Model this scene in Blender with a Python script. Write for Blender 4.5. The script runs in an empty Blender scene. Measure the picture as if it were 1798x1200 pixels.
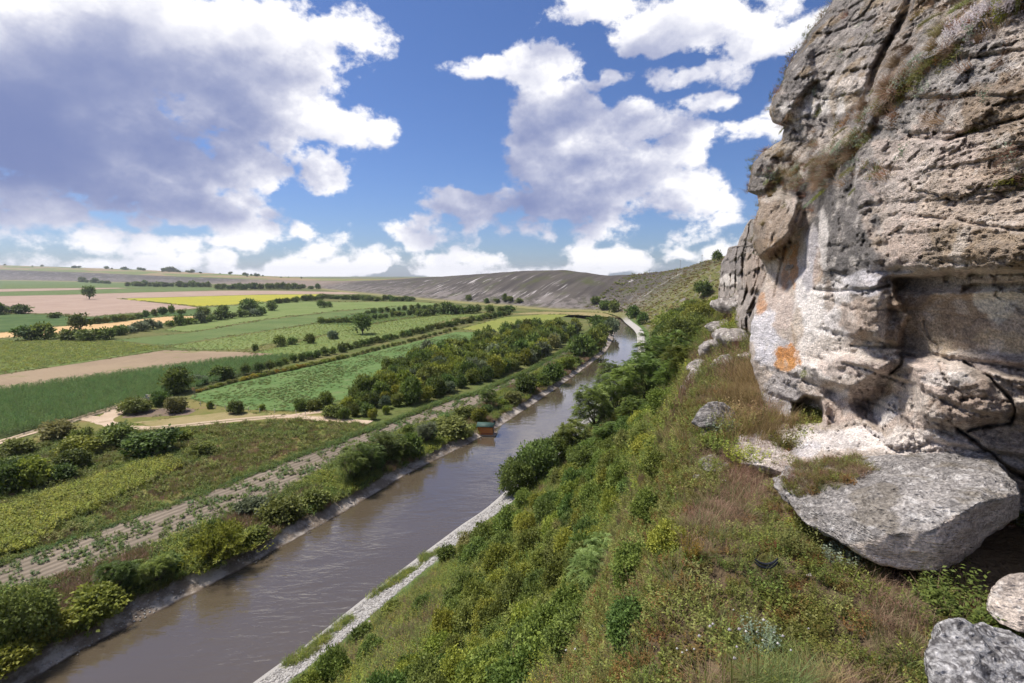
import bpy, bmesh, math, random
import numpy as np
from mathutils import Vector, Matrix, Euler
from mathutils.bvhtree import BVHTree

SC = bpy.context.scene
COL = SC.collection
R = math.radians
RNG = np.random.default_rng(7)
random.seed(7)

# ------------------------------------------------------------------ camera
CAMZ = 40.0
PITCH = math.atan(118 / 899)
cam_data = bpy.data.cameras.new('camera')
cam_data.lens = 18.0
cam_data.sensor_width = 36.0
cam_data.clip_start = 0.05
cam_data.clip_end = 40000
cam = bpy.data.objects.new('camera', cam_data)
cam.location = (0, 0, CAMZ)
cam.rotation_euler = (math.pi / 2 - PITCH, 0, 0)
COL.objects.link(cam)
SC.camera = cam

# photo pixel -> direction / point (the photograph is 1798 x 1200)
HAZE = 0.00005
CP, SP = math.cos(PITCH), math.sin(PITCH)
CAMP = np.array([0, 0, CAMZ])


def ray(px, py):
    dx = (np.asarray(px, float) - 899) / 899
    dz = -(np.asarray(py, float) - 600) / 899
    return np.stack(np.broadcast_arrays(dx, CP + dz * SP, -SP + dz * CP), -1)


def at(px, py, t):
    return CAMP + ray(px, py) * np.asarray(t, float)[..., None]


def gnd(px, py, z=0.0):
    r = ray(px, py)
    return CAMP + r * ((z - CAMZ) / r[..., 2])[..., None]


def proj(P):
    P = np.asarray(P, float)
    h = P[..., 2] - CAMZ
    t = P[..., 1] * CP - h * SP
    u = P[..., 1] * SP + h * CP
    return 899 + 899 * P[..., 0] / t, 600 - 899 * u / t, t


# ------------------------------------------------------------------ sun, exposure
SUN_EL, SUN_AZ = R(60), R(-62)         # azimuth clockwise from the view direction (+Y)
SUN_STRENGTH = 2.2
SKY_STRENGTH = 0.15
SC.view_settings.view_transform = 'Standard'
SC.view_settings.look = 'None'
SC.view_settings.exposure = 1.42
SC.view_settings.gamma = 1.0
SC.view_settings.use_curve_mapping = False
SC.cycles.use_denoising = True
SC.cycles.max_bounces = 6
SC.cycles.diffuse_bounces = 3
SC.cycles.glossy_bounces = 2
SC.cycles.transmission_bounces = 3
SC.cycles.volume_bounces = 0
SC.cycles.transparent_max_bounces = 6
SC.cycles.use_adaptive_sampling = True
SC.cycles.adaptive_threshold = 0.02
SC.cycles.sample_clamp_indirect = 8

sun_data = bpy.data.lights.new('sun', 'SUN')
sun_data.energy = SUN_STRENGTH
sun_data.angle = R(10)
sun_data.color = (1.0, 0.955, 0.88)
sun = bpy.data.objects.new('sun', sun_data)
sd = Vector((math.sin(SUN_AZ) * math.cos(SUN_EL), math.cos(SUN_AZ) * math.cos(SUN_EL), math.sin(SUN_EL)))
sun.rotation_euler = sd.to_track_quat('Z', 'Y').to_euler()
sun.location = (0, 0, 300)
COL.objects.link(sun)


# ------------------------------------------------------------------ node helpers
class NT:
    def __init__(self, tree):
        self.t = tree

    def n(self, typ, ins=None, **props):
        nd = self.t.nodes.new(typ)
        for k, v in props.items():
            setattr(nd, k, v)
        if ins:
            for k, v in ins.items():
                s = nd.inputs[k]
                if isinstance(v, bpy.types.NodeSocket):
                    self.t.links.new(v, s)
                else:
                    s.default_value = v
        return nd

    def m(self, op, a, b=None, c=None, clamp=False):
        ins = {0: a}
        if b is not None:
            ins[1] = b
        if c is not None:
            ins[2] = c
        nd = self.n('ShaderNodeMath', ins, operation=op)
        nd.use_clamp = clamp
        return nd.outputs[0]

    def v(self, op, a, b=None, scale=None):
        ins = {0: a}
        if b is not None:
            ins[1] = b
        nd = self.n('ShaderNodeVectorMath', ins, operation=op)
        if scale is not None:
            if isinstance(scale, bpy.types.NodeSocket):
                self.t.links.new(scale, nd.inputs['Scale'])
            else:
                nd.inputs['Scale'].default_value = scale
        return nd.outputs['Value'] if op in ('LENGTH', 'DOT_PRODUCT', 'DISTANCE') else nd.outputs[0]

    def noise(self, vec, scale, detail=4, rough=0.5, lac=2.0, dist=0.0, color=False):
        nd = self.n('ShaderNodeTexNoise', {'Vector': vec, 'Scale': scale, 'Detail': detail, 'Roughness': rough,
                                           'Lacunarity': lac, 'Distortion': dist})
        return nd.outputs['Color' if color else 0]

    def smooth(self, x, a, b, lo=0.0, hi=1.0):
        nd = self.n('ShaderNodeMapRange', {0: x, 1: a, 2: b, 3: lo, 4: hi}, interpolation_type='SMOOTHSTEP')
        return nd.outputs[0]

    def lin(self, x, a, b, lo=0.0, hi=1.0):
        return self.n('ShaderNodeMapRange', {0: x, 1: a, 2: b, 3: lo, 4: hi}).outputs[0]

    def mix(self, f, a, b, mode='MIX'):
        nd = self.n('ShaderNodeMix', data_type='RGBA', blend_type=mode)
        for s, v in ((nd.inputs[0], f), (nd.inputs[6], a), (nd.inputs[7], b)):
            if isinstance(v, bpy.types.NodeSocket):
                self.t.links.new(v, s)
            else:
                s.default_value = (*v, 1) if isinstance(v, (tuple, list)) and len(v) == 3 else v
        return nd.outputs[2]


# ------------------------------------------------------------------ world: Nishita sky with cumulus clouds
world = bpy.data.worlds.new('World')
SC.world = world
world.use_nodes = True
wt = world.node_tree
wt.nodes.clear()


def azel(px, py):
    r = ray(px, py)
    return math.atan2(r[0], r[1]), math.atan2(r[2], math.hypot(r[0], r[1]))


# (px, py, radius x, radius y) of the cloud lobes as they stand in the sky
CLOUDS = [
    (20, 130, 330, 200), (290, 70, 260, 150), (480, 80, 170, 100), (600, 60, 95, 60), (430, 190, 190, 95),
    (580, 225, 125, 52), (650, 232, 60, 38), (180, 290, 250, 90), (420, 290, 85, 62), (330, 350, 150, 36),
    (40, 345, 85, 42), (470, 378, 45, 14), (580, 308, 58, 36),
    (870, 125, 95, 28), (965, 120, 75, 62), (975, 210, 95, 75), (1000, 290, 120, 85), (1120, 230, 110, 55),
    (1190, 265, 80, 55), (1060, 320, 130, 62), (930, 270, 55, 60), (1080, 155, 50, 15), (1210, 145, 95, 30),
    (1235, 190, 60, 18), (850, 355, 125, 32), (1010, 362, 190, 34), (1210, 350, 140, 34), (800, 335, 60, 14),
    (1060, 15, 120, 42), (1150, 70, 80, 42), (1260, 25, 180, 75), (1400, 55, 140, 50), (1320, 235, 75, 26),
    (1360, 200, 40, 30), (735, 400, 22, 8), (1190, 430, 75, 28),
]


def make_cloud_group():
    g = bpy.data.node_groups.new('cloud_density', 'ShaderNodeTree')
    g.interface.new_socket('Dir', in_out='INPUT', socket_type='NodeSocketVector')
    g.interface.new_socket('D', in_out='OUTPUT', socket_type='NodeSocketFloat')
    k = NT(g)
    gi = k.n('NodeGroupInput')
    go = k.n('NodeGroupOutput')
    d0 = k.v('NORMALIZE', gi.outputs[0])
    sep0 = k.n('ShaderNodeSeparateXYZ', {0: d0})
    # stretch the noise sideways a little less than upwards so that lobes look piled up
    dn = k.n('ShaderNodeCombineXYZ', {0: sep0.outputs[0], 1: sep0.outputs[1], 2: k.m('MULTIPLY', sep0.outputs[2], 1.35)}).outputs[0]
    f0 = k.noise(dn, 16.0, 4, 0.6)
    w1 = k.v('SUBTRACT', k.noise(dn, 5.0, 2, 0.5, color=True), (0.5, 0.5, 0.5))
    w2 = k.v('SUBTRACT', k.noise(dn, 17.0, 3, 0.55, color=True), (0.5, 0.5, 0.5))
    d = k.v('ADD', d0, k.v('SCALE', w1, scale=0.10))
    d = k.v('ADD', d, k.v('SCALE', w2, scale=0.055))
    s = k.n('ShaderNodeSeparateXYZ', {0: d})
    az = k.m('ARCTAN2', s.outputs[0], s.outputs[1])
    hyp = k.m('SQRT', k.m('ADD', k.m('MULTIPLY', s.outputs[0], s.outputs[0]), k.m('MULTIPLY', s.outputs[1], s.outputs[1])))
    el = k.m('ARCTAN2', s.outputs[2], hyp)
    P = k.n('ShaderNodeCombineXYZ', {0: az, 1: el, 2: 0.0}).outputs[0]
    acc = None
    for px, py, rx, ry in CLOUDS:
        a, e = azel(px, py)
        a2, _ = azel(px + 8, py)
        _, e2 = azel(px, py - 8)
        ra = abs(a2 - a) / 8 * rx
        re = abs(e2 - e) / 8 * ry
        q = k.v('MULTIPLY', k.v('SUBTRACT', P, (a, e, 0)), (1 / ra, 1 / re, 0))
        c = k.m('SUBTRACT', 1.0, k.v('LENGTH', q))
        # small lobes must not count as thick as the big ones
        c = k.m('MULTIPLY', c, min(1.7, 0.28 + ry / 140))
        acc = c if acc is None else k.m('SMOOTH_MAX', acc, c, 0.12)
    # rows of low cumulus above the horizon
    az0 = k.m('ARCTAN2', sep0.outputs[0], sep0.outputs[1])
    el0 = k.m('ARCTAN2', sep0.outputs[2], k.m('SQRT', k.m('SUBTRACT', 1.0, k.m('MULTIPLY', sep0.outputs[2], sep0.outputs[2]))))
    lowf = k.noise(k.n('ShaderNodeCombineXYZ', {0: k.m('MULTIPLY', az0, 5.0), 1: k.m('MULTIPLY', el0, 9.0), 2: 2.0}).outputs[0], 1.0, 3, 0.55)
    bv = k.n('ShaderNodeCombineXYZ', {0: k.m('ADD', az0, k.m('MULTIPLY', k.m('SUBTRACT', f0, 0.5), 0.05)), 1: k.m('ADD', k.m('MULTIPLY', el0, 1.9), k.m('MULTIPLY', k.m('SUBTRACT', f0, 0.5), 0.05)), 2: 0.0}).outputs[0]
    vo = k.n('ShaderNodeTexVoronoi', {'Vector': bv, 'Scale': 15.0, 'Smoothness': 0.35}, feature='SMOOTH_F1').outputs['Distance']
    top = k.lin(az0, -0.85, 0.30, 0.150, 0.075)
    bandv = k.m('SUBTRACT', 1.0, k.m('DIVIDE', el0, top))
    bandc = k.m('ADD', k.m('MULTIPLY', bandv, 0.50), k.m('MULTIPLY', k.m('SUBTRACT', 0.42, vo), 1.5))
    bandc = k.m('ADD', bandc, k.m('MULTIPLY', k.m('SUBTRACT', lowf, 0.375), 2.2))
    bandc = k.m('SUBTRACT', bandc, k.smooth(el0, 0.10, 0.20, 0.0, 2.0))
    acc = k.m('MAXIMUM', acc, k.m('MULTIPLY', bandc, 0.42))
    # the rest of the sky, outside the photograph
    far = k.m('MAXIMUM', k.smooth(k.m('ABSOLUTE', az), 0.85, 1.15), k.smooth(el, 0.62, 0.8))
    gen = k.m('SUBTRACT', k.m('MULTIPLY', k.noise(d0, 2.2, 3, 0.5), 2.4), 1.25)
    gen = k.m('SUBTRACT', k.m('ADD', gen, 1.0), k.m('ADD', k.m('MULTIPLY', k.m('SUBTRACT', 1.0, far), 3.0), 1.0))
    acc = k.m('MAXIMUM', acc, gen)
    f1 = k.noise(dn, 9.0, 10, 0.64)
    f2 = k.noise(dn, 38.0, 6, 0.6)
    D = k.m('ADD', acc, k.m('MULTIPLY', k.m('SUBTRACT', f1, 0.5), 1.35))
    D = k.m('ADD', D, k.m('MULTIPLY', k.m('SUBTRACT', f2, 0.5), 0.40))
    D = k.m('SUBTRACT', D, k.smooth(el, 0.0, -0.06, 0.0, 3.0))
    k.t.links.new(D, go.inputs[0])
    return g


k = NT(wt)
tc = k.n('ShaderNodeTexCoord')
DIR = tc.outputs['Generated']
CG = make_cloud_group()


def dens(vec):
    nd = wt.nodes.new('ShaderNodeGroup')
    nd.node_tree = CG
    wt.links.new(vec, nd.inputs[0])
    return nd.outputs[0]


sky = k.n('ShaderNodeTexSky', sky_type='NISHITA')
sky.sun_disc = False
sky.sun_elevation = SUN_EL
sky.sun_rotation = SUN_AZ
sky.altitude = 200
sky.air_density = 1.0
sky.dust_density = 0.6
sky.ozone_density = 2.6
D0 = dens(DIR)
D1 = dens(k.v('ADD', DIR, (0.028, 0.0, 0.026)))
D2 = dens(k.v('ADD', DIR, (0.080, 0.0, 0.070)))
D3 = dens(k.v('ADD', DIR, (0.19, 0.0, 0.15)))
alpha = k.smooth(D0, 0.0, 0.24)
thick = k.m('ADD', k.m('MULTIPLY', k.m('MAXIMUM', D1, 0.0), 0.7), k.m('MULTIPLY', k.m('MAXIMUM', D2, 0.0), 1.1))
thick = k.m('ADD', thick, k.m('MULTIPLY', k.m('MAXIMUM', D3, 0.0), 1.3))
ELZ = k.n('ShaderNodeSeparateXYZ', {0: DIR}).outputs[2]
thick = k.m('MULTIPLY', thick, k.smooth(ELZ, 0.03, 0.13, 0.22, 1.15))
lit = k.m('POWER', 2.718, k.m('MULTIPLY', k.m('MAXIMUM', k.m('SUBTRACT', thick, 0.16), 0.0), -1.40))
ccol = k.mix(lit, (0.50, 0.64, 1.24), (2.8, 2.77, 2.84))
skycol = k.mix(1.0, sky.outputs[0], (0.155, 0.190, 0.272), 'MULTIPLY')
final = k.mix(alpha, skycol, ccol)
bg = k.n('ShaderNodeBackground', {'Color': final, 'Strength': SKY_STRENGTH})
k.n('ShaderNodeOutputWorld', {'Surface': bg.outputs[0]})
world.cycles.sampling_method = 'MANUAL'
world.cycles.sample_map_resolution = 512


# ------------------------------------------------------------------ numpy noise
_perm = np.random.default_rng(11).permutation(256)
_perm = np.concatenate([_perm, _perm, _perm])
_grad = np.random.default_rng(12).normal(size=(256, 3))
_grad /= np.linalg.norm(_grad, axis=1)[:, None]


def pnoise(P):
    P = np.asarray(P, float)
    i = np.floor(P).astype(np.int64)
    f = P - i
    w = f * f * f * (f * (f * 6 - 15) + 10)
    i &= 255
    out = 0
    for dx in (0, 1):
        for dy in (0, 1):
            for dz in (0, 1):
                h = _perm[_perm[_perm[(i[..., 0] + dx) & 255] + ((i[..., 1] + dy) & 255)] + ((i[..., 2] + dz) & 255)]
                g = _grad[h]
                d = (g * (f - (dx, dy, dz))).sum(-1)
                wt_ = (w[..., 0] if dx else 1 - w[..., 0]) * (w[..., 1] if dy else 1 - w[..., 1]) * (w[..., 2] if dz else 1 - w[..., 2])
                out = out + d * wt_
    return out * 1.6


def fbm(P, octs=4, gain=0.5, lac=2.03):
    P = np.asarray(P, float)
    a, s, o = 1.0, 0, 0
    for k_ in range(octs):
        o = o + a * pnoise(P + 17.3 * k_)
        s += a
        a *= gain
        P = P * lac
    return o / s


def ridged(P, octs=4, gain=0.5):
    P = np.asarray(P, float)
    a, s, o = 1.0, 0, 0
    for k_ in range(octs):
        o = o + a * (1 - np.abs(pnoise(P + 9.1 * k_)) * 2)
        s += a
        a *= gain
        P = P * 2.1
    return o / s


def sstep(x, a, b):
    t = np.clip((np.asarray(x, float) - a) / (b - a), 0, 1)
    return t * t * (3 - 2 * t)


# ------------------------------------------------------------------ mesh helpers
def new_mesh(name, V, faces, smooth=True, attrs=None, mats=None, fmat=None):
    """faces: (n,3) or (n,4) int array, or a list of such arrays"""
    me = bpy.data.meshes.new(name)
    V = np.asarray(V, np.float32)
    me.vertices.add(len(V))
    me.vertices.foreach_set('co', V.ravel())
    fl = faces if isinstance(faces, list) else [faces]
    fl = [np.asarray(f, np.int32) for f in fl if len(f)]
    loops = np.concatenate([f.ravel() for f in fl])
    sizes = np.concatenate([np.full(len(f), f.shape[1], np.int32) for f in fl])
    starts = np.concatenate([[0], np.cumsum(sizes)[:-1]]).astype(np.int32)
    me.loops.add(len(loops))
    me.loops.foreach_set('vertex_index', loops)
    me.polygons.add(len(sizes))
    me.polygons.foreach_set('loop_start', starts)
    me.polygons.foreach_set('loop_total', sizes)
    if smooth:
        me.polygons.foreach_set('use_smooth', np.ones(len(sizes), bool))
    if fmat is not None:
        me.polygons.foreach_set('material_index', np.asarray(fmat, np.int32))
    for m_ in (mats or []):
        me.materials.append(m_)
    for k_, a in (attrs or {}).items():
        a = np.asarray(a, np.float32)
        if a.ndim == 1:
            at_ = me.attributes.new(k_, 'FLOAT', 'POINT')
            at_.data.foreach_set('value', a)
        elif k_ == 'Col':
            at_ = me.attributes.new(k_, 'FLOAT_COLOR', 'POINT')
            at_.data.foreach_set('color', np.concatenate([a, np.ones((len(a), 1), np.float32)], 1).ravel())
        else:
            at_ = me.attributes.new(k_, 'FLOAT_VECTOR', 'POINT')
            at_.data.foreach_set('vector', a.ravel())
    me.update(calc_edges=True)
    me.validate()
    return me


def obj(name, me, parent=None, loc=None, rot=None, scl=None, **props):
    o = bpy.data.objects.new(name, me)
    COL.objects.link(o)
    if parent is not None:
        o.parent = parent
    if loc is not None:
        o.location = tuple(loc)
    if rot is not None:
        o.rotation_euler = rot
    if scl is not None:
        o.scale = scl if isinstance(scl, (tuple, list)) else (scl, scl, scl)
    for k_, v in props.items():
        o[k_] = v
    return o


def grid_faces(r, c, close=False):
    i = np.arange(r - 1)[:, None] * c + np.arange(c - 1)[None]
    return np.stack([i, i + 1, i + c + 1, i + c], -1).reshape(-1, 4)


def mat(name):
    m_ = bpy.data.materials.new(name)
    m_.use_nodes = True
    m_.node_tree.nodes.clear()
    return m_, NT(m_.node_tree)


def out_bsdf(k, col, rough=0.9, bump=None, bstr=0.5, bdist=0.1, spec=0.2, **kw):
    ins = {'Base Color': col if isinstance(col, bpy.types.NodeSocket) else (*col, 1), 'Roughness': rough, 'Specular IOR Level': spec}
    ins.update(kw)
    if bump is not None:
        b = k.n('ShaderNodeBump', {'Height': bump, 'Strength': bstr, 'Distance': bdist})
        ins['Normal'] = b.outputs[0]
    b = k.n('ShaderNodeBsdfPrincipled', ins)
    k.n('ShaderNodeOutputMaterial', {'Surface': b.outputs[0]})
    return b


def attr(k, name, out='Vector'):
    return k.n('ShaderNodeAttribute', attribute_name=name).outputs[out]


def catmull(P, per=16):
    P = np.asarray(P, float)
    Q = np.vstack([2 * P[0] - P[1], P, 2 * P[-1] - P[-2]])
    out = []
    for i in range(1, len(Q) - 2):
        t = np.linspace(0, 1, per, endpoint=False)[:, None]
        p0, p1, p2, p3 = Q[i - 1], Q[i], Q[i + 1], Q[i + 2]
        out.append(0.5 * ((2 * p1) + (-p0 + p2) * t + (2 * p0 - 5 * p1 + 4 * p2 - p3) * t ** 2 + (-p0 + 3 * p1 - 3 * p2 + p3) * t ** 3))
    out.append(P[-1:])
    return np.vstack(out)


# ------------------------------------------------------------------ river lines
WATER_Z = -1.2
R_PX = [(437, 1200), (500, 1158), (646, 1042), (808, 921), (867, 879), (993, 762), (1066, 690), (1117, 620), (1118, 600), (1115, 582), (1097, 568)]
R_W = gnd([p[0] for p in R_PX], [p[1] for p in R_PX], WATER_Z)[:, :2]
BACK = np.array([[-118, -130], [-90, -70], [-62, -15]])         # the river behind the photographer's left shoulder
HB_PX = [(1086, 556), (1050, 548), (960, 545), (880, 538), (800, 532), (700, 523), (600, 513), (530, 506), (400, 500), (230, 497), (0, 493.2), (-300, 490), (-900, 488.5)]
HB_W = gnd([p[0] for p in HB_PX], [p[1] for p in HB_PX], 0)[:, :2]
BASE = catmull(np.vstack([BACK, R_W, HB_W]), 24)
# the bank exactly as seen near, the hill foot smoothed far away
seg = np.linalg.norm(np.diff(BASE, axis=0), axis=1)
BS = np.concatenate([[0], np.cumsum(seg)])
s0_i = np.argmin(np.linalg.norm(BASE - R_W[0], axis=1))
BS = BS - BS[s0_i]


def base_at(s):
    return np.stack([np.interp(s, BS, BASE[:, 0]), np.interp(s, BS, BASE[:, 1])], -1)


# station spacing grows with distance
ss = [-110.0]
while ss[-1] < BS[-1] - 60:
    d_ = abs(ss[-1] + 15)
    ss.append(ss[-1] + max(0.45, 0.0085 * d_))
ss = np.array(ss)


def gsmooth(s, A, widths):
    """smooth samples A(s) with a window that grows with distance"""
    out = np.empty_like(A)
    for i in range(len(s)):
        w = np.exp(-0.5 * ((s - s[i]) / widths[i]) ** 2)
        step = np.gradient(s)
        w = w * step
        out[i] = (A * w[:, None]).sum(0) / w.sum()
    return out


bpts = base_at(ss)
wid = np.clip(0.03 * np.abs(ss), 2.0, 60)
bpts = gsmooth(ss, bpts, wid)
tang = np.gradient(bpts, ss, axis=0)
tang = gsmooth(ss, tang, np.clip(0.06 * np.abs(ss), 6.0, 120))
tang /= np.linalg.norm(tang, axis=1)[:, None]
norm = np.stack([tang[:, 1], -tang[:, 0]], -1)

# ------------------------------------------------------------------ hillside profiles: 12 control points (distance from the bank, height)
NEAR = {
    -110: [(0, -1.3), (4.2, 0.05), (9, 1.9), (16, 7), (25, 13), (32, 18), (38, 24), (42.5, 30), (45, 33.5), (46.3, 36.4), (52, 37), (60, 42)],
    -28: [(0, -1.3), (4.2, 0.05), (9, 1.9), (16, 7), (25, 13), (32, 18), (38, 24), (42.5, 30), (45, 33.4), (46.2, 36.3), (50.5, 36.4), (62, 37)],
    -17: [(0, -1.3), (4.2, 0.05), (9, 1.9), (16, 7), (25, 13), (32, 18), (37.2, 22.8), (41.5, 29), (43.6, 33.0), (45.0, 36.1), (49.5, 36.5), (62, 37.5)],
    -5: [(0, -1.3), (4.2, 0.05), (9, 1.9), (16.6, 7.2), (24.8, 12.6), (32, 17.9), (37, 23), (39.8, 28), (41.5, 32.5), (42.9, 35.6), (45.5, 37.2), (56, 40)],
    15: [(0, -1.3), (4.2, 0.05), (9, 1.9), (16, 6.5), (24, 12), (29.5, 17), (33, 22), (36, 27), (38.6, 32), (41, 36.5), (44, 40), (52, 44)],
    60: [(0, -1.3), (4.0, 0.2), (9.5, 2.4), (17, 7), (25, 12.5), (32, 18.5), (38, 25), (43, 31), (48, 36), (53, 41), (58, 46), (68, 49)],
    130: [(0, -1.3), (3, 0.3), (10, 2.2), (22, 7), (34, 13), (44, 19), (54, 26), (62, 33), (68, 38), (76, 44), (88, 49), (110, 52)],
    230: [(0, -1.3), (3, 0.3), (12, 1.2), (24, 6), (38, 12), (52, 19), (64, 26), (75, 33), (84, 38), (94, 43), (106, 48), (130, 52)],
    330: [(0, -1.3), (4, 0.4), (14, 1.3), (28, 5), (44, 12), (60, 19), (74, 27), (86, 34), (96, 39), (108, 44), (124, 48), (150, 51)],
}
# far hills: width up to the skyline and the skyline as seen
FARW = [(420, 125), (470, 130), (540, 125), (640, 120), (760, 130), (900, 150), (1100, 190), (1500, 300), (2100, 420), (3000, 560), (5000, 700)]
SKY_PX = [(-900, 460), (-300, 462), (0, 466), (100, 469), (230, 473.5), (300, 477), (400, 482), (530, 488), (600, 490), (700, 490), (800, 485), (850, 481),
          (900, 477), (960, 474), (1000, 475.5), (1060, 485), (1110, 484), (1150, 481), (1190, 475), (1235, 464), (1265, 453), (1300, 442), (1400, 425)]
SHAPE = [(0, 0), (0.02, 0.012), (0.09, 0.05), (0.2, 0.17), (0.32, 0.33), (0.44, 0.50), (0.56, 0.66), (0.68, 0.80), (0.79, 0.90), (0.89, 0.96), (1.0, 1.0), (1.04, 0.995)]
SHAPE_L = [(0, 0), (0.01, 0.01), (0.05, 0.06), (0.12, 0.20), (0.2, 0.36), (0.28, 0.50), (0.36, 0.62), (0.42, 0.69), (0.5, 0.74), (0.7, 0.86), (1.0, 1.0), (1.05, 1.0)]


def far_profile(i):
    s = ss[i]
    W = np.interp(s, [a for a, _ in FARW], [b for _, b in FARW])
    c = bpts[i] + norm[i] * W
    if c[1] > 30:
        tt = c[1] * CP
        px = 899 + 899 * c[0] / tt
        py = np.interp(px, [a for a, _ in SKY_PX], [b for _, b in SKY_PX])
        dz = -(py - 600) / 899
        h = c[1] * (dz * CP - SP) / (CP + dz * SP)
        z = CAMZ + h
    else:
        z = 60
    z = min(z, 140)
    wl = float(sstep(s, 1150, 1700))
    out = []
    for (a, b), (a2, b2) in zip(SHAPE, SHAPE_L):
        out.append(((a + (a2 - a) * wl) * W, (b + (b2 - b) * wl) * z - 0.1 * (a == 0)))
    return out


nk = sorted(NEAR)
prof = np.zeros((len(ss), 12, 2))
for i, s in enumerate(ss):
    if s < 330:
        near = np.array([[np.interp(s, nk, [NEAR[q][j][d] for q in nk]) for d in (0, 1)] for j in range(12)])
    else:
        near = np.array(NEAR[330], float)
    if s > 330:
        f = np.array(far_profile(i))
        wgt = float(sstep(s, 330, 440))
        near = near * (1 - wgt) + f * wgt
    prof[i] = near
pw = np.clip(0.03 * np.abs(ss), 1.5, 80)
prof = gsmooth(ss, prof.reshape(len(ss), -1), pw).reshape(len(ss), 12, 2)

# columns: parameter q runs over the control points, fine around the near ledge, with a plateau behind
qs = np.concatenate([np.linspace(0, 1, 5)[:-1], np.linspace(1, 2, 7)[:-1], np.linspace(2, 6, 53)[:-1], np.linspace(6, 9, 40)[:-1],
                     np.linspace(9, 11, 36), [11.3, 11.8, 12.6, 14, 17, 22]])
hv = np.zeros((len(ss), len(qs), 3))
hc = np.zeros((len(ss), len(qs)))
kq = np.arange(12)
for i in range(len(ss)):
    c = np.interp(qs, kq, prof[i, :, 0])
    z = np.interp(qs, kq, prof[i, :, 1])
    ov = np.maximum(qs - 11, 0)
    c = c + ov * ov * (2.5 + abs(ss[i]) * 0.02)
    z = z - np.where(ss[i] > 250, 0.05 * (c + ov * ov * (2.5 + abs(ss[i]) * 0.02) - prof[i, -1, 0]) * (ov > 0), ov * 0.12)
    hc[i] = c
    hv[i, :, :2] = bpts[i] + norm[i] * c[:, None]
    hv[i, :, 2] = z
# soften the profile corners
for _ in range(2):
    hv[:, 1:-1, 2] = 0.25 * hv[:, :-2, 2] + 0.5 * hv[:, 1:-1, 2] + 0.25 * hv[:, 2:, 2]
S2 = np.repeat(ss[:, None], len(qs), 1)
dist = np.hypot(hv[..., 0], hv[..., 1])
up = sstep(qs, 1.2, 3.0)[None]
n1 = fbm(hv * 0.11, 4)
n2 = fbm(hv * np.array([0.02, 0.02, 0.02]), 4)
# downhill gullies on the far hills: noise stretched along the slope
gul = fbm(np.stack([S2 * 0.035, hc * 0.006, np.zeros_like(hc)], -1), 4)
farw = sstep(S2, 250, 420)
hv[..., 2] += up * ((1 - farw) * (n1 * 0.75 + n2 * 0.8 * sstep(dist, 20, 80)) + farw * (gul * 3.2 * sstep(qs, 2, 5)[None] * sstep(-qs, -11, -9)[None] + n2 * 1.2))
hv[..., 2] += up * (1 - sstep(dist, 12, 40)) * fbm(hv * 0.9, 3) * 0.22
HILL_V = hv.reshape(-1, 3)
HILL_F = grid_faces(*hc.shape)
zone = np.stack([S2, hc, np.repeat(qs[None], len(ss), 0)], -1).reshape(-1, 3)

m_hill, k = mat('hillside')
zz = k.n('ShaderNodeSeparateXYZ', {0: attr(k, 'zone')})
zs, zc, zq = zz.outputs
pos = k.n('ShaderNodeNewGeometry').outputs['Position']
nb = k.noise(pos, 0.12, 5, 0.6)
nf = k.noise(pos, 1.6, 5, 0.65)
nm = k.noise(pos, 0.5, 4, 0.6)
# near slope: soil, dry and green herbage
near_c = k.mix(k.smooth(nb, 0.40, 0.62), (0.110, 0.125, 0.034), (0.185, 0.155, 0.066))
near_c = k.mix(k.smooth(nf, 0.45, 0.7), near_c, (0.13, 0.095, 0.060))
# middle: yellowing grass with bushes and rock
mid_c = k.mix(k.smooth(nm, 0.40, 0.60), (0.165, 0.140, 0.050), (0.085, 0.105, 0.030))
mid_c = k.mix(k.smooth(k.noise(pos, 0.22, 6, 0.7), 0.52, 0.62), mid_c, (0.20, 0.17, 0.155))
# far: grey-violet bare slope with chalk runs
sv = k.n('ShaderNodeCombineXYZ', {0: k.m('MULTIPLY', zs, 0.06), 1: k.m('MULTIPLY', zc, 0.010), 2: 0.0}).outputs[0]
str1 = k.noise(sv, 1.0, 6, 0.62)
str2 = k.noise(sv, 2.1, 5, 0.6)
patch = k.noise(k.n('ShaderNodeCombineXYZ', {0: k.m('MULTIPLY', zs, 0.010), 1: k.m('MULTIPLY', zc, 0.02), 2: 4.0}).outputs[0], 1.0, 3)
far_c = k.mix(k.smooth(str1, 0.36, 0.62), (0.062, 0.054, 0.050), (0.100, 0.086, 0.075))
far_c = k.mix(k.smooth(k.noise(pos, 0.035, 5, 0.6), 0.50, 0.68), far_c, (0.078, 0.080, 0.040))
chalk = k.m('MULTIPLY', k.smooth(str2, 0.55, 0.64), k.smooth(patch, 0.42, 0.56))
band = k.m('MULTIPLY', k.smooth(zq, 2.4, 3.4), k.smooth(zq, 8.0, 6.3))
far_c = k.mix(k.m('MULTIPLY', chalk, band), far_c, (0.46, 0.42, 0.40))
foot = k.m('MULTIPLY', k.smooth(zq, 5.2, 3.2), k.smooth(k.noise(pos, 0.06, 6, 0.7), 0.44, 0.58))
far_c = k.mix(foot, far_c, (0.19, 0.165, 0.15))
far_c = k.mix(k.smooth(zq, 2.4, 1.2), far_c, (0.22, 0.20, 0.085))
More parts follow.
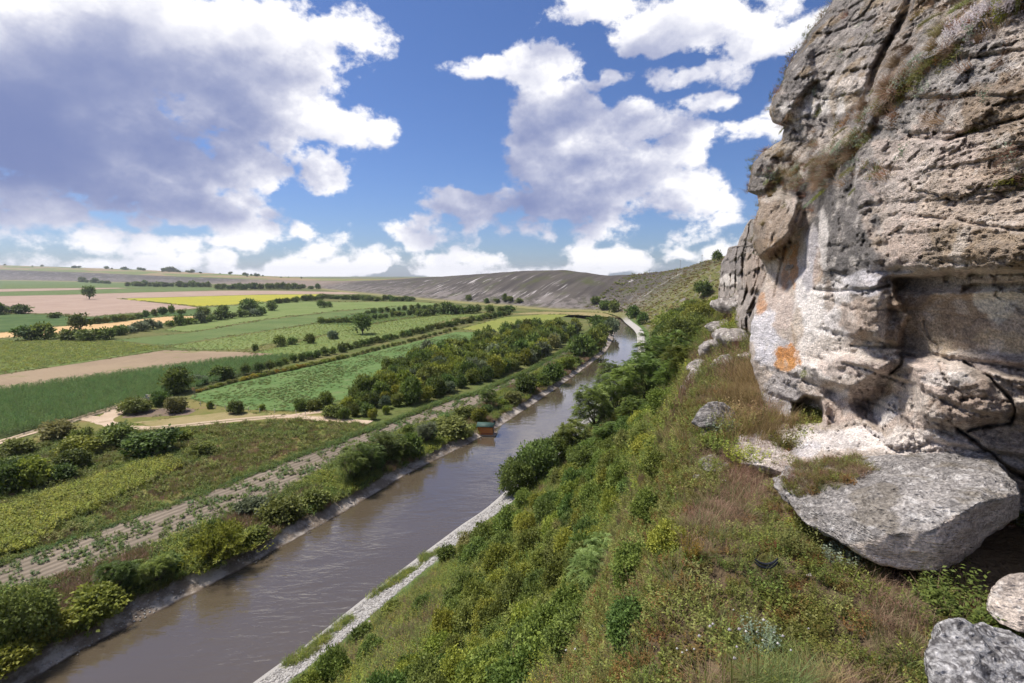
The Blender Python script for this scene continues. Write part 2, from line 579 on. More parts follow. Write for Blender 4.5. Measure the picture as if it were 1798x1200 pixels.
# left plateau: green and straw fields on top
topm = k.m('MULTIPLY', k.smooth(zq, 7.3, 8.2), k.smooth(zs, 1350, 1700))
top_c = k.mix(k.smooth(k.noise(k.n('ShaderNodeCombineXYZ', {0: k.m('MULTIPLY', zs, 0.0022), 1: k.m('MULTIPLY', zc, 0.006), 2: 0.0}).outputs[0], 1.0, 2), 0.46, 0.54), (0.15, 0.18, 0.055), (0.27, 0.20, 0.11))
far_c = k.mix(topm, far_c, top_c)
pinkm = k.m('MULTIPLY', k.smooth(zs, 1500, 1900), k.smooth(zs, 2900, 2300))
far_c = k.mix(k.m('MULTIPLY', k.m('MULTIPLY', pinkm, 0.75), k.smooth(zq, 8.6, 7.6)), far_c, (0.25, 0.19, 0.145))
near_c = k.mix(k.m('MULTIPLY', k.smooth(zq, 6.2, 6.8), k.smooth(zs, 40, 10)), near_c, k.mix(nf, (0.085, 0.060, 0.035), (0.16, 0.115, 0.070)))
c1 = k.mix(k.smooth(zs, 70, 150), near_c, mid_c)
c2 = k.mix(k.smooth(zs, 420, 540), c1, far_c)
# the gravel path of the towpath side: pale limestone shingle at the water's edge
shore = k.m('MULTIPLY', k.smooth(k.m('ADD', zc, k.m('MULTIPLY', k.m('SUBTRACT', k.noise(pos, 0.35, 4, 0.65), 0.5), 4.0)), 5.4, 4.6), k.smooth(zs, 470, 400))
c2 = k.mix(shore, c2, k.mix(k.noise(pos, 9.0, 3, 0.6), (0.22, 0.20, 0.18), (0.56, 0.53, 0.49)))
verge = k.m('MULTIPLY', k.m('MULTIPLY', k.smooth(zc, 4.4, 5.2), k.smooth(zc, 8.5, 7.0)), k.smooth(zs, 470, 400))
c2 = k.mix(k.m('MULTIPLY', verge, 0.8), c2, (0.075, 0.125, 0.030))
out_bsdf(k, c2, 0.95, bump=k.m('ADD', nf, k.noise(pos, 7.0, 4, 0.6)), bstr=0.8, bdist=0.25, spec=0.1)
hill_me = new_mesh('hillside', HILL_V, HILL_F[:, ::-1], True, {'zone': zone}, [m_hill])
hill = obj('hillside', hill_me, kind='structure')

# ------------------------------------------------------------------ left bank and valley floor
L_PX = [(50, 1200), (150, 1137), (250, 1090), (413, 1007), (500, 958), (600, 903), (708, 837), (842, 771), (871, 754), (967, 690), (1030, 645), (1063, 620), (1077, 597), (1079, 580), (1058, 566), (1010, 559), (940, 556)]
L_W = gnd([p[0] for p in L_PX], [p[1] for p in L_PX], WATER_Z)[:, :2]
L_W = np.vstack([[[-128, -75], [-92, -12], [-66, 22]], L_W])
ld = np.concatenate([[0], np.cumsum(np.linalg.norm(np.diff(L_W, axis=0), axis=1))])
lu = [0.0]
while lu[-1] < ld[-1]:
    yy = np.interp(lu[-1], ld, L_W[:, 1])
    lu.append(lu[-1] + max(0.9, abs(yy) * 0.012))
lu = np.array(lu)
LB = np.stack([np.interp(lu, ld, L_W[:, j]) for j in (0, 1)], -1)
LB = gsmooth(lu, LB, np.clip(0.035 * np.abs(LB[:, 1]), 1.5, 20))
lt = np.gradient(LB, axis=0)
lt /= np.linalg.norm(lt, axis=1)[:, None]
ln = np.stack([-lt[:, 1], lt[:, 0]], -1)
nz = fbm(np.concatenate([LB * 0.08, np.zeros((len(LB), 1))], 1), 3)
nz2 = fbm(np.concatenate([LB * 0.33, np.full((len(LB), 1), 7.0)], 1), 3)
rows = []
for off, z in ((-1.5, -2.2), (0, WATER_Z - 0.02), (1.2, -0.92), (2.1, -0.55), (2.9, -0.14), (3.7, 0.03)):
    rows.append(np.concatenate([LB + ln * (off * (1 + 0.9 * nz[:, None] + 0.7 * nz2[:, None])), np.full((len(LB), 1), z)], 1))
bank_v = np.stack(rows, 0)
bank_v[1:4, :, :] += 0.12 * np.stack([fbm(bank_v[1:4] * 0.7, 3)] * 3, -1)
m_bank, k = mat('river_bank')
pos = k.n('ShaderNodeNewGeometry').outputs['Position']
sz = k.n('ShaderNodeSeparateXYZ', {0: pos}).outputs[2]
c = k.mix(k.smooth(k.noise(pos, 0.30, 6, 0.7), 0.42, 0.62), (0.19, 0.150, 0.115), (0.47, 0.41, 0.35))
c = k.mix(k.smooth(sz, -0.25, 0.05), c, (0.16, 0.135, 0.08))
c = k.mix(k.smooth(sz, -1.10, -1.19), c, (0.09, 0.065, 0.045))
out_bsdf(k, c, 0.9, bump=k.noise(pos, 3.0, 5, 0.6), bstr=0.8, bdist=0.2)
bank = obj('river_bank', new_mesh('river_bank', bank_v.reshape(-1, 3), grid_faces(6, len(LB)), True, None, [m_bank]), kind='structure')

# valley floor: from the bank top leftwards, under the hills, to beyond the horizon
inner = bank_v[-1].copy()
inner[:, 2] = 0.0
outer = np.array([[-9000, -400, 0], [-9000, 9000, 0], [900, 9000, 0], [900, 700, 0]], float)
n_in = len(inner)
od = np.concatenate([[0], np.cumsum(np.linalg.norm(np.diff(outer, axis=0), axis=1))])
uo = np.concatenate([np.linspace(0, 3000, n_in // 2), np.linspace(3000, od[-1], n_in - n_in // 2 + 1)[1:]])
outr = np.stack([np.interp(uo, od, outer[:, j]) for j in range(3)], -1)
gv = np.stack([inner + (outr - inner) * f for f in (0, 0.004, 0.02, 0.08, 0.3, 1)], 0)
me = new_mesh('valley_ground', gv.reshape(-1, 3), grid_faces(6, n_in), False)
m_val, k = mat('valley_ground')
pos = k.n('ShaderNodeNewGeometry').outputs['Position']
a = k.noise(pos, 0.03, 5, 0.6)
b = k.noise(pos, 0.5, 5, 0.65)
c = k.mix(k.smooth(a, 0.38, 0.62), (0.10, 0.125, 0.035), (0.165, 0.150, 0.055))
c = k.mix(k.smooth(b, 0.42, 0.68), c, (0.075, 0.085, 0.025))
out_bsdf(k, c, 0.95, bump=b, bstr=0.6, bdist=0.3, spec=0.1)
me.materials.append(m_val)
valley = obj('valley_ground', me, kind='structure')

# ------------------------------------------------------------------ river
wr = []
ns_ = 260
ls = np.linspace(0, 1, ns_)


def resamp(P, n):
    d = np.concatenate([[0], np.cumsum(np.linalg.norm(np.diff(P, axis=0), axis=1))])
    u = np.linspace(0, d[-1], n)
    return np.stack([np.interp(u, d, P[:, j]) for j in range(P.shape[1])], -1)


Lc = resamp(LB + ln * 0.7, ns_)
ri = np.argmin(np.abs(ss - 440))
Rr = np.vstack([bpts[:ri] + norm[:ri] * 0.6, [[118, 520], [104, 574], [60, 596]]])
Rc = resamp(Rr, ns_)
wv = np.stack([Lc * (1 - f) + Rc * f for f in np.linspace(0, 1, 9)], 0)
wv = np.concatenate([wv, np.full((9, ns_, 1), WATER_Z)], -1)
m_wat, k = mat('river_water')
pos = k.n('ShaderNodeNewGeometry').outputs['Position']
mp = k.n('ShaderNodeMapping', {'Vector': pos, 'Rotation': (0, 0, R(-28)), 'Scale': (0.55, 1.5, 1)}).outputs[0]
w1 = k.noise(mp, 1.1, 3, 0.55, dist=0.6)
w2 = k.noise(mp, 0.32, 2, 0.5, dist=0.8)
gust = k.smooth(k.noise(pos, 0.045, 3, 0.55), 0.36, 0.62, 0.25, 1.0)
h = k.m('ADD', k.m('MULTIPLY', w1, 0.055), k.m('MULTIPLY', w2, 0.13))
h = k.m('MULTIPLY', h, gust)
h = k.m('MULTIPLY', h, k.smooth(k.n('ShaderNodeSeparateXYZ', {0: pos}).outputs[1], 70, 240, 1.0, 0.16))
bmp = k.n('ShaderNodeBump', {'Height': h, 'Strength': 1.0, 'Distance': 1.0})
mud = k.mix(k.noise(pos, 0.05, 3), (0.078, 0.060, 0.040), (0.102, 0.079, 0.053))
bs = k.n('ShaderNodeBsdfPrincipled', {'Base Color': mud, 'Roughness': 0.10, 'IOR': 1.5, 'Specular IOR Level': 0.75, 'Coat Weight': 0.7, 'Coat Roughness': 0.05, 'Coat Normal': bmp.outputs[0], 'Normal': bmp.outputs[0]})
k.n('ShaderNodeOutputMaterial', {'Surface': bs.outputs[0]})
river = obj('river_water', new_mesh('river_water', wv.reshape(-1, 3), grid_faces(9, ns_)[:, ::-1], True, None, [m_wat]), kind='structure')

# ray casting against the terrain, to stand things on it
_ground_plane = [(-9000, -400, 0), (9000, -400, 0), (9000, 9000, 0), (-9000, 9000, 0)]
HILL_BVH = BVHTree.FromPolygons([tuple(v) for v in HILL_V], [tuple(f) for f in HILL_F], all_triangles=False)


def cast(px, py):
    """the point of the terrain seen at a photo pixel"""
    d = Vector(ray(px, py))
    hit = HILL_BVH.ray_cast(Vector(CAMP), d)
    g = gnd(px, py, 0.0)
    tg = (g - CAMP)[2] / d[2] if d[2] < 0 else 1e9
    if hit[0] is not None:
        th = (hit[0] - Vector(CAMP)).dot(d) / d.dot(d)
        if th < tg:
            return np.array(hit[0])
    return g


def drop(x, y):
    """height of the terrain at x, y"""
    hit = HILL_BVH.ray_cast(Vector((x, y, 300)), Vector((0, 0, -1)))
    return max(hit[0].z, 0.0) if hit[0] is not None else 0.0


# ------------------------------------------------------------------ fields of the valley floor: sheets a few centimetres apart
def field_mat(name, c1, c2, scale=0.4, row=None, row_c=None, row_w=1.0, row_amt=0.5, c3=None, rough=0.95):
    m_, k = mat(name)
    pos = k.n('ShaderNodeNewGeometry').outputs['Position']
    a = k.noise(pos, scale * 0.12, 4, 0.6)
    b = k.noise(pos, scale, 6, 0.68)
    c = k.mix(k.smooth(k.m('ADD', k.m('MULTIPLY', a, 0.6), k.m('MULTIPLY', b, 0.4)), 0.40, 0.60), c1, c2)
    if c3 is not None:
        c = k.mix(k.smooth(k.noise(pos, scale * 0.3, 5, 0.6), 0.55, 0.70), c, c3)
    h = b
    if row is not None:
        mp = k.n('ShaderNodeMapping', {'Vector': pos, 'Rotation': (0, 0, -row)}).outputs[0]
        sx = k.n('ShaderNodeSeparateXYZ', {0: mp}).outputs[1]
        sx = k.m('ADD', sx, k.m('MULTIPLY', k.m('SUBTRACT', k.noise(pos, 0.15, 3), 0.5), 0.8))
        w = k.m('SINE', k.m('MULTIPLY', sx, 2 * math.pi / row_w))
        w = k.m('MULTIPLY', k.m('ADD', w, 1.0), 0.5)
        f = k.m('MULTIPLY', k.smooth(k.m('ADD', w, k.m('MULTIPLY', k.m('SUBTRACT', b, 0.5), 1.2)), 0.35, 0.75), row_amt)
        c = k.mix(f, c, row_c)
        h = k.m('ADD', k.m('MULTIPLY', w, 0.8), b)
    out_bsdf(k, c, rough, bump=h, bstr=0.7, bdist=0.25, spec=0.08)
    return m_


LAYER = [0]
MARGINS = []


def P_(pts, z=0.0):
    return gnd([p[0] for p in pts], [p[1] for p in pts], z)


def sheet(name, pts, m_, smooth_n=0, jag=0.0, W=None):
    LAYER[0] += 1
    z = 0.012 + 0.0045 * LAYER[0]
    W = P_(pts) if W is None else W
    if jag:
        dense = []
        for a, b in zip(W, np.roll(W, -1, 0)):
            n_ = max(2, min(60, int(np.linalg.norm(b - a) / max(1.5, jag * 2))))
            dense.append(a + (b - a) * np.linspace(0, 1, n_, endpoint=False)[:, None])
        W = np.vstack(dense)
        W[:, 0] += jag * fbm(W * (0.35 / jag), 3)
        W[:, 1] += jag * fbm(W * (0.35 / jag) + 31, 3)
    MARGINS.append(W.copy())
    bm = bmesh.new()
    vs = [bm.verts.new((p[0], p[1], z)) for p in W]
    bm.faces.new(vs)
    bmesh.ops.triangulate(bm, faces=bm.faces[:])
    for f in bm.faces:
        if f.normal.z < 0:
            f.normal_flip()
    me = bpy.data.meshes.new(name)
    bm.to_mesh(me)
    bm.free()
    me.materials.append(m_)
    return obj(name, me, kind='structure')


def direction(a, b):
    A, B = gnd(*a), gnd(*b)
    return math.atan2(B[1] - A[1], B[0] - A[0])


ROW = direction((330, 880), (833, 697))       # rows of the strip beside the river
ROWF = direction((0, 690), (400, 633))        # rows of the field parcels

m_green_a = field_mat('meadow_light', (0.147, 0.195, 0.057), (0.201, 0.230, 0.083), 0.3, ROWF, (0.100, 0.147, 0.040), 3.4, 0.55)
m_green_b = field_mat('crop_mid', (0.100, 0.147, 0.047), (0.153, 0.189, 0.068), 0.3, ROWF, (0.077, 0.112, 0.033), 3.6, 0.6)
m_green_d = field_mat('crop_dark', (0.053, 0.094, 0.028), (0.088, 0.130, 0.040), 0.4)
m_pink = field_mat('bare_soil', (0.325, 0.230, 0.177), (0.384, 0.283, 0.218), 0.2, direction((0, 530), (350, 541)), (0.283, 0.195, 0.151), 7.0, 0.25)
m_tan = field_mat('stubble', (0.519, 0.336, 0.159), (0.578, 0.395, 0.201), 0.3, ROWF, (0.472, 0.295, 0.142), 4.0, 0.25)
m_brown = field_mat('harrowed_soil', (0.266, 0.195, 0.130), (0.325, 0.242, 0.159), 0.25, ROWF, (0.218, 0.159, 0.100), 3.4, 0.45, (0.212, 0.201, 0.083))
m_yellow = field_mat('sunflowers_far', (0.401, 0.342, 0.035), (0.319, 0.307, 0.047), 0.35, ROWF, (0.224, 0.248, 0.053), 3.0, 0.3)
m_meadow = field_mat('meadow', (0.092, 0.156, 0.047), (0.127, 0.186, 0.061), 0.6, ROWF, (0.083, 0.139, 0.042), 5.0, 0.3, (0.177, 0.195, 0.083))
m_olive = field_mat('yellow_green', (0.195, 0.218, 0.047), (0.236, 0.236, 0.059), 0.3, ROW, (0.153, 0.189, 0.047), 2.5, 0.35)
m_weed = field_mat('rough_grass', (0.124, 0.136, 0.035), (0.195, 0.165, 0.059), 0.35, None, None, 1, 0, (0.206, 0.142, 0.071))
m_drygrass = field_mat('dry_grass', (0.236, 0.195, 0.083), (0.295, 0.236, 0.118), 0.4, None, None, 1, 0, (0.153, 0.165, 0.053))
m_track = field_mat('dirt_track', (0.437, 0.325, 0.230), (0.507, 0.389, 0.283), 0.8, None, None, 1, 0, (0.354, 0.266, 0.177))
m_strip = field_mat('potato_soil', (0.190, 0.155, 0.118), (0.240, 0.195, 0.150), 0.7, ROW, (0.140, 0.112, 0.080), 1.3, 0.50)
m_bankgrass = field_mat('bank_herbage', (0.059, 0.073, 0.024), (0.112, 0.106, 0.040), 0.45, None, None, 1, 0, (0.165, 0.118, 0.071))

# far parcels
sheet('crop_field', [(-900, 489), (-300, 490.5), (0, 493), (120, 494.5), (225, 497.5), (300, 501), (380, 506), (420, 509), (300, 505.5), (120, 505.5), (0, 507), (-300, 505), (-900, 500)], m_green_b)
sheet('ploughed_field', [(-900, 501), (-300, 506), (0, 508), (110, 506.5), (205, 505.5), (225, 506.5), (110, 510), (0, 512.5), (-300, 511), (-900, 504)], m_pink)
sheet('crop_field', [(-900, 504.5), (-300, 511.5), (0, 513), (115, 510.5), (240, 507), (330, 506), (395, 509), (330, 511.5), (240, 513.5), (160, 516), (105, 518), (0, 519.7), (-300, 516), (-900, 507)], m_green_b)
sheet('ploughed_field', [(-900, 508), (-300, 516.5), (0, 520.3), (110, 518.3), (165, 516.5), (250, 514), (383, 510.8), (480, 510.8), (600, 513.2), (640, 516), (600, 517), (563, 516.5), (460, 517.3), (383, 519.5), (207, 524.5), (333, 538), (352, 541), (280, 547), (200, 552), (165, 556), (90, 551), (0, 549), (-300, 543), (-900, 530)], m_pink)
sheet('sunflower_field', [(207, 525), (383, 520), (460, 518), (563, 517), (567, 521), (500, 527), (427, 534.5), (345, 538.5)], m_yellow)
sheet('crop_field', [(-300, 546), (0, 551), (90, 553), (160, 558), (290, 549), (352, 543), (376, 547), (376, 554), (290, 555.5), (200, 566), (78, 575), (0, 584), (-300, 590)], m_green_d, jag=1.0)
sheet('stubble_field', [(-300, 602), (-300, 591), (0, 585), (78, 576), (200, 566.5), (290, 556.5), (372, 555), (330, 564), (200, 579), (111, 587), (0, 594)], m_tan, jag=0.5)
sheet('crop_field', [(376, 555), (356, 541), (430, 535.5), (500, 529), (600, 531), (720, 530), (780, 534), (740, 540), (600, 545), (470, 560), (330, 584), (290, 580), (330, 566)], m_green_a, jag=0.5)
sheet('crop_field', [(-300, 716), (-300, 604), (0, 597), (200, 599), (290, 611), (287, 614), (143, 637), (0, 657)], m_green_a, jag=0.5)
sheet('crop_field', [(200, 598), (330, 585.5), (470, 562), (600, 547), (700, 538), (760, 536), (700, 547), (600, 561), (480, 579), (292, 607)], m_green_b, jag=0.4)
sheet('crop_field', [(292, 610), (480, 580.5), (600, 563), (740, 545), (830, 548), (760, 552), (650, 569), (620, 580), (480, 603), (430, 614), (360, 615)], m_green_a, jag=0.4)
sheet('orchard_floor', [(560, 563), (640, 549), (760, 541), (840, 546), (790, 553), (700, 562), (640, 572), (560, 570)], m_green_d, jag=0.5)
sheet('crop_field', [(440, 622), (650, 571), (760, 553), (850, 551), (890, 554), (820, 565), (700, 590), (600, 613), (520, 628)], m_green_a, jag=0.5)
sheet('stubble_field', [(800, 560), (860, 552), (897, 553.5), (840, 562), (745, 577), (770, 568)], m_drygrass, jag=0.4)
sheet('harrowed_field', [(-300, 745), (-300, 717), (0, 659), (143, 638), (290, 615.5), (430, 619), (480, 622), (400, 633), (320, 645), (217, 657), (0, 688)], m_brown, jag=0.6)
corn = sheet('corn_field_soil', [(-300, 870), (-300, 746), (0, 689), (217, 658), (400, 634), (520, 627), (500, 640), (400, 668), (300, 697), (200, 722), (100, 752), (0, 776)], field_mat('corn_soil', (0.060, 0.080, 0.026), (0.085, 0.095, 0.036), 0.5), jag=0.5)
sheet('meadow', [(333, 700), (347, 688), (600, 631), (690, 610), (800, 583.5), (873, 584.5), (864, 597), (800, 613), (727, 630), (667, 660), (632, 684), (600, 703), (513, 722), (450, 721), (400, 716.5)], m_meadow, jag=0.35)
sheet('crop_field', [(806, 578.5), (887, 557.5), (955, 552.5), (1000, 553), (940, 572), (890, 584), (872, 583.5)], m_olive, jag=0.35)
sheet('dry_pasture', [(890, 552), (960, 547.5), (1060, 549.5), (1085, 558), (1000, 553)], m_drygrass, jag=0.5)
sheet('rough_pasture', [(-300, 880), (0, 790), (110, 750), (215, 716), (333, 702), (400, 719), (513, 724), (560, 724), (640, 742), (500, 812), (333, 875), (0, 990), (-300, 1090)], m_weed, jag=0.6)
sheet('dry_pasture', [(300, 735), (400, 724), (520, 728), (600, 733), (480, 736), (380, 744), (270, 750), (235, 742)], m_drygrass, jag=1.2)
sheet('dry_pasture', [(215, 735), (225, 724), (280, 718), (330, 716), (345, 722), (330, 730), (260, 733)], field_mat('purplish_waste', (0.15, 0.11, 0.085), (0.19, 0.14, 0.10), 0.6), jag=0.8)


def path_sheet(name, pts, w, m_, jag=0.25):
    LAYER[0] += 1
    z = 0.012 + 0.0045 * LAYER[0]
    C = catmull(P_(pts)[:, :2], 14)
    t_ = np.gradient(C, axis=0)
    t_ /= np.linalg.norm(t_, axis=1)[:, None]
    n_ = np.stack([-t_[:, 1], t_[:, 0]], -1)
    ww = w * (0.5 + 0.22 * fbm(np.concatenate([C * 0.2, np.zeros((len(C), 1))], 1), 2))[:, None]
    V = np.stack([np.concatenate([C + n_ * ww * f, np.full((len(C), 1), z)], 1) for f in (1, 0, -1)], 0)
    F_ = grid_faces(3, len(C))
    me = new_mesh(name, V.reshape(-1, 3), F_, False, None, [m_])
    if me.polygons[0].normal.z < 0:
        me.flip_normals()
    return obj(name, me, kind='structure')


path_sheet('dirt_track', [(-150, 825), (0, 777), (60, 759), (120, 741), (190, 719), (250, 700), (285, 690)], 3.6, m_track)
path_sheet('dirt_track', [(150, 733), (178, 741), (215, 750), (262, 753), (330, 747), (420, 738), (500, 732), (570, 737), (650, 743)], 3.4, m_track)
path_sheet('dirt_track', [(178, 742), (192, 733), (205, 722), (222, 712)], 5.0, m_track)
path_sheet('dirt_track', [(500, 733), (530, 728), (575, 722), (610, 717)], 2.6, m_track)
path_sheet('dirt_track', [(20, 808), (50, 797), (78, 788)], 4.0, m_drygrass)
# grass ridge between the wheel ruts
m_rut = field_mat('rut_grass', (0.17, 0.145, 0.065), (0.23, 0.185, 0.10), 1.0)
path_sheet('track_ridge', [(-150, 825), (0, 777), (60, 759), (120, 741), (190, 719)], 0.7, m_rut)
path_sheet('track_ridge', [(262, 753), (330, 747), (420, 738), (500, 732)], 0.7, m_rut)
# strip of potato rows along the river, and the herbage between it and the bank
STRIP_UP = [(-300, 1095), (0, 992), (333, 877), (500, 812), (667, 750), (792, 702), (833, 694), (933, 650), (1017, 600), (1050, 570), (1052, 562)]
STRIP_LO = [(1060, 562), (1058, 573), (1035, 600), (950, 650), (883, 687), (833, 722), (730, 750), (625, 792), (500, 868), (450, 887), (300, 950), (160, 1002), (0, 1050), (-300, 1150)]
sheet('potato_field', STRIP_UP + STRIP_LO, m_strip, jag=0.3)
bank_edge = [(1061, 605), (1040, 628), (958, 684), (862, 750), (830, 772), (700, 830), (590, 896), (500, 946), (413, 993), (250, 1072), (150, 1118), (50, 1178), (-100, 1270), (-300, 1390)]
bt = bank_v[-1]
bt = bt[(bt[:, 1] > -20)]
bt = bt[: np.argmin(np.linalg.norm(bt[:, :2] - P_([(1061, 606)])[0, :2], axis=1))][::-1]
sheet('bank_herbage', None, m_bankgrass, W=np.vstack([P_(STRIP_LO[::-1][:-1]), bt]))


# ------------------------------------------------------------------ rock
def tps(ctrl, q, smooth=1e-4):
    """thin-plate spline through (x, y, value) control points"""
    C = np.asarray(ctrl, float)
    X = C[:, :2] / 300.0
    d = np.linalg.norm(X[:, None] - X[None], axis=-1)
    K = np.where(d > 0, d * d * np.log(d + 1e-12), 0) + np.eye(len(X)) * smooth
    Pm = np.concatenate([np.ones((len(X), 1)), X], 1)
    A = np.block([[K, Pm], [Pm.T, np.zeros((3, 3))]])
    w = np.linalg.solve(A, np.concatenate([C[:, 2], np.zeros(3)]))
    q = np.asarray(q, float) / 300.0
    out = w[-3] + q[:, 0] * w[-2] + q[:, 1] * w[-1]
    for i in range(len(X)):
        dd = np.linalg.norm(q - X[i], axis=1)
        out += w[i] * np.where(dd > 0, dd * dd * np.log(dd + 1e-12), 0)
    return out


def seg_dist(px, py, pts):
    best = np.full(px.shape, 1e9)
    for (x0, y0), (x1, y1) in zip(pts[:-1], pts[1:]):
        dx, dy = x1 - x0, y1 - y0
        t = np.clip(((px - x0) * dx + (py - y0) * dy) / (dx * dx + dy * dy + 1e-9), 0, 1)
        best = np.minimum(best, np.hypot(px - x0 - t * dx, py - y0 - t * dy))
    return best


def poly_sd(px, py, pts):
    """signed distance, positive inside"""
    ins = np.zeros(px.shape, bool)
    n = len(pts)
    for i in range(n):
        x0, y0 = pts[i]
        x1, y1 = pts[(i + 1) % n]
        cond = ((y0 > py) != (y1 > py)) & (px < (x1 - x0) * (py - y0) / ((y1 - y0) + 1e-9) + x0)
        ins ^= cond
    d = seg_dist(px, py, list(pts) + [pts[0]])
    return np.where(ins, d, -d)


def above(px, py, pts):
    """vertical distance above (+) a polyline given left to right"""
    xs = [p[0] for p in pts]
    return np.interp(px, xs, [p[1] for p in pts]) - py


def rock_mat(name, fine=1.0):
    m_, k = mat(name)
    pos = k.n('ShaderNodeNewGeometry').outputs['Position']
    c = k.n('ShaderNodeAttribute', attribute_name='Col').outputs['Color']
    st = k.n('ShaderNodeMapping', {'Vector': pos, 'Scale': (1, 1, 3.2)}).outputs[0]
    a = k.noise(st, 5.0 * fine, 6, 0.7)
    b = k.noise(pos, 26.0 * fine, 5, 0.7)
    v = k.n('ShaderNodeTexVoronoi', {'Vector': st, 'Scale': 11.0 * fine, 'Randomness': 1.0}).outputs['Distance']
    pit = k.n('ShaderNodeAttribute', attribute_name='pit').outputs['Fac']
    c = k.mix(1.0, c, k.mix(k.smooth(a, 0.32, 0.68), (1.02, 1.00, 0.985), (1.52, 1.48, 1.44)), 'MULTIPLY')
    c = k.mix(1.0, c, k.mix(k.smooth(b, 0.34, 0.66), (0.62, 0.61, 0.61), (1.30, 1.29, 1.28)), 'MULTIPLY')
    h = k.m('ADD', k.m('MULTIPLY', a, 1.0), k.m('MULTIPLY', b, 0.45))
    h = k.m('ADD', h, k.m('MULTIPLY', k.m('MULTIPLY', k.smooth(v, 0.0, 0.45), pit), 0.8))
    out_bsdf(k, c, 0.93, bump=h, bstr=1.0, bdist=0.085, spec=0.12)
    return m_


m_rock = rock_mat('limestone')


def relief(name, left, xmax, ymin, ymax, step, ctrl, feat, color, jitter=4.0, back=10, dens_left=True):
    ys = np.arange(ymin, ymax + step, step)
    nc = int((xmax - min(l[1] for l in left)) / step)
    xl = np.interp(ys, [l[0] for l in left], [l[1] for l in left])
    xl = xl + jitter * fbm(np.stack([ys * 0.045, ys * 0, ys * 0 + 5], -1), 4) * 1.6
    u = np.linspace(0, 1, nc) ** 1.12
    PX = xl[:, None] + (xmax - xl[:, None]) * u[None]
    PY = np.repeat(ys[:, None], nc, 1)
    q = np.stack([PX.ravel(), PY.ravel()], -1)
    t = np.exp(tps([(a, b, math.log(c)) for a, b, c in ctrl], q)).reshape(PX.shape)
    # round the silhouette away from the viewer
    e = np.clip(1 - (PX - xl[:, None]) / 16.0, 0, 1)
    W0 = at(PX, PY, t)
    t = t + feat(PX, PY, t, W0) + 0.05 * t * (1 - np.sqrt(np.clip(1 - e * e, 0, 1)))
    W = at(PX, PY, t)
    Cc, pit = color(PX, PY, W)
    # the flank turned away from us
    bw, bc, bp = [], [], []
    for j in range(back, 0, -1):
        f = j / back
        bw.append(at(xl + 2 + 55 * f * f, ys, t[:, 0] * (1 + 0.45 * f)))
        bc.append(Cc[:, 0])
        bp.append(pit[:, 0])
    W = np.concatenate([np.stack(bw, 1), W], 1)
    Cc = np.concatenate([np.stack(bc, 1), Cc], 1)
    pit = np.concatenate([np.stack(bp, 1), pit], 1)
    me = new_mesh(name, W.reshape(-1, 3), grid_faces(*W.shape[:2])[:, ::-1], True, {'Col': Cc.reshape(-1, 3), 'pit': pit.ravel()}, [m_rock])
    return me, W


# main wall: silhouette as (row, leftmost column), depth control points as (px, py, metres)
WALL_L = [(-260, 1645), (-120, 1542), (0, 1463), (20, 1452), (43, 1430), (70, 1413), (95, 1398), (123, 1378), (147, 1373), (170, 1357), (193, 1350),
          (210, 1354), (217, 1360), (222, 1377), (247, 1371), (257, 1353), (270, 1337), (287, 1321), (310, 1318), (325, 1314), (337, 1312), (341, 1322),
          (344, 1332), (360, 1331), (373, 1328), (400, 1323), (430, 1322), (452, 1332), (465, 1343), (485, 1346), (505, 1339), (530, 1328), (570, 1320),
          (600, 1316), (640, 1320), (690, 1335), (760, 1345), (1000, 1380)]
WALL_T = [(1640, -260, 15), (1460, 7, 16.5), (1400, 90, 17.3), (1355, 190, 18), (1320, 300, 18.6), (1325, 400, 17.6), (1340, 440, 16.8), (1345, 480, 17),
          (1330, 530, 16), (1322, 600, 15), (1345, 660, 14), (1390, 640, 12.7), (1400, 550, 13.3), (1400, 450, 14.3), (1400, 350, 15.6), (1400, 250, 16.2),
          (1450, 150, 14.4), (1450, 300, 13.4), (1450, 450, 12.4), (1450, 550, 11.7), (1450, 640, 11.5), (1450, 700, 11.4), (1450, 745, 11.3), (1450, 800, 9.6),
          (1540, 200, 11.3), (1530, 350, 10.4), (1520, 450, 10.0), (1545, 540, 9.5), (1545, 610, 9.6), (1560, 650, 9.6), (1500, 710, 10.5), (1540, 750, 9.8),
          (1540, 800, 9.0), (1600, 100, 10.6), (1650, 300, 8.3), (1650, 450, 8.0), (1650, 560, 8.2), (1650, 650, 8.2), (1650, 730, 8.0), (1650, 800, 8.0),
          (1798, -200, 9.5), (1798, 0, 8.2), (1798, 150, 7.1), (1798, 300, 6.6), (1798, 440, 6.5), (1798, 560, 6.7), (1798, 660, 6.9), (1798, 750, 7.0),
          (1798, 860, 7.5), (1798, 960, 7.6), (1650, 960, 8.3), (1500, 960, 9.2), (2100, 200, 5.0), (2100, 500, 4.9), (2100, 900, 5.6), (2100, -200, 6.5), (1390, 740, 12.4), (1385, 800, 10.6)]

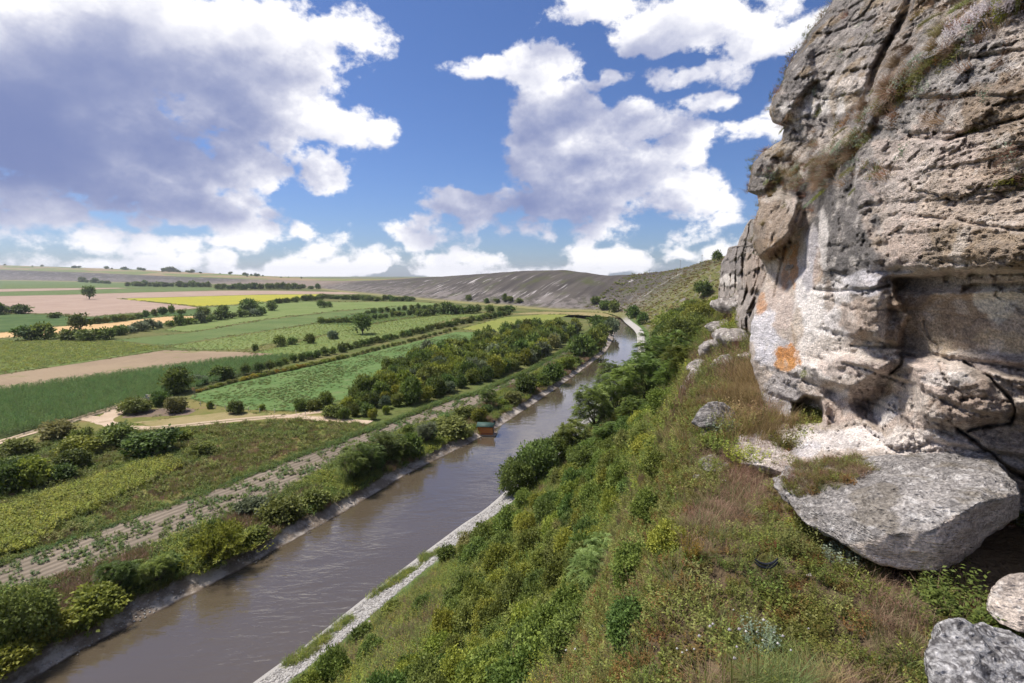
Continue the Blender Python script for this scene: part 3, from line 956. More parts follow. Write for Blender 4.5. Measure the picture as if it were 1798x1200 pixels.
BLOCK = [(1322, 342), (1372, 338), (1412, 348), (1404, 395), (1388, 428), (1366, 440), (1352, 460), (1330, 452), (1316, 400)]
LEDGE = [(1300, 345), (1390, 330), (1450, 292), (1510, 235), (1560, 168), (1620, 112), (1700, 52), (1800, -20), (2100, -200)]
RECESS = [(1562, 488), (1640, 478), (1798, 470), (2100, 455), (2100, 690), (1798, 668), (1700, 648), (1640, 632), (1582, 624), (1578, 600), (1592, 555), (1570, 520)]
RECESS2 = [(1566, 486), (1650, 480), (1800, 474), (2100, 460), (2100, 530), (1798, 512), (1690, 512), (1600, 517), (1574, 512)]
CRACKS = [([(1409, 342), (1399, 366), (1392, 398), (1387, 424)], 4.0, 0.7),
          ([(1604, -20), (1588, 25), (1566, 62), (1546, 104), (1530, 150)], 6.5, 0.75),
          ([(1692, 636), (1738, 662), (1764, 690), (1781, 718), (1777, 744), (1740, 748), (1700, 758)], 2.6, 0.30),
          ([(1682, 752), (1716, 778), (1740, 800), (1766, 822), (1798, 840)], 3.2, 0.35),
          ([(1562, 655), (1585, 640), (1586, 626)], 2.4, 0.30),
          ([(1583, 622), (1606, 624)], 4.0, 0.40),
          ([(1620, 565), (1629, 590), (1634, 600), (1645, 606), (1648, 620)], 2.0, 0.10),
          ([(1430, 508), (1476, 512), (1560, 505)], 2.6, 0.30),
          ([(1496, 606), (1530, 611), (1580, 612)], 2.6, 0.28),
          ([(1598, 240), (1660, 246), (1798, 206)], 3.5, 0.22),
          ([(1616, 380), (1700, 392), (1798, 404)], 3.0, 0.16),
          ([(1500, 705), (1545, 735), (1556, 770)], 2.0, 0.15),
          ([(1382, 420), (1372, 470), (1362, 520)], 3.0, 0.25)]


def cells(P):
    """cellular noise: a random value per cell and the distance to the cell border"""
    i0 = np.floor(P).astype(np.int64)
    f1 = np.full(P.shape[:-1], 9.0)
    f2 = f1.copy()
    idv = np.zeros(P.shape[:-1])
    for dx in (-1, 0, 1):
        for dy in (-1, 0, 1):
            for dz in (-1, 0, 1):
                q = (i0 + (dx, dy, dz)) & 255
                h = _perm[_perm[_perm[q[..., 0]] + q[..., 1]] + q[..., 2]]
                off = np.stack([_perm[h + 3], _perm[h + 71], _perm[h + 139]], -1) / 255.0
                d = np.linalg.norm(i0 + (dx, dy, dz) + off - P, axis=-1)
                nw = d < f1
                f2 = np.where(nw, f1, np.minimum(f2, d))
                idv = np.where(nw, h / 255.0, idv)
                f1 = np.where(nw, d, f1)
    return idv, f2 - f1


def dipped(W):
    W = W.copy()
    W[..., 2] += 0.32 * (10.0 - W[..., 1]) * sstep(W[..., 2], 40.3, 43.0)
    return W


def wall_feat(px, py, t, W):
    # hand-drawn joints wander a little
    wx = px + 7 * fbm(np.stack([px * 0.02, py * 0.02, px * 0], -1), 3)
    wy = py + 6 * fbm(np.stack([px * 0.02, py * 0.02, px * 0 + 40], -1), 3)
    o = np.zeros_like(px)
    sdp = poly_sd(wx, wy, BLOCK)
    o -= 1.5 * sstep(sdp, -2, 14)
    under = poly_sd(wx, wy, [(1340, 445), (1395, 415), (1412, 398), (1418, 470), (1385, 520), (1345, 500)])
    o += 0.7 * sstep(under, -3, 10)
    o += 0.9 * sstep(above(wx, wy, LEDGE), -6, 55) * sstep(px, 1380, 1460)
    o -= 0.35 * sstep(np.abs(above(wx, wy, LEDGE) - 6), 26, 4) * sstep(px, 1420, 1480)
    # bulge of the overhanging beds and the hollow beneath
    o -= 0.55 * np.exp(-((wy - 430) / 70.0) ** 2) * sstep(px, 1560, 1660)
    o += 0.44 * sstep(poly_sd(wx, wy, RECESS), -2, 9)
    o += 0.38 * sstep(poly_sd(wx, wy, RECESS2), -2, 8) * sstep(-px, -1790, -1620)
    o += 0.25 * sstep(poly_sd(wx, wy, [(1690, 500), (2100, 480), (2100, 520), (1690, 512)]), -2, 4)
    # buttress nose
    o -= 0.55 * sstep(poly_sd(wx, wy, [(1462, 515), (1500, 462), (1558, 478), (1566, 540), (1556, 606), (1490, 600), (1465, 560)]), -3, 26)
    o -= 0.30 * sstep(poly_sd(wx, wy, [(1440, 340), (1520, 240), (1530, 380), (1560, 470), (1500, 480), (1435, 500)]), -2, 24)
    # lower nose with its sheltered flank
    o -= 0.55 * sstep(poly_sd(wx, wy, [(1400, 640), (1480, 616), (1580, 628), (1566, 654), (1520, 686), (1490, 708), (1440, 682)]), -2, 20)
    o += 0.55 * sstep(poly_sd(wx, wy, [(1486, 708), (1562, 660), (1576, 690), (1560, 712), (1545, 765), (1500, 735)]), -2, 22)
    o -= 0.45 * sstep(poly_sd(wx, wy, [(1586, 628), (1700, 638), (1742, 668), (1776, 722), (1772, 744), (1700, 758), (1622, 752), (1600, 700)]), -2, 22)
    # alcove and the curved rib beside it
    o += 1.0 * sstep(poly_sd(wx, wy, [(1392, 708), (1412, 694), (1440, 698), (1449, 716), (1446, 744), (1390, 746)]), -2, 7)
    o += 0.35 * sstep(poly_sd(wx, wy, [(1436, 690), (1460, 676), (1490, 682), (1486, 702), (1445, 706)]), -2, 12)
    o -= 0.25 * np.exp(-(seg_dist(wx, wy, [(1440, 700), (1452, 715), (1452, 740), (1436, 752)]) / 7.0) ** 2)
    for pts, w, dp in CRACKS:
        o += dp * np.exp(-(seg_dist(wx, wy, pts) / w) ** 2)
    # overhanging lips on the skyline
    o -= 0.6 * sstep(poly_sd(wx, wy, [(1300, 262), (1350, 255), (1372, 300), (1345, 342), (1300, 345)]), -2, 10)
    o -= 0.5 * sstep(poly_sd(wx, wy, [(1340, 160), (1420, 80), (1440, 140), (1378, 222), (1340, 215)]), -2, 12)
    # bedding, blocks and pitting; the upper beds dip towards the viewer
    W = dipped(W)
    big = fbm(W * np.array([0.55, 0.55, 0.8]), 4)
    bed = fbm(W * np.array([0.5, 0.5, 4.2]) + 3, 5, 0.6)
    ben = np.abs(bed)
    fin = fbm(W * np.array([2.6, 2.6, 5.0]) + 9, 5, 0.6)
    steps = W[..., 2] * 1.55 + 0.35 * fbm(W * 0.5 + 70, 3)
    fr = steps - np.floor(steps)
    ledges = sstep(fr, 0.0, 0.16) * (1 - fr * 0.6)
    rough = np.full(px.shape, 1.0)
    smooth_zone = sstep(poly_sd(px, py, [(1330, 480), (1400, 415), (1440, 400), (1450, 560), (1440, 640), (1330, 660)]), -10, 25)
    plaster = sstep(poly_sd(px, py, [(1592, 520), (2100, 515), (2100, 660), (1600, 615)]), -6, 10)
    rough = 1 - 0.75 * np.maximum(smooth_zone, plaster)
    cid, edge = cells(W * np.array([0.75, 0.75, 1.55]) + 0.25 * np.stack([big, bed, fin], -1))
    cid2, edge2 = cells(W * np.array([1.9, 1.9, 3.6]) + 0.2 * np.stack([bed, fin, big], -1) + 40)
    o += rough * (0.17 * (cid - 0.5) + 0.06 * (cid2 - 0.5) + 0.06 * (1 - sstep(edge, 0.0, 0.07)) + 0.03 * (1 - sstep(edge2, 0.0, 0.10)))
    upper = sstep(above(px, py, LEDGE), -10, 30)
    o += rough * (0.40 * big + 0.13 * ben + 0.12 * fin - 0.24 * ledges * (0.5 + 0.5 * sstep(fbm(W * 0.7 + 20, 2), -0.2, 0.2)))
    o += upper * 0.25 * fbm(W * np.array([1.3, 1.3, 2.0]) + 50, 4, 0.6)
    o += rough * 0.09 * fbm(W * np.array([7, 7, 15.0]), 4, 0.65) * (0.35 + 0.65 * sstep(px, 1480, 1620))
    return o


def paint(px, py, W, base, blobs, seed=0):
    C = np.ones(px.shape + (3,)) * np.array(base)
    for i, (x, y, rx, ry, rgb, amt) in enumerate(blobs):
        sel = (np.abs(px - x) < 1.9 * rx) & (np.abs(py - y) < 1.9 * ry)
        if not sel.any():
            continue
        qx, qy = px[sel], py[sel]
        n = fbm(np.stack([qx * 0.022, qy * 0.022, qx * 0 + i * 7.7 + seed], -1), 5, 0.62)
        d = np.hypot((qx - x) / rx, (qy - y) / ry) + n * (1.5 if rgb[0] > 2.2 * rgb[1] else 0.9)
        m_ = (sstep(-d, -1.06, -0.86) * amt)[:, None]
        C[sel] = C[sel] * (1 - m_) + np.array(rgb) * m_
    return C


GREY, DGREY = (0.20, 0.185, 0.178), (0.125, 0.118, 0.115)
BEIGE, PINK, BROWN = (0.41, 0.335, 0.27), (0.45, 0.37, 0.325), (0.245, 0.185, 0.13)
WHITE, PALE, BLUE, RUST = (0.66, 0.625, 0.60), (0.55, 0.49, 0.44), (0.50, 0.49, 0.52), (0.42, 0.185, 0.055)
WALL_COL = [
    (1500, 60, 150, 190, GREY, 0.9), (1430, 110, 60, 90, DGREY, 0.8), (1420, 190, 70, 60, GREY, 0.8), (1480, 110, 60, 60, (0.30, 0.27, 0.245), 0.7),
    (1430, 185, 60, 16, WHITE, 0.85), (1490, 150, 45, 14, PALE, 0.8), (1400, 205, 22, 26, PALE, 0.6), (1570, 60, 40, 120, (0.30, 0.25, 0.21), 0.6),
    (1640, 150, 90, 60, GREY, 0.7), (1580, 250, 75, 110, (0.26, 0.245, 0.235), 0.85), (1690, 110, 90, 60, (0.30, 0.285, 0.275), 0.8),
    (1360, 300, 50, 60, (0.30, 0.265, 0.22), 0.8), (1335, 310, 22, 36, GREY, 0.8), (1355, 395, 40, 46, (0.275, 0.215, 0.165), 0.85), (1352, 436, 30, 18, (0.26, 0.19, 0.13), 0.8), (1410, 370, 20, 40, PINK, 0.6),
    (1480, 420, 60, 100, DGREY, 0.95), (1455, 350, 50, 60, DGREY, 0.9), (1500, 330, 40, 60, GREY, 0.8), (1470, 300, 60, 40, GREY, 0.8), (1505, 470, 60, 28, DGREY, 0.8), (1535, 480, 20, 14, BLUE, 0.5),
    (1650, 300, 110, 90, PINK, 0.75), (1600, 330, 60, 100, (0.47, 0.41, 0.37), 0.7), (1720, 360, 110, 90, BEIGE, 0.7), (1760, 190, 70, 60, BROWN, 0.8), (1770, 290, 50, 60, BROWN, 0.5),
    (1680, 430, 140, 36, (0.29, 0.225, 0.16), 0.85), (1590, 420, 40, 50, PINK, 0.7), (1760, 455, 60, 30, BROWN, 0.7), (1750, 480, 70, 9, PALE, 0.55),
    (1400, 470, 14, 60, RUST, 0.62), (1378, 470, 8, 46, RUST, 0.5), (1412, 490, 15, 80, BLUE, 0.9), (1426, 455, 14, 60, (0.42, 0.40, 0.42), 0.85), (1436, 480, 9, 70, (0.36, 0.25, 0.17), 0.5), (1405, 540, 14, 60, WHITE, 0.8), (1400, 575, 12, 36, (0.30, 0.22, 0.14), 0.55), (1445, 425, 8, 60, WHITE, 0.7),
    (1365, 545, 30, 40, (0.40, 0.33, 0.30), 0.6), (1340, 585, 26, 60, BLUE, 0.9), (1362, 615, 32, 28, BLUE, 0.7), (1336, 535, 12, 18, RUST, 0.6), (1370, 690, 36, 36, (0.30, 0.29, 0.295), 0.7), (1390, 655, 30, 20, (0.36, 0.33, 0.32), 0.7),
    (1440, 560, 30, 75, WHITE, 0.9), (1475, 545, 26, 60, (0.60, 0.57, 0.56), 0.85), (1440, 630, 60, 40, (0.60, 0.555, 0.52), 0.85), (1480, 620, 60, 30, PALE, 0.7), (1455, 520, 12, 26, (0.28, 0.21, 0.15), 0.6), (1520, 500, 36, 22, BLUE, 0.7), (1510, 560, 36, 40, (0.37, 0.29, 0.235), 0.75), (1549, 560, 8, 50, WHITE, 0.8), (1500, 645, 60, 20, PINK, 0.7),
    (1575, 560, 18, 60, (0.26, 0.195, 0.145), 0.8), (1650, 570, 70, 50, (0.43, 0.35, 0.26), 0.85), (1700, 560, 50, 60, (0.30, 0.235, 0.18), 0.75), (1620, 530, 40, 16, (0.24, 0.175, 0.12), 0.6),
    (1748, 528, 46, 24, (0.64, 0.615, 0.56), 0.95), (1758, 550, 22, 20, (0.64, 0.615, 0.56), 0.9), (1790, 520, 26, 16, (0.60, 0.57, 0.52), 0.8), (1770, 600, 60, 22, (0.47, 0.39, 0.28), 0.75), (1740, 640, 70, 14, (0.30, 0.25, 0.23), 0.7),
    (1650, 645, 60, 14, PALE, 0.75), (1620, 670, 40, 40, PINK, 0.75), (1700, 710, 70, 42, (0.30, 0.235, 0.19), 0.85), (1660, 665, 50, 14, WHITE, 0.5), (1785, 700, 20, 60, BROWN, 0.4), (1600, 740, 40, 24, PINK, 0.5), (1790, 780, 26, 40, (0.30, 0.25, 0.22), 0.6),
    (1535, 700, 40, 26, (0.30, 0.235, 0.195), 0.8), (1555, 715, 22, 28, WHITE, 0.75), (1600, 690, 26, 30, PALE, 0.7), (1462, 690, 24, 12, WHITE, 0.8), (1480, 720, 50, 22, (0.40, 0.32, 0.275), 0.8), (1452, 720, 6, 24, PINK, 0.7),
    (1480, 772, 100, 20, (0.60, 0.56, 0.54), 0.85), (1600, 775, 60, 26, (0.62, 0.57, 0.53), 0.8), (1680, 790, 50, 20, (0.50, 0.44, 0.41), 0.7), (1420, 790, 30, 14, BLUE, 0.6),
    (1389, 627, 20, 24, RUST, 0.95), (1380, 640, 16, 10, (0.50, 0.25, 0.09), 0.9),
]


def wall_color(px, py, W):
    W = dipped(W)
    C = paint(px, py, W, (0.390, 0.335, 0.290), WALL_COL)
    # grey lichen and dark crust breaking up the upper wall; bed-by-bed tone
    li = fbm(W * 2.2 + 5, 5, 0.65)
    up_ = sstep(above(px, py, LEDGE), -40, 60)
    m_ = (sstep(li, 0.02, 0.20) * (0.30 + 0.5 * up_))[..., None]
    C = C * (1 - m_) + np.array((0.165, 0.155, 0.148)) * m_
    m_ = (sstep(-li, 0.10, 0.28) * 0.45)[..., None]
    C = C * (1 - m_) + np.array((0.56, 0.52, 0.48)) * m_
    b = fbm(W * np.array([0.4, 0.4, 5.0]) + 2, 4, 0.6)
    C = C * (1 + 0.22 * b[..., None])
    # rust-yellow lichen on the upper beds
    y = (sstep(fbm(W * 1.4 + 90, 4), 0.16, 0.34) * up_ * 0.45)[..., None]
    C = C * (1 - y) + np.array((0.24, 0.16, 0.065)) * y
    return np.clip(C, 0.02, 0.8), np.clip(0.25 + 0.9 * sstep(px, 1540, 1640) * sstep(-py, -480, -440) + 0.6 * up_, 0, 1)


me, WALL = relief('cliff', WALL_L, 2060, -260, 1000, 2.7, WALL_T, wall_feat, wall_color, 4.0)
cliff = obj('cliff', me, kind='structure')
WALL_BVH = BVHTree.FromPolygons([tuple(v) for v in WALL.reshape(-1, 3)], [tuple(f) for f in grid_faces(*WALL.shape[:2])])

# the cliff going on behind, blocky and lower
OUT_L = [(385, 1318), (400, 1308), (408, 1305), (420, 1299), (431, 1296), (434, 1281), (442, 1277), (449, 1274), (458, 1267), (480, 1265), (503, 1262), (560, 1258), (640, 1262)]
OUT_T = [(1308, 400, 30), (1275, 440, 40), (1264, 500, 42), (1300, 450, 30), (1330, 450, 23), (1345, 420, 21), (1340, 520, 19.5), (1300, 520, 29), (1400, 400, 17.5), (1400, 560, 16.8), (1320, 385, 26), (1262, 560, 41), (1320, 560, 20)]


def out_feat(px, py, t, W):
    cell = fbm(W * np.array([0.35, 0.35, 0.5]), 3)
    st = W[..., 2] * 1.1 + fbm(W * 0.3, 2) * 0.6
    fr = st - np.floor(st)
    col_ = np.floor(px / 17.0 + 0.8 * fbm(np.stack([px * 0.01, py * 0.03, px * 0], -1), 2))
    blk = pnoise(np.stack([col_ * 3.3, np.floor(st) * 2.7, px * 0 + 0.5], -1))
    return 2.6 * cell - 0.7 * sstep(fr, 0, 0.2) * (1 - fr) + 0.45 * blk + 0.8 * fbm(W * np.array([0.9, 0.9, 1.6]), 5, 0.6)


def out_color(px, py, W):
    C = paint(px, py, W, (0.31, 0.275, 0.25), [(1285, 460, 26, 40, (0.23, 0.21, 0.20), 0.8), (1285, 492, 20, 12, (0.56, 0.52, 0.48), 0.85), (1312, 470, 8, 30, (0.52, 0.44, 0.37), 0.7), (1325, 480, 20, 40, (0.28, 0.22, 0.18), 0.6)], 50)
    li = fbm(W * 0.9, 4)
    m_ = (sstep(li, 0.0, 0.2) * 0.5)[..., None]
    return np.clip(C * (1 - m_) + np.array((0.17, 0.155, 0.14)) * m_, 0.02, 0.8), px * 0 + 0.3


me, W2 = relief('cliff', OUT_L, 1420, 385, 640, 1.6, OUT_T, out_feat, out_color, 3.0)
cliff2 = obj('cliff', me, kind='structure')


# ------------------------------------------------------------------ boulders and outcrops: hull -> voxel remesh -> weathering
def rock_mesh(name, pts, voxel, amp, seed, color, bedded=0.0, sharp=0.0, rnd=2):
    bm = bmesh.new()
    for p in pts:
        bm.verts.new(p)
    bmesh.ops.convex_hull(bm, input=bm.verts[:])
    me0 = bpy.data.meshes.new('hull')
    bm.to_mesh(me0)
    bm.free()
    o = bpy.data.objects.new('hull', me0)
    COL.objects.link(o)
    md = o.modifiers.new('r', 'REMESH')
    md.mode = 'VOXEL'
    md.voxel_size = voxel
    sm = o.modifiers.new('s', 'SMOOTH')
    sm.iterations = rnd
    dg = bpy.context.evaluated_depsgraph_get()
    me = bpy.data.meshes.new_from_object(o.evaluated_get(dg))
    bpy.data.objects.remove(o)
    bpy.data.meshes.remove(me0)
    n = len(me.vertices)
    V = np.empty(n * 3, np.float32)
    me.vertices.foreach_get('co', V)
    V = V.reshape(-1, 3).astype(float)
    N = np.empty(n * 3, np.float32)
    me.vertices.foreach_get('normal', N)
    N = N.reshape(-1, 3).astype(float)
    S = 1.0 / amp
    d = 0.55 * fbm(V * 0.16 * S + seed, 3) + 0.30 * fbm(V * 0.5 * S + seed + 4, 4, 0.6)
    if sharp:
        d = d + sharp * (ridged(V * 0.30 * S + seed + 8, 3) - 0.6)
    if bedded:
        st = V[:, 2] / amp * 0.55 + 0.5 * fbm(V * 0.1 * S + seed, 2)
        fr = st - np.floor(st)
        d = d - bedded * (1 - sstep(fr, 0, 0.25)) * (1 - np.abs(N[:, 2]))
    V = V + N * (d * amp)[:, None]
    C, pit = color(V, N)
    me.vertices.foreach_set('co', V.astype(np.float32).ravel())
    me.polygons.foreach_set('use_smooth', np.ones(len(me.polygons), bool))
    a = me.attributes.new('Col', 'FLOAT_COLOR', 'POINT')
    a.data.foreach_set('color', np.concatenate([np.clip(C, 0.02, 0.8), np.ones((n, 1))], 1).astype(np.float32).ravel())
    a = me.attributes.new('pit', 'FLOAT', 'POINT')
    a.data.foreach_set('value', np.full(n, pit, np.float32))
    me.materials.clear()
    me.materials.append(m_rock)
    me.name = name
    me.update()
    return me


def lichen(base, dark, light, fresh=None, fdir=(0, 0, -1), fs=0.1, sc=3.0, seed=0, cover=0.0):
    base, dark, light = map(np.array, (base, dark, light))

    def f(V, N):
        n1 = fbm(V * sc + seed, 5, 0.65)[:, None]
        n2 = fbm(V * sc * 2.6 + seed + 30, 4, 0.65)[:, None]
        C = np.ones((len(V), 1)) * base
        m_ = sstep(n1, -0.10 - cover, 0.14 - cover)
        C = C * (1 - m_) + dark * m_
        m_ = sstep(n2, 0.10, 0.26)
        C = C * (1 - m_) + light * m_
        if fresh is not None:
            w = sstep((N * np.array(fdir)).sum(1) + 0.25 * n1[:, 0], fs, fs + 0.22)[:, None]
            fc = np.array(fresh) * (1 + 0.5 * n1)
            C = C * (1 - w) + fc * w
        return C, 0.6
    return f


def PX3(lst):
    return [tuple(at(a, b, t)) for a, b, t in lst]


def finish(o, label, cat, group=None):
    o['label'] = label
    o['category'] = cat
    if group:
        o['group'] = group
    return o


def recentre(me):
    """move the mesh so that its origin is at its base centre, return that point"""
    n = len(me.vertices)
    V = np.empty(n * 3, np.float32)
    me.vertices.foreach_get('co', V)
    V = V.reshape(-1, 3)
    c = np.array([V[:, 0].mean(), V[:, 1].mean(), V[:, 2].min()])
    me.vertices.foreach_set('co', (V - c).astype(np.float32).ravel())
    me.update()
    return c


def rock(name, pts, voxel, amp, seed, color, label, cat, group=None, **kw):
    me = rock_mesh(name, pts, voxel, amp, seed, color, **kw)
    c = recentre(me)
    return finish(obj(name, me, loc=c), label, cat, group)


GB = ((0.325, 0.305, 0.29), (0.215, 0.203, 0.195), (0.41, 0.39, 0.375))


def boulder_col(V, N):
    C, _ = lichen(*GB, sc=15.0, seed=1, cover=0.05)(V, N)
    u, v, _t = proj(V)
    n1 = fbm(V * 3.0 + 2, 4)
    C = C * (0.86 + 0.55 * fbm(V * 0.9 + 6, 3)[:, None])
    sp = sstep(fbm(V * 5.0 + 60, 4), 0.20, 0.32)[:, None]
    C = C * (1 - 0.75 * sp) + np.array((0.50, 0.485, 0.47)) * 0.75 * sp
    mo = (sstep(fbm(V * 1.7 + 80, 4), 0.16, 0.34) * 0.6)[:, None]
    C = C * (1 - mo) + np.array((0.145, 0.125, 0.095)) * mo
    line = np.interp(u, [1470, 1492, 1566, 1643, 1659, 1717, 1783, 1810], [975, 956, 938, 930, 912, 882, 868, 862])
    w = sstep(v - line + 16 * n1, -2, 9)[:, None]
    st = fbm(V * np.array([2.0, 2.0, 7.0]) + 9, 4)[:, None]
    fc = np.array((0.64, 0.55, 0.475)) * (1 + 0.35 * st)
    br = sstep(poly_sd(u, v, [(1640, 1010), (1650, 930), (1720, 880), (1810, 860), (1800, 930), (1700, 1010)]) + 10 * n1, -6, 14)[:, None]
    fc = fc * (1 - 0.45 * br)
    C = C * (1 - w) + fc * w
    # dry moss on the left shoulder
    m_ = sstep(poly_sd(u, v, [(1372, 850), (1420, 812), (1520, 806), (1525, 835), (1460, 860), (1400, 866)]) + 26 * n1, -4, 12)[:, None]
    C = C * (1 - 0.8 * m_) + np.array((0.12, 0.095, 0.05)) * 0.8 * m_
    return C, 0.6


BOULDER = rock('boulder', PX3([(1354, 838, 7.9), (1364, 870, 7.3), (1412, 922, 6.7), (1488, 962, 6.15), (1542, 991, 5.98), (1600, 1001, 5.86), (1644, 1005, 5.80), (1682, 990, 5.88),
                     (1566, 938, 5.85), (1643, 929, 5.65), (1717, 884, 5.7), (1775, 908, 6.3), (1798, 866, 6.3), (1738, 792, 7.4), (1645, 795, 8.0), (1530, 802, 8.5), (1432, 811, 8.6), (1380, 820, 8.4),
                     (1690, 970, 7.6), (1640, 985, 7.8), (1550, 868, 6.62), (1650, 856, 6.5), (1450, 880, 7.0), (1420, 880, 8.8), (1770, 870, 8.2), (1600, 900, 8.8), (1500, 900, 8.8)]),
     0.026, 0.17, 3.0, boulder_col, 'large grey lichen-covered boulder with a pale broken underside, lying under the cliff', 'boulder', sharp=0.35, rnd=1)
rock('boulder', PX3([(1632, 1128, 3.9), (1650, 1104, 3.95), (1690, 1092, 4.0), (1735, 1100, 4.05), (1780, 1128, 4.0), (1830, 1150, 3.9), (1860, 1260, 3.4), (1640, 1250, 3.4),
                     (1636, 1180, 3.7), (1740, 1260, 3.3), (1700, 1110, 4.9), (1800, 1140, 4.9), (1660, 1160, 4.7), (1850, 1230, 4.6)]),
     0.018, 0.13, 9.0, lichen((0.32, 0.315, 0.315), (0.11, 0.105, 0.105), (0.46, 0.455, 0.455), sc=12.0, seed=7, cover=0.02),
     'craggy grey rock mottled with black and white lichen, in the bottom right corner', 'boulder', sharp=0.5)
rock('boulder', PX3([(1730, 1072, 4.9), (1740, 1040, 4.95), (1762, 1018, 5.0), (1800, 1010, 5.0), (1850, 1030, 5.0), (1860, 1110, 4.6), (1790, 1112, 4.6), (1750, 1098, 4.7), (1800, 1060, 5.7), (1760, 1050, 5.6)]),
     0.02, 0.12, 5.0, lichen((0.52, 0.45, 0.39), (0.36, 0.31, 0.27), (0.60, 0.55, 0.50), sc=3.0, seed=3), 'smooth pale beige rock just behind the craggy lichen rock', 'boulder', bedded=0.3)
rock('boulder', PX3([(1216, 742, 12.8), (1224, 722, 12.9), (1246, 706, 13.1), (1274, 708, 13.3), (1298, 726, 13.4), (1296, 746, 12.9), (1250, 748, 12.5), (1226, 752, 12.6), (1272, 720, 14.6), (1240, 714, 14.4), (1296, 732, 14.8)]),
     0.03, 0.16, 21.0, lichen((0.20, 0.19, 0.185), (0.10, 0.096, 0.094), (0.30, 0.29, 0.28), sc=3, seed=4), 'dark grey overhanging rock on the ledge edge below the dry golden grass', 'rock', sharp=0.4)
rock('boulder', PX3([(1236, 738, 13.1), (1268, 734, 13.1), (1330, 742, 13.0), (1345, 800, 11.8), (1230, 802, 11.9), (1231, 760, 12.7), (1350, 735, 14.6), (1350, 800, 13.4), (1240, 720, 14.6)]),
     0.03, 0.14, 25.0, lichen((0.46, 0.41, 0.37), (0.24, 0.21, 0.19), (0.56, 0.52, 0.48), sc=3, seed=5), 'pale broken ledge carrying the dark overhanging rock', 'rock', sharp=0.3, bedded=0.3)
rock('rock_outcrop', PX3([(1204, 664, 21.5), (1212, 648, 21.8), (1240, 640, 22), (1280, 642, 22.3), (1300, 664, 21.5), (1296, 700, 19.6), (1262, 690, 20.2), (1226, 684, 20.6), (1206, 676, 21.0), (1250, 650, 25), (1290, 660, 25), (1215, 660, 24)]),
     0.06, 0.35, 31.0, lichen((0.36, 0.33, 0.31), (0.18, 0.165, 0.155), (0.58, 0.55, 0.52), fresh=(0.60, 0.56, 0.52), fdir=(-0.8, -0.5, 0), fs=0.55, sc=1.6, seed=6), 'white-faced rock outcrop beside the dark green trees', 'rock', sharp=0.4, bedded=0.5)
rock('rock_slab', PX3([(1284, 790, 11.2), (1296, 766, 11.9), (1340, 752, 12.6), (1392, 756, 12.5), (1404, 800, 10.5), (1380, 830, 9.5), (1340, 818, 9.9), (1300, 812, 10.4), (1300, 830, 10.6), (1385, 850, 9.8)]),
     0.03, 0.12, 35.0, lichen((0.44, 0.385, 0.355), (0.33, 0.29, 0.275), (0.54, 0.50, 0.47), sc=2.0, seed=8), 'flat pale pinkish rock slab on the ledge left of the cave', 'rock slab', bedded=0.3)
rock('boulder', PX3([(1226, 812, 11.0), (1240, 800, 11.2), (1276, 798, 11.3), (1290, 812, 11.0), (1280, 828, 10.4), (1240, 830, 10.3), (1262, 804, 12.0), (1234, 806, 11.8)]),
     0.03, 0.12, 41.0, lichen((0.24, 0.22, 0.215), (0.13, 0.12, 0.115), (0.36, 0.33, 0.31), sc=3.5, seed=9), 'low dark rock at the ledge edge left of the yellow-green bush', 'rock', sharp=0.5)
rock('stone', PX3([(1234, 985, 6.7), (1237, 972, 6.8), (1246, 965, 6.85), (1254, 967, 6.85), (1252, 978, 6.7), (1242, 988, 6.6), (1246, 974, 7.0)]),
     0.008, 0.03, 45.0, lichen((0.62, 0.58, 0.54), (0.50, 0.46, 0.42), (0.70, 0.67, 0.64), sc=6, seed=10), 'small white stone in the dry grass at the ledge edge', 'stone')


# ------------------------------------------------------------------ plants
def leaf_mat(name, dark, light, hue=0.035, trans=0.34, third=None):
    m_, k = mat(name)
    t = k.n('ShaderNodeAttribute', attribute_name='tint').outputs['Fac']
    rnd = k.n('ShaderNodeObjectInfo').outputs['Random']
    c = k.mix(t, dark, light)
    if third is not None:
        c = k.mix(k.smooth(k.m('FRACT', k.m('MULTIPLY', rnd, 7.31)), 0.55, 0.9), c, k.mix(t, tuple(0.55 * x for x in third), third))
    hs = k.n('ShaderNodeHueSaturation', {'Hue': k.lin(k.m('FRACT', k.m('MULTIPLY', rnd, 3.7)), 0, 1, 0.5 - hue * 1.2, 0.5 + hue * 0.1), 'Saturation': 1.0,
                                         'Value': k.lin(rnd, 0, 1, 1.45, 2.4), 'Color': c})
    c = hs.outputs[0]
    d = k.n('ShaderNodeBsdfPrincipled', {'Base Color': c, 'Roughness': 0.6, 'Specular IOR Level': 0.22})
    tr = k.n('ShaderNodeBsdfTranslucent', {'Color': c})
    mx = k.n('ShaderNodeMixShader', {0: trans, 1: d.outputs[0], 2: tr.outputs[0]})
    k.n('ShaderNodeOutputMaterial', {'Surface': mx.outputs[0]})
    return m_


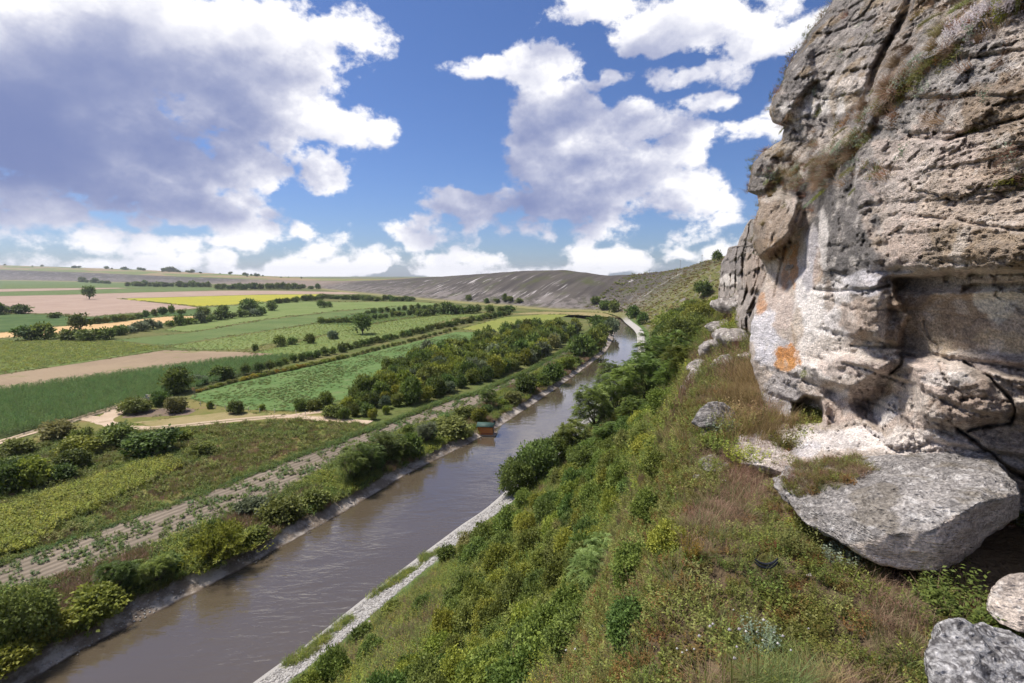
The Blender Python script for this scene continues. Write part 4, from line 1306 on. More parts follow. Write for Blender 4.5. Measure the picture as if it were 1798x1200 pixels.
ML = {
    'dark': leaf_mat('leaf_dark', (0.030, 0.052, 0.012), (0.092, 0.138, 0.030)),
    'mid': leaf_mat('leaf_mid', (0.038, 0.062, 0.013), (0.118, 0.160, 0.032)),
    'lime': leaf_mat('leaf_lime', (0.062, 0.086, 0.012), (0.185, 0.215, 0.036)),
    'grey': leaf_mat('leaf_grey', (0.050, 0.070, 0.034), (0.120, 0.150, 0.080)),
    'olive': leaf_mat('leaf_olive', (0.052, 0.066, 0.015), (0.145, 0.165, 0.038), 0.015, third=(0.155, 0.155, 0.048)),
    'corn': leaf_mat('leaf_corn', (0.032, 0.068, 0.022), (0.090, 0.155, 0.050)),
    'straw': leaf_mat('straw', (0.105, 0.075, 0.042), (0.225, 0.165, 0.100), 0.015, third=(0.23, 0.14, 0.095)),
    'gold': leaf_mat('gold_grass', (0.110, 0.080, 0.032), (0.215, 0.165, 0.075), 0.015),
    'grass': leaf_mat('grass_green', (0.050, 0.080, 0.024), (0.150, 0.190, 0.065), third=(0.20, 0.19, 0.08)),
    'moss': leaf_mat('moss', (0.040, 0.048, 0.010), (0.105, 0.110, 0.022), third=(0.16, 0.10, 0.03)),
    'sage': leaf_mat('sage', (0.070, 0.100, 0.066), (0.190, 0.230, 0.160)),
    'rust': leaf_mat('rusty_herb', (0.065, 0.045, 0.026), (0.150, 0.100, 0.058)),
    'fresh': leaf_mat('leaf_fresh', (0.042, 0.085, 0.024), (0.115, 0.190, 0.056)),
    'yellow': leaf_mat('yellow_bloom', (0.10, 0.09, 0.012), (0.26, 0.22, 0.03)),
    'white': leaf_mat('white_bloom', (0.28, 0.27, 0.24), (0.42, 0.41, 0.38), 0.005),
    'lilac': leaf_mat('lilac_bloom', (0.19, 0.165, 0.17), (0.32, 0.29, 0.29), 0.005),
}
m_bark, k = mat('bark')
pos = k.n('ShaderNodeNewGeometry').outputs['Position']
out_bsdf(k, k.mix(k.noise(pos, 6.0, 4, 0.6), (0.055, 0.042, 0.032), (0.15, 0.12, 0.095)), 0.9, bump=k.noise(pos, 20, 3), bstr=0.6, bdist=0.02)


def unit(v):
    return v / (np.linalg.norm(v, axis=-1, keepdims=True) + 1e-9)


def leaves(rng, C, A, Nn, L, Wd, T):
    """quads from leaf bases C, axes A, rough normals Nn, lengths L, widths Wd, tints T"""
    A = unit(A)
    S = unit(np.cross(A, Nn))
    L = L[:, None]
    Wd = Wd[:, None]
    fold = unit(np.cross(S, A)) * Wd * 0.25
    p0 = C
    p1 = C + A * L * 0.45 + S * Wd * 0.5 + fold
    p2 = C + A * L
    p3 = C + A * L * 0.45 - S * Wd * 0.5 + fold
    V = np.stack([p0, p1, p2, p3], 1).reshape(-1, 3)
    F_ = np.arange(len(V)).reshape(-1, 4)
    return V, F_, np.repeat(T, 4)


def crown_geo(rng, lobes, n_cl, per, L, W, cr, inner=0.25, up=0.25, droop=0.0):
    lob = np.array(lobes, float)
    p = (lob[:, 3] * lob[:, 4] * lob[:, 5]) ** (2 / 3)
    p /= p.sum()
    cs = []
    tries = 0
    while len(cs) < n_cl and tries < n_cl * 20:
        tries += 1
        l = lob[rng.choice(len(lob), p=p)]
        d = unit(rng.normal(size=3))
        if d[2] < -0.35 and rng.random() < 0.75:
            continue
        f = rng.uniform(0.80, 1.08) if rng.random() > inner else rng.uniform(0.35, 0.8)
        c = l[:3] + d * l[3:] * f
        if f > 0.8:
            ins = (((c - lob[:, :3]) / lob[:, 3:]) ** 2).sum(1).min()
            if ins < 0.5:
                continue
        if c[2] < 0.02:
            continue
        cs.append(np.concatenate([c, d, [f]]))
    cs = np.array(cs)
    N = len(cs) * per
    ci = np.repeat(np.arange(len(cs)), per)
    crs = cr * rng.uniform(0.6, 1.3, len(cs))[ci]
    off = rng.normal(size=(N, 3)) * crs[:, None] * np.array([1, 1, 0.75])
    pos = cs[ci, :3] + off
    outw = unit(cs[ci, 3:6] + off / (cr + 1e-6) * 0.5)
    ax = outw * 0.7 + rng.normal(size=(N, 3)) * 0.6 + np.array([0, 0, -droop])
    nn = outw + rng.normal(size=(N, 3)) * 0.45 + np.array([0, 0, up + 0.5])
    T = np.clip(rng.normal(0.45, 0.22, len(cs))[ci] + rng.normal(0, 0.15, N), 0, 1)
    return leaves(rng, pos, ax, nn, L * rng.uniform(0.6, 1.3, N), W * rng.uniform(0.7, 1.2, N), T), cs


def tube_geo(pts, radii, n=6):
    pts = np.asarray(pts, float)
    t = unit(np.gradient(pts, axis=0))
    ref = np.array([1.0, 0.2, 0.1])
    a = unit(np.cross(t, ref))
    b = np.cross(t, a)
    ang = np.linspace(0, 2 * np.pi, n, endpoint=False)
    V = pts[:, None] + (a[:, None] * np.cos(ang)[None, :, None] + b[:, None] * np.sin(ang)[None, :, None]) * np.asarray(radii)[:, None, None]
    F_ = []
    for i in range(len(pts) - 1):
        for j in range(n):
            F_.append((i * n + j, i * n + (j + 1) % n, (i + 1) * n + (j + 1) % n, (i + 1) * n + j))
    return V.reshape(-1, 3), np.array(F_)


def merge(parts):
    V, F_, T, o = [], [], [], 0
    for v, f, t in parts:
        V.append(v)
        F_.append(f + o)
        T.append(t)
        o += len(v)
    return np.concatenate(V), np.concatenate(F_), np.concatenate(T)


def wood(rng, tips, h0, r0):
    """trunk and limbs to some of the crown's clumps"""
    parts = []
    top = np.array([rng.normal(0, 0.05) * h0, rng.normal(0, 0.05) * h0, h0])
    P0 = np.array([[0, 0, -0.15 * h0 - 0.05], [top[0] * 0.4, top[1] * 0.4, h0 * 0.5], top])
    v, f = tube_geo(P0, [r0 * 1.25, r0, r0 * 0.75])
    parts.append((v, f, np.zeros(len(v))))
    for c in tips:
        m_ = (top + c) / 2 + rng.normal(size=3) * 0.08 * np.linalg.norm(c - top)
        m_[2] -= 0.06 * np.linalg.norm(c - top)
        v, f = tube_geo(np.array([top * rng.uniform(0.55, 1.0), m_, c]), [r0 * 0.55, r0 * 0.33, r0 * 0.1], 5)
        parts.append((v, f, np.zeros(len(v))))
    return merge(parts)


PROTO = {}          # kind -> list of (foliage mesh per material, wood mesh, radius, height)


def lobes_round(rng, r, h, n, flat=1.0):
    L = [(0, 0, h * 0.52, r * 0.62, r * 0.62, h * 0.44)]
    for _ in range(n):
        a = rng.uniform(0, 2 * np.pi)
        q = r * rng.uniform(0.3, 0.62)
        s = rng.uniform(0.28, 0.46)
        L.append((q * math.cos(a), q * math.sin(a), h * rng.uniform(0.28, 0.76), r * s, r * s, h * s * 0.85 * flat))
    return L


def make_proto(kind, n_var, r, h, n_cl, per, L, W, cr, nl=6, trunk=None, droop=0.0, seed=0):
    PROTO[kind] = []
    for v in range(n_var):
        rng = np.random.default_rng(100 + seed * 10 + v)
        lob = lobes_round(rng, r, h if trunk is None else h - trunk, nl)
        if trunk is not None:
            lob = [(a, b, c + trunk, d, e, f) for a, b, c, d, e, f in lob]
        g, cs = crown_geo(rng, lob, n_cl, per, L, W, cr, droop=droop)
        tips = cs[rng.choice(len(cs), min(9, len(cs)), replace=False), :3]
        w = wood(rng, tips, trunk if trunk is not None else h * 0.18, 0.035 * h if trunk is not None else 0.03 * h)
        PROTO[kind].append((g, w, r, h, {}))


make_proto('shrub_far', 4, 1.0, 1.15, 60, 11, 0.30, 0.20, 0.15, 6, seed=1)
make_proto('shrub', 4, 1.0, 1.25, 150, 16, 0.20, 0.13, 0.12, 8, seed=2)
make_proto('shrub_near', 4, 1.0, 1.2, 330, 20, 0.105, 0.065, 0.085, 10, seed=3)
make_proto('tree_far', 3, 1.0, 2.0, 90, 12, 0.26, 0.18, 0.15, 7, trunk=0.35, seed=4)
make_proto('tree', 4, 1.0, 1.9, 260, 20, 0.14, 0.085, 0.10, 11, trunk=0.28, seed=5)


def frond_geo(rng, n_star, lob):
    """clusters of pinnate leaves: each frond a curved rachis with pairs of leaflets"""
    lob = np.array(lob, float)
    p = (lob[:, 3] * lob[:, 4] * lob[:, 5]) ** (2 / 3)
    p /= p.sum()
    C, A, Nn, L, W, T = [], [], [], [], [], []
    tips = []
    while len(tips) < n_star:
        l = lob[rng.choice(len(lob), p=p)]
        d = unit(rng.normal(size=3))
        if d[2] < -0.25 and rng.random() < 0.8:
            continue
        c = l[:3] + d * l[3:] * rng.uniform(0.7, 1.05)
        if c[2] < 0.05:
            continue
        tips.append(c)
        t0 = np.clip(rng.normal(0.45, 0.22), 0, 1)
        for _ in range(rng.integers(7, 11)):
            a = rng.uniform(0, 2 * np.pi)
            dir_ = unit(np.array([math.cos(a), math.sin(a), rng.uniform(-0.5, 0.8)]) + d * 0.5)
            ln_ = rng.uniform(0.14, 0.27)
            side = unit(np.cross(dir_, [0, 0, 1]))
            upv = np.cross(side, dir_)
            for q in range(1, 8):
                f = q / 7
                base = c + dir_ * ln_ * f + np.array([0, 0, -1]) * ln_ * 0.45 * f * f
                for sg in (-1, 1):
                    C.append(base)
                    A.append(side * sg * 0.9 + dir_ * 0.45 - np.array([0, 0, 0.25]))
                    Nn.append(upv)
                    L.append(ln_ * 0.30 * (1 - 0.35 * abs(f - 0.45)))
                    W.append(ln_ * 0.11)
                    T.append(np.clip(t0 + rng.normal(0, 0.1), 0, 1))
    return leaves(rng, np.array(C), np.array(A), np.array(Nn), np.array(L), np.array(W), np.array(T)), np.array(tips)


PROTO['frond_tree'] = []
for v in range(3):
    rng = np.random.default_rng(300 + v)
    lob = [(a, b, c + 0.2, d, e, f) for a, b, c, d, e, f in lobes_round(rng, 1.0, 1.6, 9)]
    g, cs = frond_geo(rng, 190, lob)
    PROTO['frond_tree'].append((g, wood(rng, cs[:10], 0.4, 0.05), 1.0, 1.75, {}))
# upright willow-like bushes: sprays that rise and arch
PROTO['willow'] = []
for v in range(2):
    rng = np.random.default_rng(400 + v)
    C, A, Nn, T = [], [], [], []
    ends = []
    for _ in range(150):
        a = rng.uniform(0, 2 * np.pi)
        lean = abs(rng.normal(0, 0.42)) + 0.1
        ln_ = rng.uniform(0.7, 1.35)
        d = np.array([math.cos(a) * lean, math.sin(a) * lean, 1.0])
        d = unit(d)
        t0 = np.clip(rng.normal(0.5, 0.2), 0, 1)
        ends.append(d * ln_ * 0.8)
        for f in np.linspace(0.25, 1, 22):
            pnt = d * ln_ * f + np.array([math.cos(a), math.sin(a), -0.5]) * 0.28 * f * f * lean * 2 + rng.normal(size=3) * 0.035
            for _2 in range(2):
                C.append(pnt)
                A.append(d + rng.normal(size=3) * 0.55)
                Nn.append(rng.normal(size=3) + [0, 0, 0.8])
                T.append(np.clip(t0 + rng.normal(0, 0.12), 0, 1))
    n = len(C)
    g = leaves(rng, np.array(C), np.array(A), np.array(Nn), rng.uniform(0.09, 0.15, n), rng.uniform(0.035, 0.055, n), np.array(T))
    PROTO['willow'].append((g, wood(rng, np.array(ends)[:14], 0.12, 0.03), 0.95, 1.3, {}))


def proto_mesh(kind, v, colour):
    g, w, r, h, cache = PROTO[kind][v]
    if colour not in cache:
        cache[colour] = new_mesh('foliage', g[0], g[1], False, {'tint': g[2]}, [ML[colour]])
    if 'wood' not in cache:
        cache['wood'] = new_mesh('stems', w[0], w[1], True, None, [m_bark])
    return cache[colour], cache['wood'], r, h


N_PLANT = [0]


def plant(kind, P, width, height, colour, label, category='bush', group=None, name=None, parts=True, lean=None):
    """one plant standing at P: an Empty with its foliage and its wood, or one mesh when it is tiny"""
    N_PLANT[0] += 1
    rng = np.random.default_rng(1000 + N_PLANT[0])
    v = int(rng.integers(len(PROTO[kind])))
    fol, wd, r, h = proto_mesh(kind, v, colour)
    name = name or category.replace(' ', '_')
    sx = width / 2 / r
    s = (sx * rng.uniform(0.92, 1.08), sx * rng.uniform(0.92, 1.08), height / h)
    rot = (rng.normal(0, 0.04), rng.normal(0, 0.04), rng.uniform(0, 2 * math.pi))
    tree_like = 'tree' in kind
    if parts:
        e = obj(name, None, loc=P, rot=rot, scl=s)
        e.empty_display_size = 0.3
        obj('crown' if tree_like else 'foliage', fol, parent=e)
        obj('trunk' if tree_like else 'stems', wd, parent=e)
    else:
        e = obj(name, fol, loc=P, rot=rot, scl=s)
    return finish(e, label, category, group)


def plant_px(kind, px, py, wpx, hpx, colour, label, category='bush', group=None, name=None, parts=True, P=None):
    """px, py: foot of the plant in the photograph; wpx, hpx: its size there"""
    if P is None:
        P = cast(px, py)
    d = P - CAMP
    t = d[1] * CP - d[2] * SP
    w = wpx * t / 899
    phi = math.atan2(-d[2], math.hypot(d[0], d[1]))
    h = (hpx * t / 899 - 0.35 * w * math.sin(phi)) / max(0.4, math.cos(phi))
    h = max(h, 0.45 * w)
    d2 = np.array([d[0], d[1], 0])
    d2 /= np.linalg.norm(d2)
    P = P + d2 * w * 0.25
    if P[2] < 1:
        P[2] = max(0, drop(P[0], P[1])) if P[0] > 40 or P[1] < 60 else 0.0
    else:
        P[2] = drop(P[0], P[1])
    P[2] -= 0.03 * h
    return plant(kind, P, w, h, colour, label, category, group, name, parts)


# --- scattered ground cover: points carrying instances of small plants (kind = stuff)
LIB = bpy.data.collections.new('plant_sources')        # never linked to the scene


def source(name, V, F_, T, m_, fmat=None, mats=None):
    me = new_mesh(name, V, F_, False, {'tint': T}, mats or [m_], fmat)
    o = bpy.data.objects.new(name, me)
    return o


def scatter(name, P, scl, sources, rng, pick=None, tilt=0.15, label=None, rotz=None, **props):
    P = np.asarray(P, np.float32)
    n = len(P)
    c = bpy.data.collections.new(name + '_sources')
    srt = sorted(sources, key=lambda o: o.name)
    for o in srt:
        c.objects.link(o)
    if pick is None:
        pick = rng.integers(0, len(srt), n)
    me = bpy.data.meshes.new(name)
    me.vertices.add(n)
    me.vertices.foreach_set('co', P.ravel())
    rot = np.stack([rng.normal(0, tilt, n), rng.normal(0, tilt, n), rng.uniform(0, 2 * np.pi, n) if rotz is None else rotz], -1)
    a = me.attributes.new('rot', 'FLOAT_VECTOR', 'POINT')
    a.data.foreach_set('vector', rot.astype(np.float32).ravel())
    s3 = np.asarray(scl, np.float32)
    if s3.ndim == 1:
        s3 = np.stack([s3, s3, s3], -1)
    a = me.attributes.new('scl', 'FLOAT_VECTOR', 'POINT')
    a.data.foreach_set('vector', s3.ravel())
    a = me.attributes.new('pick', 'INT', 'POINT')
    a.data.foreach_set('value', np.asarray(pick, np.int32))
    me.update()
    o = obj(name, me, kind='stuff', **props)
    g = bpy.data.node_groups.new(name + '_nodes', 'GeometryNodeTree')
    g.interface.new_socket('Geometry', in_out='INPUT', socket_type='NodeSocketGeometry')
    g.interface.new_socket('Geometry', in_out='OUTPUT', socket_type='NodeSocketGeometry')
    k = NT(g)
    gi = k.n('NodeGroupInput')
    go = k.n('NodeGroupOutput')
    ci = k.n('GeometryNodeCollectionInfo')
    ci.inputs[0].default_value = c
    ci.inputs['Separate Children'].default_value = True
    ci.inputs['Reset Children'].default_value = True
    na = k.n('GeometryNodeInputNamedAttribute', data_type='INT')
    na.inputs[0].default_value = 'pick'
    nr = k.n('GeometryNodeInputNamedAttribute', data_type='FLOAT_VECTOR')
    nr.inputs[0].default_value = 'rot'
    ns2 = k.n('GeometryNodeInputNamedAttribute', data_type='FLOAT_VECTOR')
    ns2.inputs[0].default_value = 'scl'
    ip = k.n('GeometryNodeInstanceOnPoints', {'Points': gi.outputs[0], 'Instance': ci.outputs[0], 'Pick Instance': True})
    g.links.new(na.outputs[0], ip.inputs['Instance Index'])
    er = k.n('FunctionNodeEulerToRotation')
    g.links.new(nr.outputs[0], er.inputs[0])
    g.links.new(er.outputs[0], ip.inputs['Rotation'])
    g.links.new(ns2.outputs[0], ip.inputs['Scale'])
    g.links.new(ip.outputs[0], go.inputs[0])
    md = o.modifiers.new('scatter', 'NODES')
    md.node_group = g
    return o


def grass_tuft(rng, n, h, spread, lean, w=0.010, seg=3):
    """curved tapering blades"""
    V, F_, T = [], [], []
    for i in range(n):
        a = rng.uniform(0, 2 * np.pi)
        r0 = spread * math.sqrt(rng.random())
        b = np.array([math.cos(a) * r0, math.sin(a) * r0, -0.01])
        a2 = a + rng.normal(0, 0.8)
        ln_ = h * rng.uniform(0.5, 1.15)
        le = lean * rng.uniform(0.3, 1.4)
        d = np.array([math.cos(a2), math.sin(a2), 0])
        s = np.array([-math.sin(a2), math.cos(a2), 0]) * w * rng.uniform(0.6, 1.3)
        t0 = rng.random()
        o = len(V)
        for q in range(seg + 1):
            f = q / seg
            c = b + d * le * ln_ * f * f + np.array([0, 0, ln_ * f * (1 - 0.35 * le * f)])
            ww = s * (1 - f * 0.92)
            V += [c - ww, c + ww]
            T += [t0 * (0.6 + 0.4 * f)] * 2
        for q in range(seg):
            F_.append((o + 2 * q, o + 2 * q + 1, o + 2 * q + 3, o + 2 * q + 2))
    return np.array(V), np.array(F_), np.array(T)


def herb(rng, n_stem, h, leaf, spread, per=9, up=0.4):
    """leafy stems"""
    C, A, Nn, L, T = [], [], [], [], []
    for _ in range(n_stem):
        a = rng.uniform(0, 2 * np.pi)
        r0 = spread * math.sqrt(rng.random())
        b = np.array([math.cos(a) * r0, math.sin(a) * r0, 0])
        d = unit(np.array([math.cos(a) * 0.35, math.sin(a) * 0.35, 1.0]) + rng.normal(size=3) * 0.18)
        hh = h * rng.uniform(0.55, 1.1)
        t0 = np.clip(rng.normal(0.45, 0.2), 0, 1)
        for q in range(per):
            f = (q + rng.random()) / per
            aa = rng.uniform(0, 2 * np.pi)
            C.append(b + d * hh * (0.1 + 0.9 * f))
            A.append(np.array([math.cos(aa), math.sin(aa), rng.uniform(-0.15, 0.7)]))
            Nn.append(np.array([0, 0, 1.0]) + rng.normal(size=3) * 0.4)
            L.append(leaf * rng.uniform(0.6, 1.2) * (1.15 - 0.5 * f))
            T.append(np.clip(t0 + 0.25 * (f - 0.4) + rng.normal(0, 0.1), 0, 1))
    L = np.array(L)
    return leaves(rng, np.array(C), np.array(A), np.array(Nn), L, L * 0.52, np.array(T))


def cornplant(rng, n, h):
    C, A, Nn, L, T, W = [], [], [], [], [], []
    for _ in range(n):
        b = np.array([rng.uniform(-0.9, 0.9), rng.normal(0, 0.12), 0])
        hh = h * rng.uniform(0.8, 1.1)
        a0 = rng.uniform(0, np.pi)
        for q in range(8):
            f = 0.2 + 0.75 * q / 7
            a = a0 + np.pi * (q % 2) + rng.normal(0, 0.35)
            C.append(b + [0, 0, hh * f])
            A.append(np.array([math.cos(a), math.sin(a), 0.75 if q < 6 else 1.6]))
            Nn.append([0, 0, 1.0] + rng.normal(size=3) * 0.2)
            L.append(rng.uniform(0.6, 0.95))
            W.append(0.13)
            T.append(np.clip(0.25 + 0.6 * f + rng.normal(0, 0.12), 0, 1))
    return leaves(rng, np.array(C), np.array(A), np.array(Nn), np.array(L), np.array(W), np.array(T))


def in_poly(W, pts):
    return poly_sd(W[:, 0], W[:, 1], [tuple(p) for p in pts]) > 0


def fill(pts_px, n, rng, lim=None):
    """n random ground points inside a photo polygon on the valley floor"""
    Pw = P_(pts_px)[:, :2]
    out = []
    lo, hi = Pw.min(0), Pw.max(0)
    if lim:
        hi[1] = min(hi[1], lim)
        lo[0] = max(lo[0], -lim * 1.15)
    got = 0
    while got < n:
        q = rng.uniform(lo, hi, (max(2000, n), 2))
        q = q[in_poly(q, Pw)]
        q = q[np.abs(q[:, 0]) < q[:, 1] * 1.08 + 8]
        out.append(q)
        got += len(q)
        if len(out) > 60:
            break
    q = np.concatenate(out)[:n]
    return np.concatenate([q, np.full((len(q), 1), 0.06)], 1)


def rows_fill(pts_px, ang, row, step, rng, jit=0.25, lim=None):
    """points along rows at an angle, inside a photo polygon"""
    Pw = P_(pts_px)[:, :2]
    ca, sa = math.cos(ang), math.sin(ang)
    Rm = np.array([[ca, sa], [-sa, ca]])
    q = Pw @ Rm.T
    lo, hi = q.min(0), q.max(0)
    u = np.arange(lo[0], hi[0], step)
    v = np.arange(lo[1], hi[1], row)
    if len(u) * len(v) > 600000:
        u = u[:int(600000 / len(v))]
    g = np.stack(np.meshgrid(u, v), -1).reshape(-1, 2)
    g = g + rng.normal(0, jit, g.shape) * np.array([step, row * 0.35])
    w = g @ Rm
    w = w[(np.abs(w[:, 0]) < w[:, 1] * 1.06 + 6)]
    if lim:
        w = w[w[:, 1] < lim]
    w = w[in_poly(w, Pw)]
    return np.concatenate([w, np.full((len(w), 1), 0.06)], 1)


# ------------------------------------------------------------------ crops and ground cover
rng = np.random.default_rng(5)
S_corn = [source('corn_stand', *cornplant(np.random.default_rng(20 + i), 5, 2.2), ML['corn']) for i in range(4)]
CORN_PX = [(-300, 866), (-300, 748), (0, 690), (217, 659), (400, 635), (520, 628), (500, 640), (400, 667), (300, 695), (200, 719), (100, 748), (0, 771)]
P = rows_fill(CORN_PX, ROWF, 1.2, 1.25, rng, 0.2)
scatter('corn', P, rng.uniform(0.8, 1.15, len(P)), S_corn, rng, tilt=0.05, rotz=np.full(len(P), ROWF) + rng.normal(0, 0.3, len(P)))
print('corn', len(P))

S_low = [source('crop_plant', *herb(np.random.default_rng(30 + i), 9, 0.9, 0.38, 0.75, 7), ML[c]) for i, c in enumerate(('lime', 'mid', 'olive', 'lime'))]
FLD = [(-200, 690), (-200, 606), (0, 598), (200, 600), (288, 611), (286, 613), (143, 636), (0, 656)]
P = rows_fill(FLD, ROWF, 1.7, 1.6, rng, 0.3)
scatter('field_crop', P, rng.uniform(0.7, 1.2, len(P)), S_low, rng, tilt=0.1)
print('crop', len(P))

FLD2 = [(292, 609), (480, 580), (600, 562), (740, 545), (830, 548), (893, 553), (820, 565), (700, 590), (600, 613), (500, 626), (440, 619), (360, 614)]
P = rows_fill(FLD2, ROWF, 3.2, 2.6, rng, 0.3)
P = P[P[:, 1] < 520]
scatter('strip_crop', P, rng.uniform(0.5, 1.0, len(P)), [o.copy() for o in S_low], rng, tilt=0.1)
print('strip', len(P))
MEAD = [(338, 700), (350, 690), (600, 634), (690, 613), (798, 587), (866, 588), (855, 598), (790, 614), (720, 630), (660, 660), (626, 684), (596, 702), (513, 719), (450, 718), (404, 714)]
P = fill(MEAD, 9000, rng)
P = P[fbm(P * 0.06 + 70, 3) + rng.normal(0, 0.15, len(P)) > -0.05]
S_md = [source('meadow_clump', *grass_tuft(np.random.default_rng(37 + i), 50, 0.42, 0.55, 0.6, 0.035, 2), ML[c]) for i, c in enumerate(('grass', 'corn', 'olive'))]
scatter('meadow_grass', P, rng.uniform(0.5, 1.1, len(P)), S_md, rng, tilt=0.15)
# ragged weedy margins between the parcels
mp_ = []
for W in MARGINS:
    for a, b in zip(W, np.roll(W, -1, 0)):
        L_ = np.linalg.norm(b - a)
        m_ = (a + b) / 2
        if m_[1] < 30 or m_[1] > 900 or abs(m_[0]) > m_[1] * 1.1 or L_ > 400:
            continue
        n_ = int(L_ * 0.75 + rng.random())
        f = rng.random((n_, 1))
        mp_.append(a + (b - a) * f + rng.normal(0, 0.55 + m_[1] / 700, (n_, 3)))
P = np.concatenate(mp_)
P[:, 2] = 0
P = P[(fbm(P * 0.05 + 8, 3) + rng.normal(0, 0.12, len(P))) > -0.02]
S_mg = [source('margin_weed', *herb(np.random.default_rng(35 + i), 8, 0.7, 0.32, 0.6, 7), ML[c]) for i, c in enumerate(('olive', 'mid', 'dark', 'gold'))]
scatter('field_margins', P, rng.uniform(0.4, 1.1, len(P)) * (0.7 + P[:, 1] / 500), S_mg, rng, tilt=0.15)
print('margins', len(P))

# potato strip beside the river
S_pot = [source('potato_plant', *herb(np.random.default_rng(40 + i), 9, 0.6, 0.30, 0.42, 8), ML['corn' if i % 2 else 'dark']) for i in range(3)]
P = rows_fill(STRIP_UP + STRIP_LO, ROW, 1.3, 0.75, rng, 0.2)
nz_ = 0.55 * fbm(np.concatenate([P[:, :2] * 0.16, P[:, 2:]], 1), 3) + 0.55 * fbm(np.concatenate([P[:, :2] * 0.55, P[:, 2:] + 4], 1), 2)
sdl = seg_dist(P[:, 0], P[:, 1], [tuple(q[:2]) for q in P_(STRIP_LO)])
P = P[nz_ + 0.14 * sstep(-sdl, -4, -1) + rng.normal(0, 0.07, len(nz_)) > 0.03]
P[:, 2] = 0.12
scatter('potato_plants', P, rng.uniform(0.6, 1.25, len(P)), S_pot, rng, tilt=0.1)
print('potato', len(P))

# tall weeds edging the strip
up_w = resamp(P_(STRIP_UP)[:, :2], 900)
P = np.repeat(up_w, 7, 0) + rng.normal(0, 0.55, (6300, 2))
P = np.concatenate([P, np.zeros((len(P), 1))], 1)
P = P[np.abs(P[:, 0]) < P[:, 1] * 1.06 + 6]
S_edge = [source('edge_weed', *herb(np.random.default_rng(50 + i), 7, 1.25, 0.34, 0.5, 9), ML[c]) for i, c in enumerate(('dark', 'corn', 'mid'))]
scatter('edge_weeds', P, rng.uniform(0.5, 1.05, len(P)) * (0.6 + 0.5 * sstep(P[:, 1], 80, 160)), S_edge, rng, tilt=0.15)

# rough pasture with weeds and wild sunflowers between track and strip
PAST = [(-250, 860), (0, 800), (80, 775), (180, 757), (262, 757), (420, 744), (520, 737), (640, 745), (660, 750), (500, 812), (333, 874), (0, 988), (-250, 1075)]
P = fill(PAST, 15000, rng)
u_, v_, _t = proj(P)
big = fbm(np.concatenate([P[:, :2] * 0.045, P[:, 2:]], 1), 4)
fine = fbm(np.concatenate([P[:, :2] * 0.25, P[:, 2:] + 9], 1), 3)
sunf = np.maximum(sstep(poly_sd(u_, v_, [(-250, 925), (0, 900), (190, 835), (300, 806), (316, 822), (200, 880), (100, 925), (60, 962), (-250, 1050)]), -8, 8), 0)
dryp = sstep(poly_sd(u_, v_, [(150, 930), (250, 860), (420, 770), (560, 760), (640, 750), (480, 815), (330, 870)]), -10, 20)
keep = rng.random(len(P)) < (0.35 + 0.65 * sunf + 0.3 * sstep(big, -0.1, 0.25))
P, big, fine, sunf, dryp = P[keep], big[keep], fine[keep], sunf[keep], dryp[keep]
S_w = [source('a_sunflower_weed', *herb(np.random.default_rng(60), 8, 1.45, 0.42, 0.55, 8), ML['lime']),
       source('b_sunflower_weed', *herb(np.random.default_rng(61), 9, 1.30, 0.40, 0.6, 8), ML['olive']),
       source('c_green_weed', *herb(np.random.default_rng(62), 9, 0.8, 0.28, 0.7, 7), ML['mid']),
       source('d_dark_weed', *herb(np.random.default_rng(63), 10, 0.9, 0.28, 0.8, 7), ML['dark']),
       source('e_dry_tuft', *grass_tuft(np.random.default_rng(64), 60, 0.75, 0.75, 0.5, 0.035, 2), ML['straw']),
       source('f_olive_tuft', *grass_tuft(np.random.default_rng(65), 70, 0.7, 0.8, 0.5, 0.035, 2), ML['olive']),
       source('g_yellow_weed', *herb(np.random.default_rng(66), 7, 0.95, 0.22, 0.5, 7), ML['yellow'])]
r_ = rng.random(len(P))
pick = np.where(sunf > 0.4, np.where(r_ < 0.62, 0, np.where(r_ < 0.92, 1, np.where(r_ < 0.955, 6, 3))),
                np.where(dryp > 0.5, np.where(r_ < 0.35, 4, np.where(r_ < 0.75, 5, np.where(r_ < 0.9, 1, 2))),
                         np.where(fine + 0.4 * big > 0.04, np.where(r_ < 0.6, 2, 3), np.where(r_ < 0.45, 5, np.where(r_ < 0.65, 1, np.where(r_ < 0.82, 4, 2))))))
scatter('pasture_weeds', P, rng.uniform(0.6, 1.2, len(P)), S_w, rng, pick)
print('pasture', len(P))

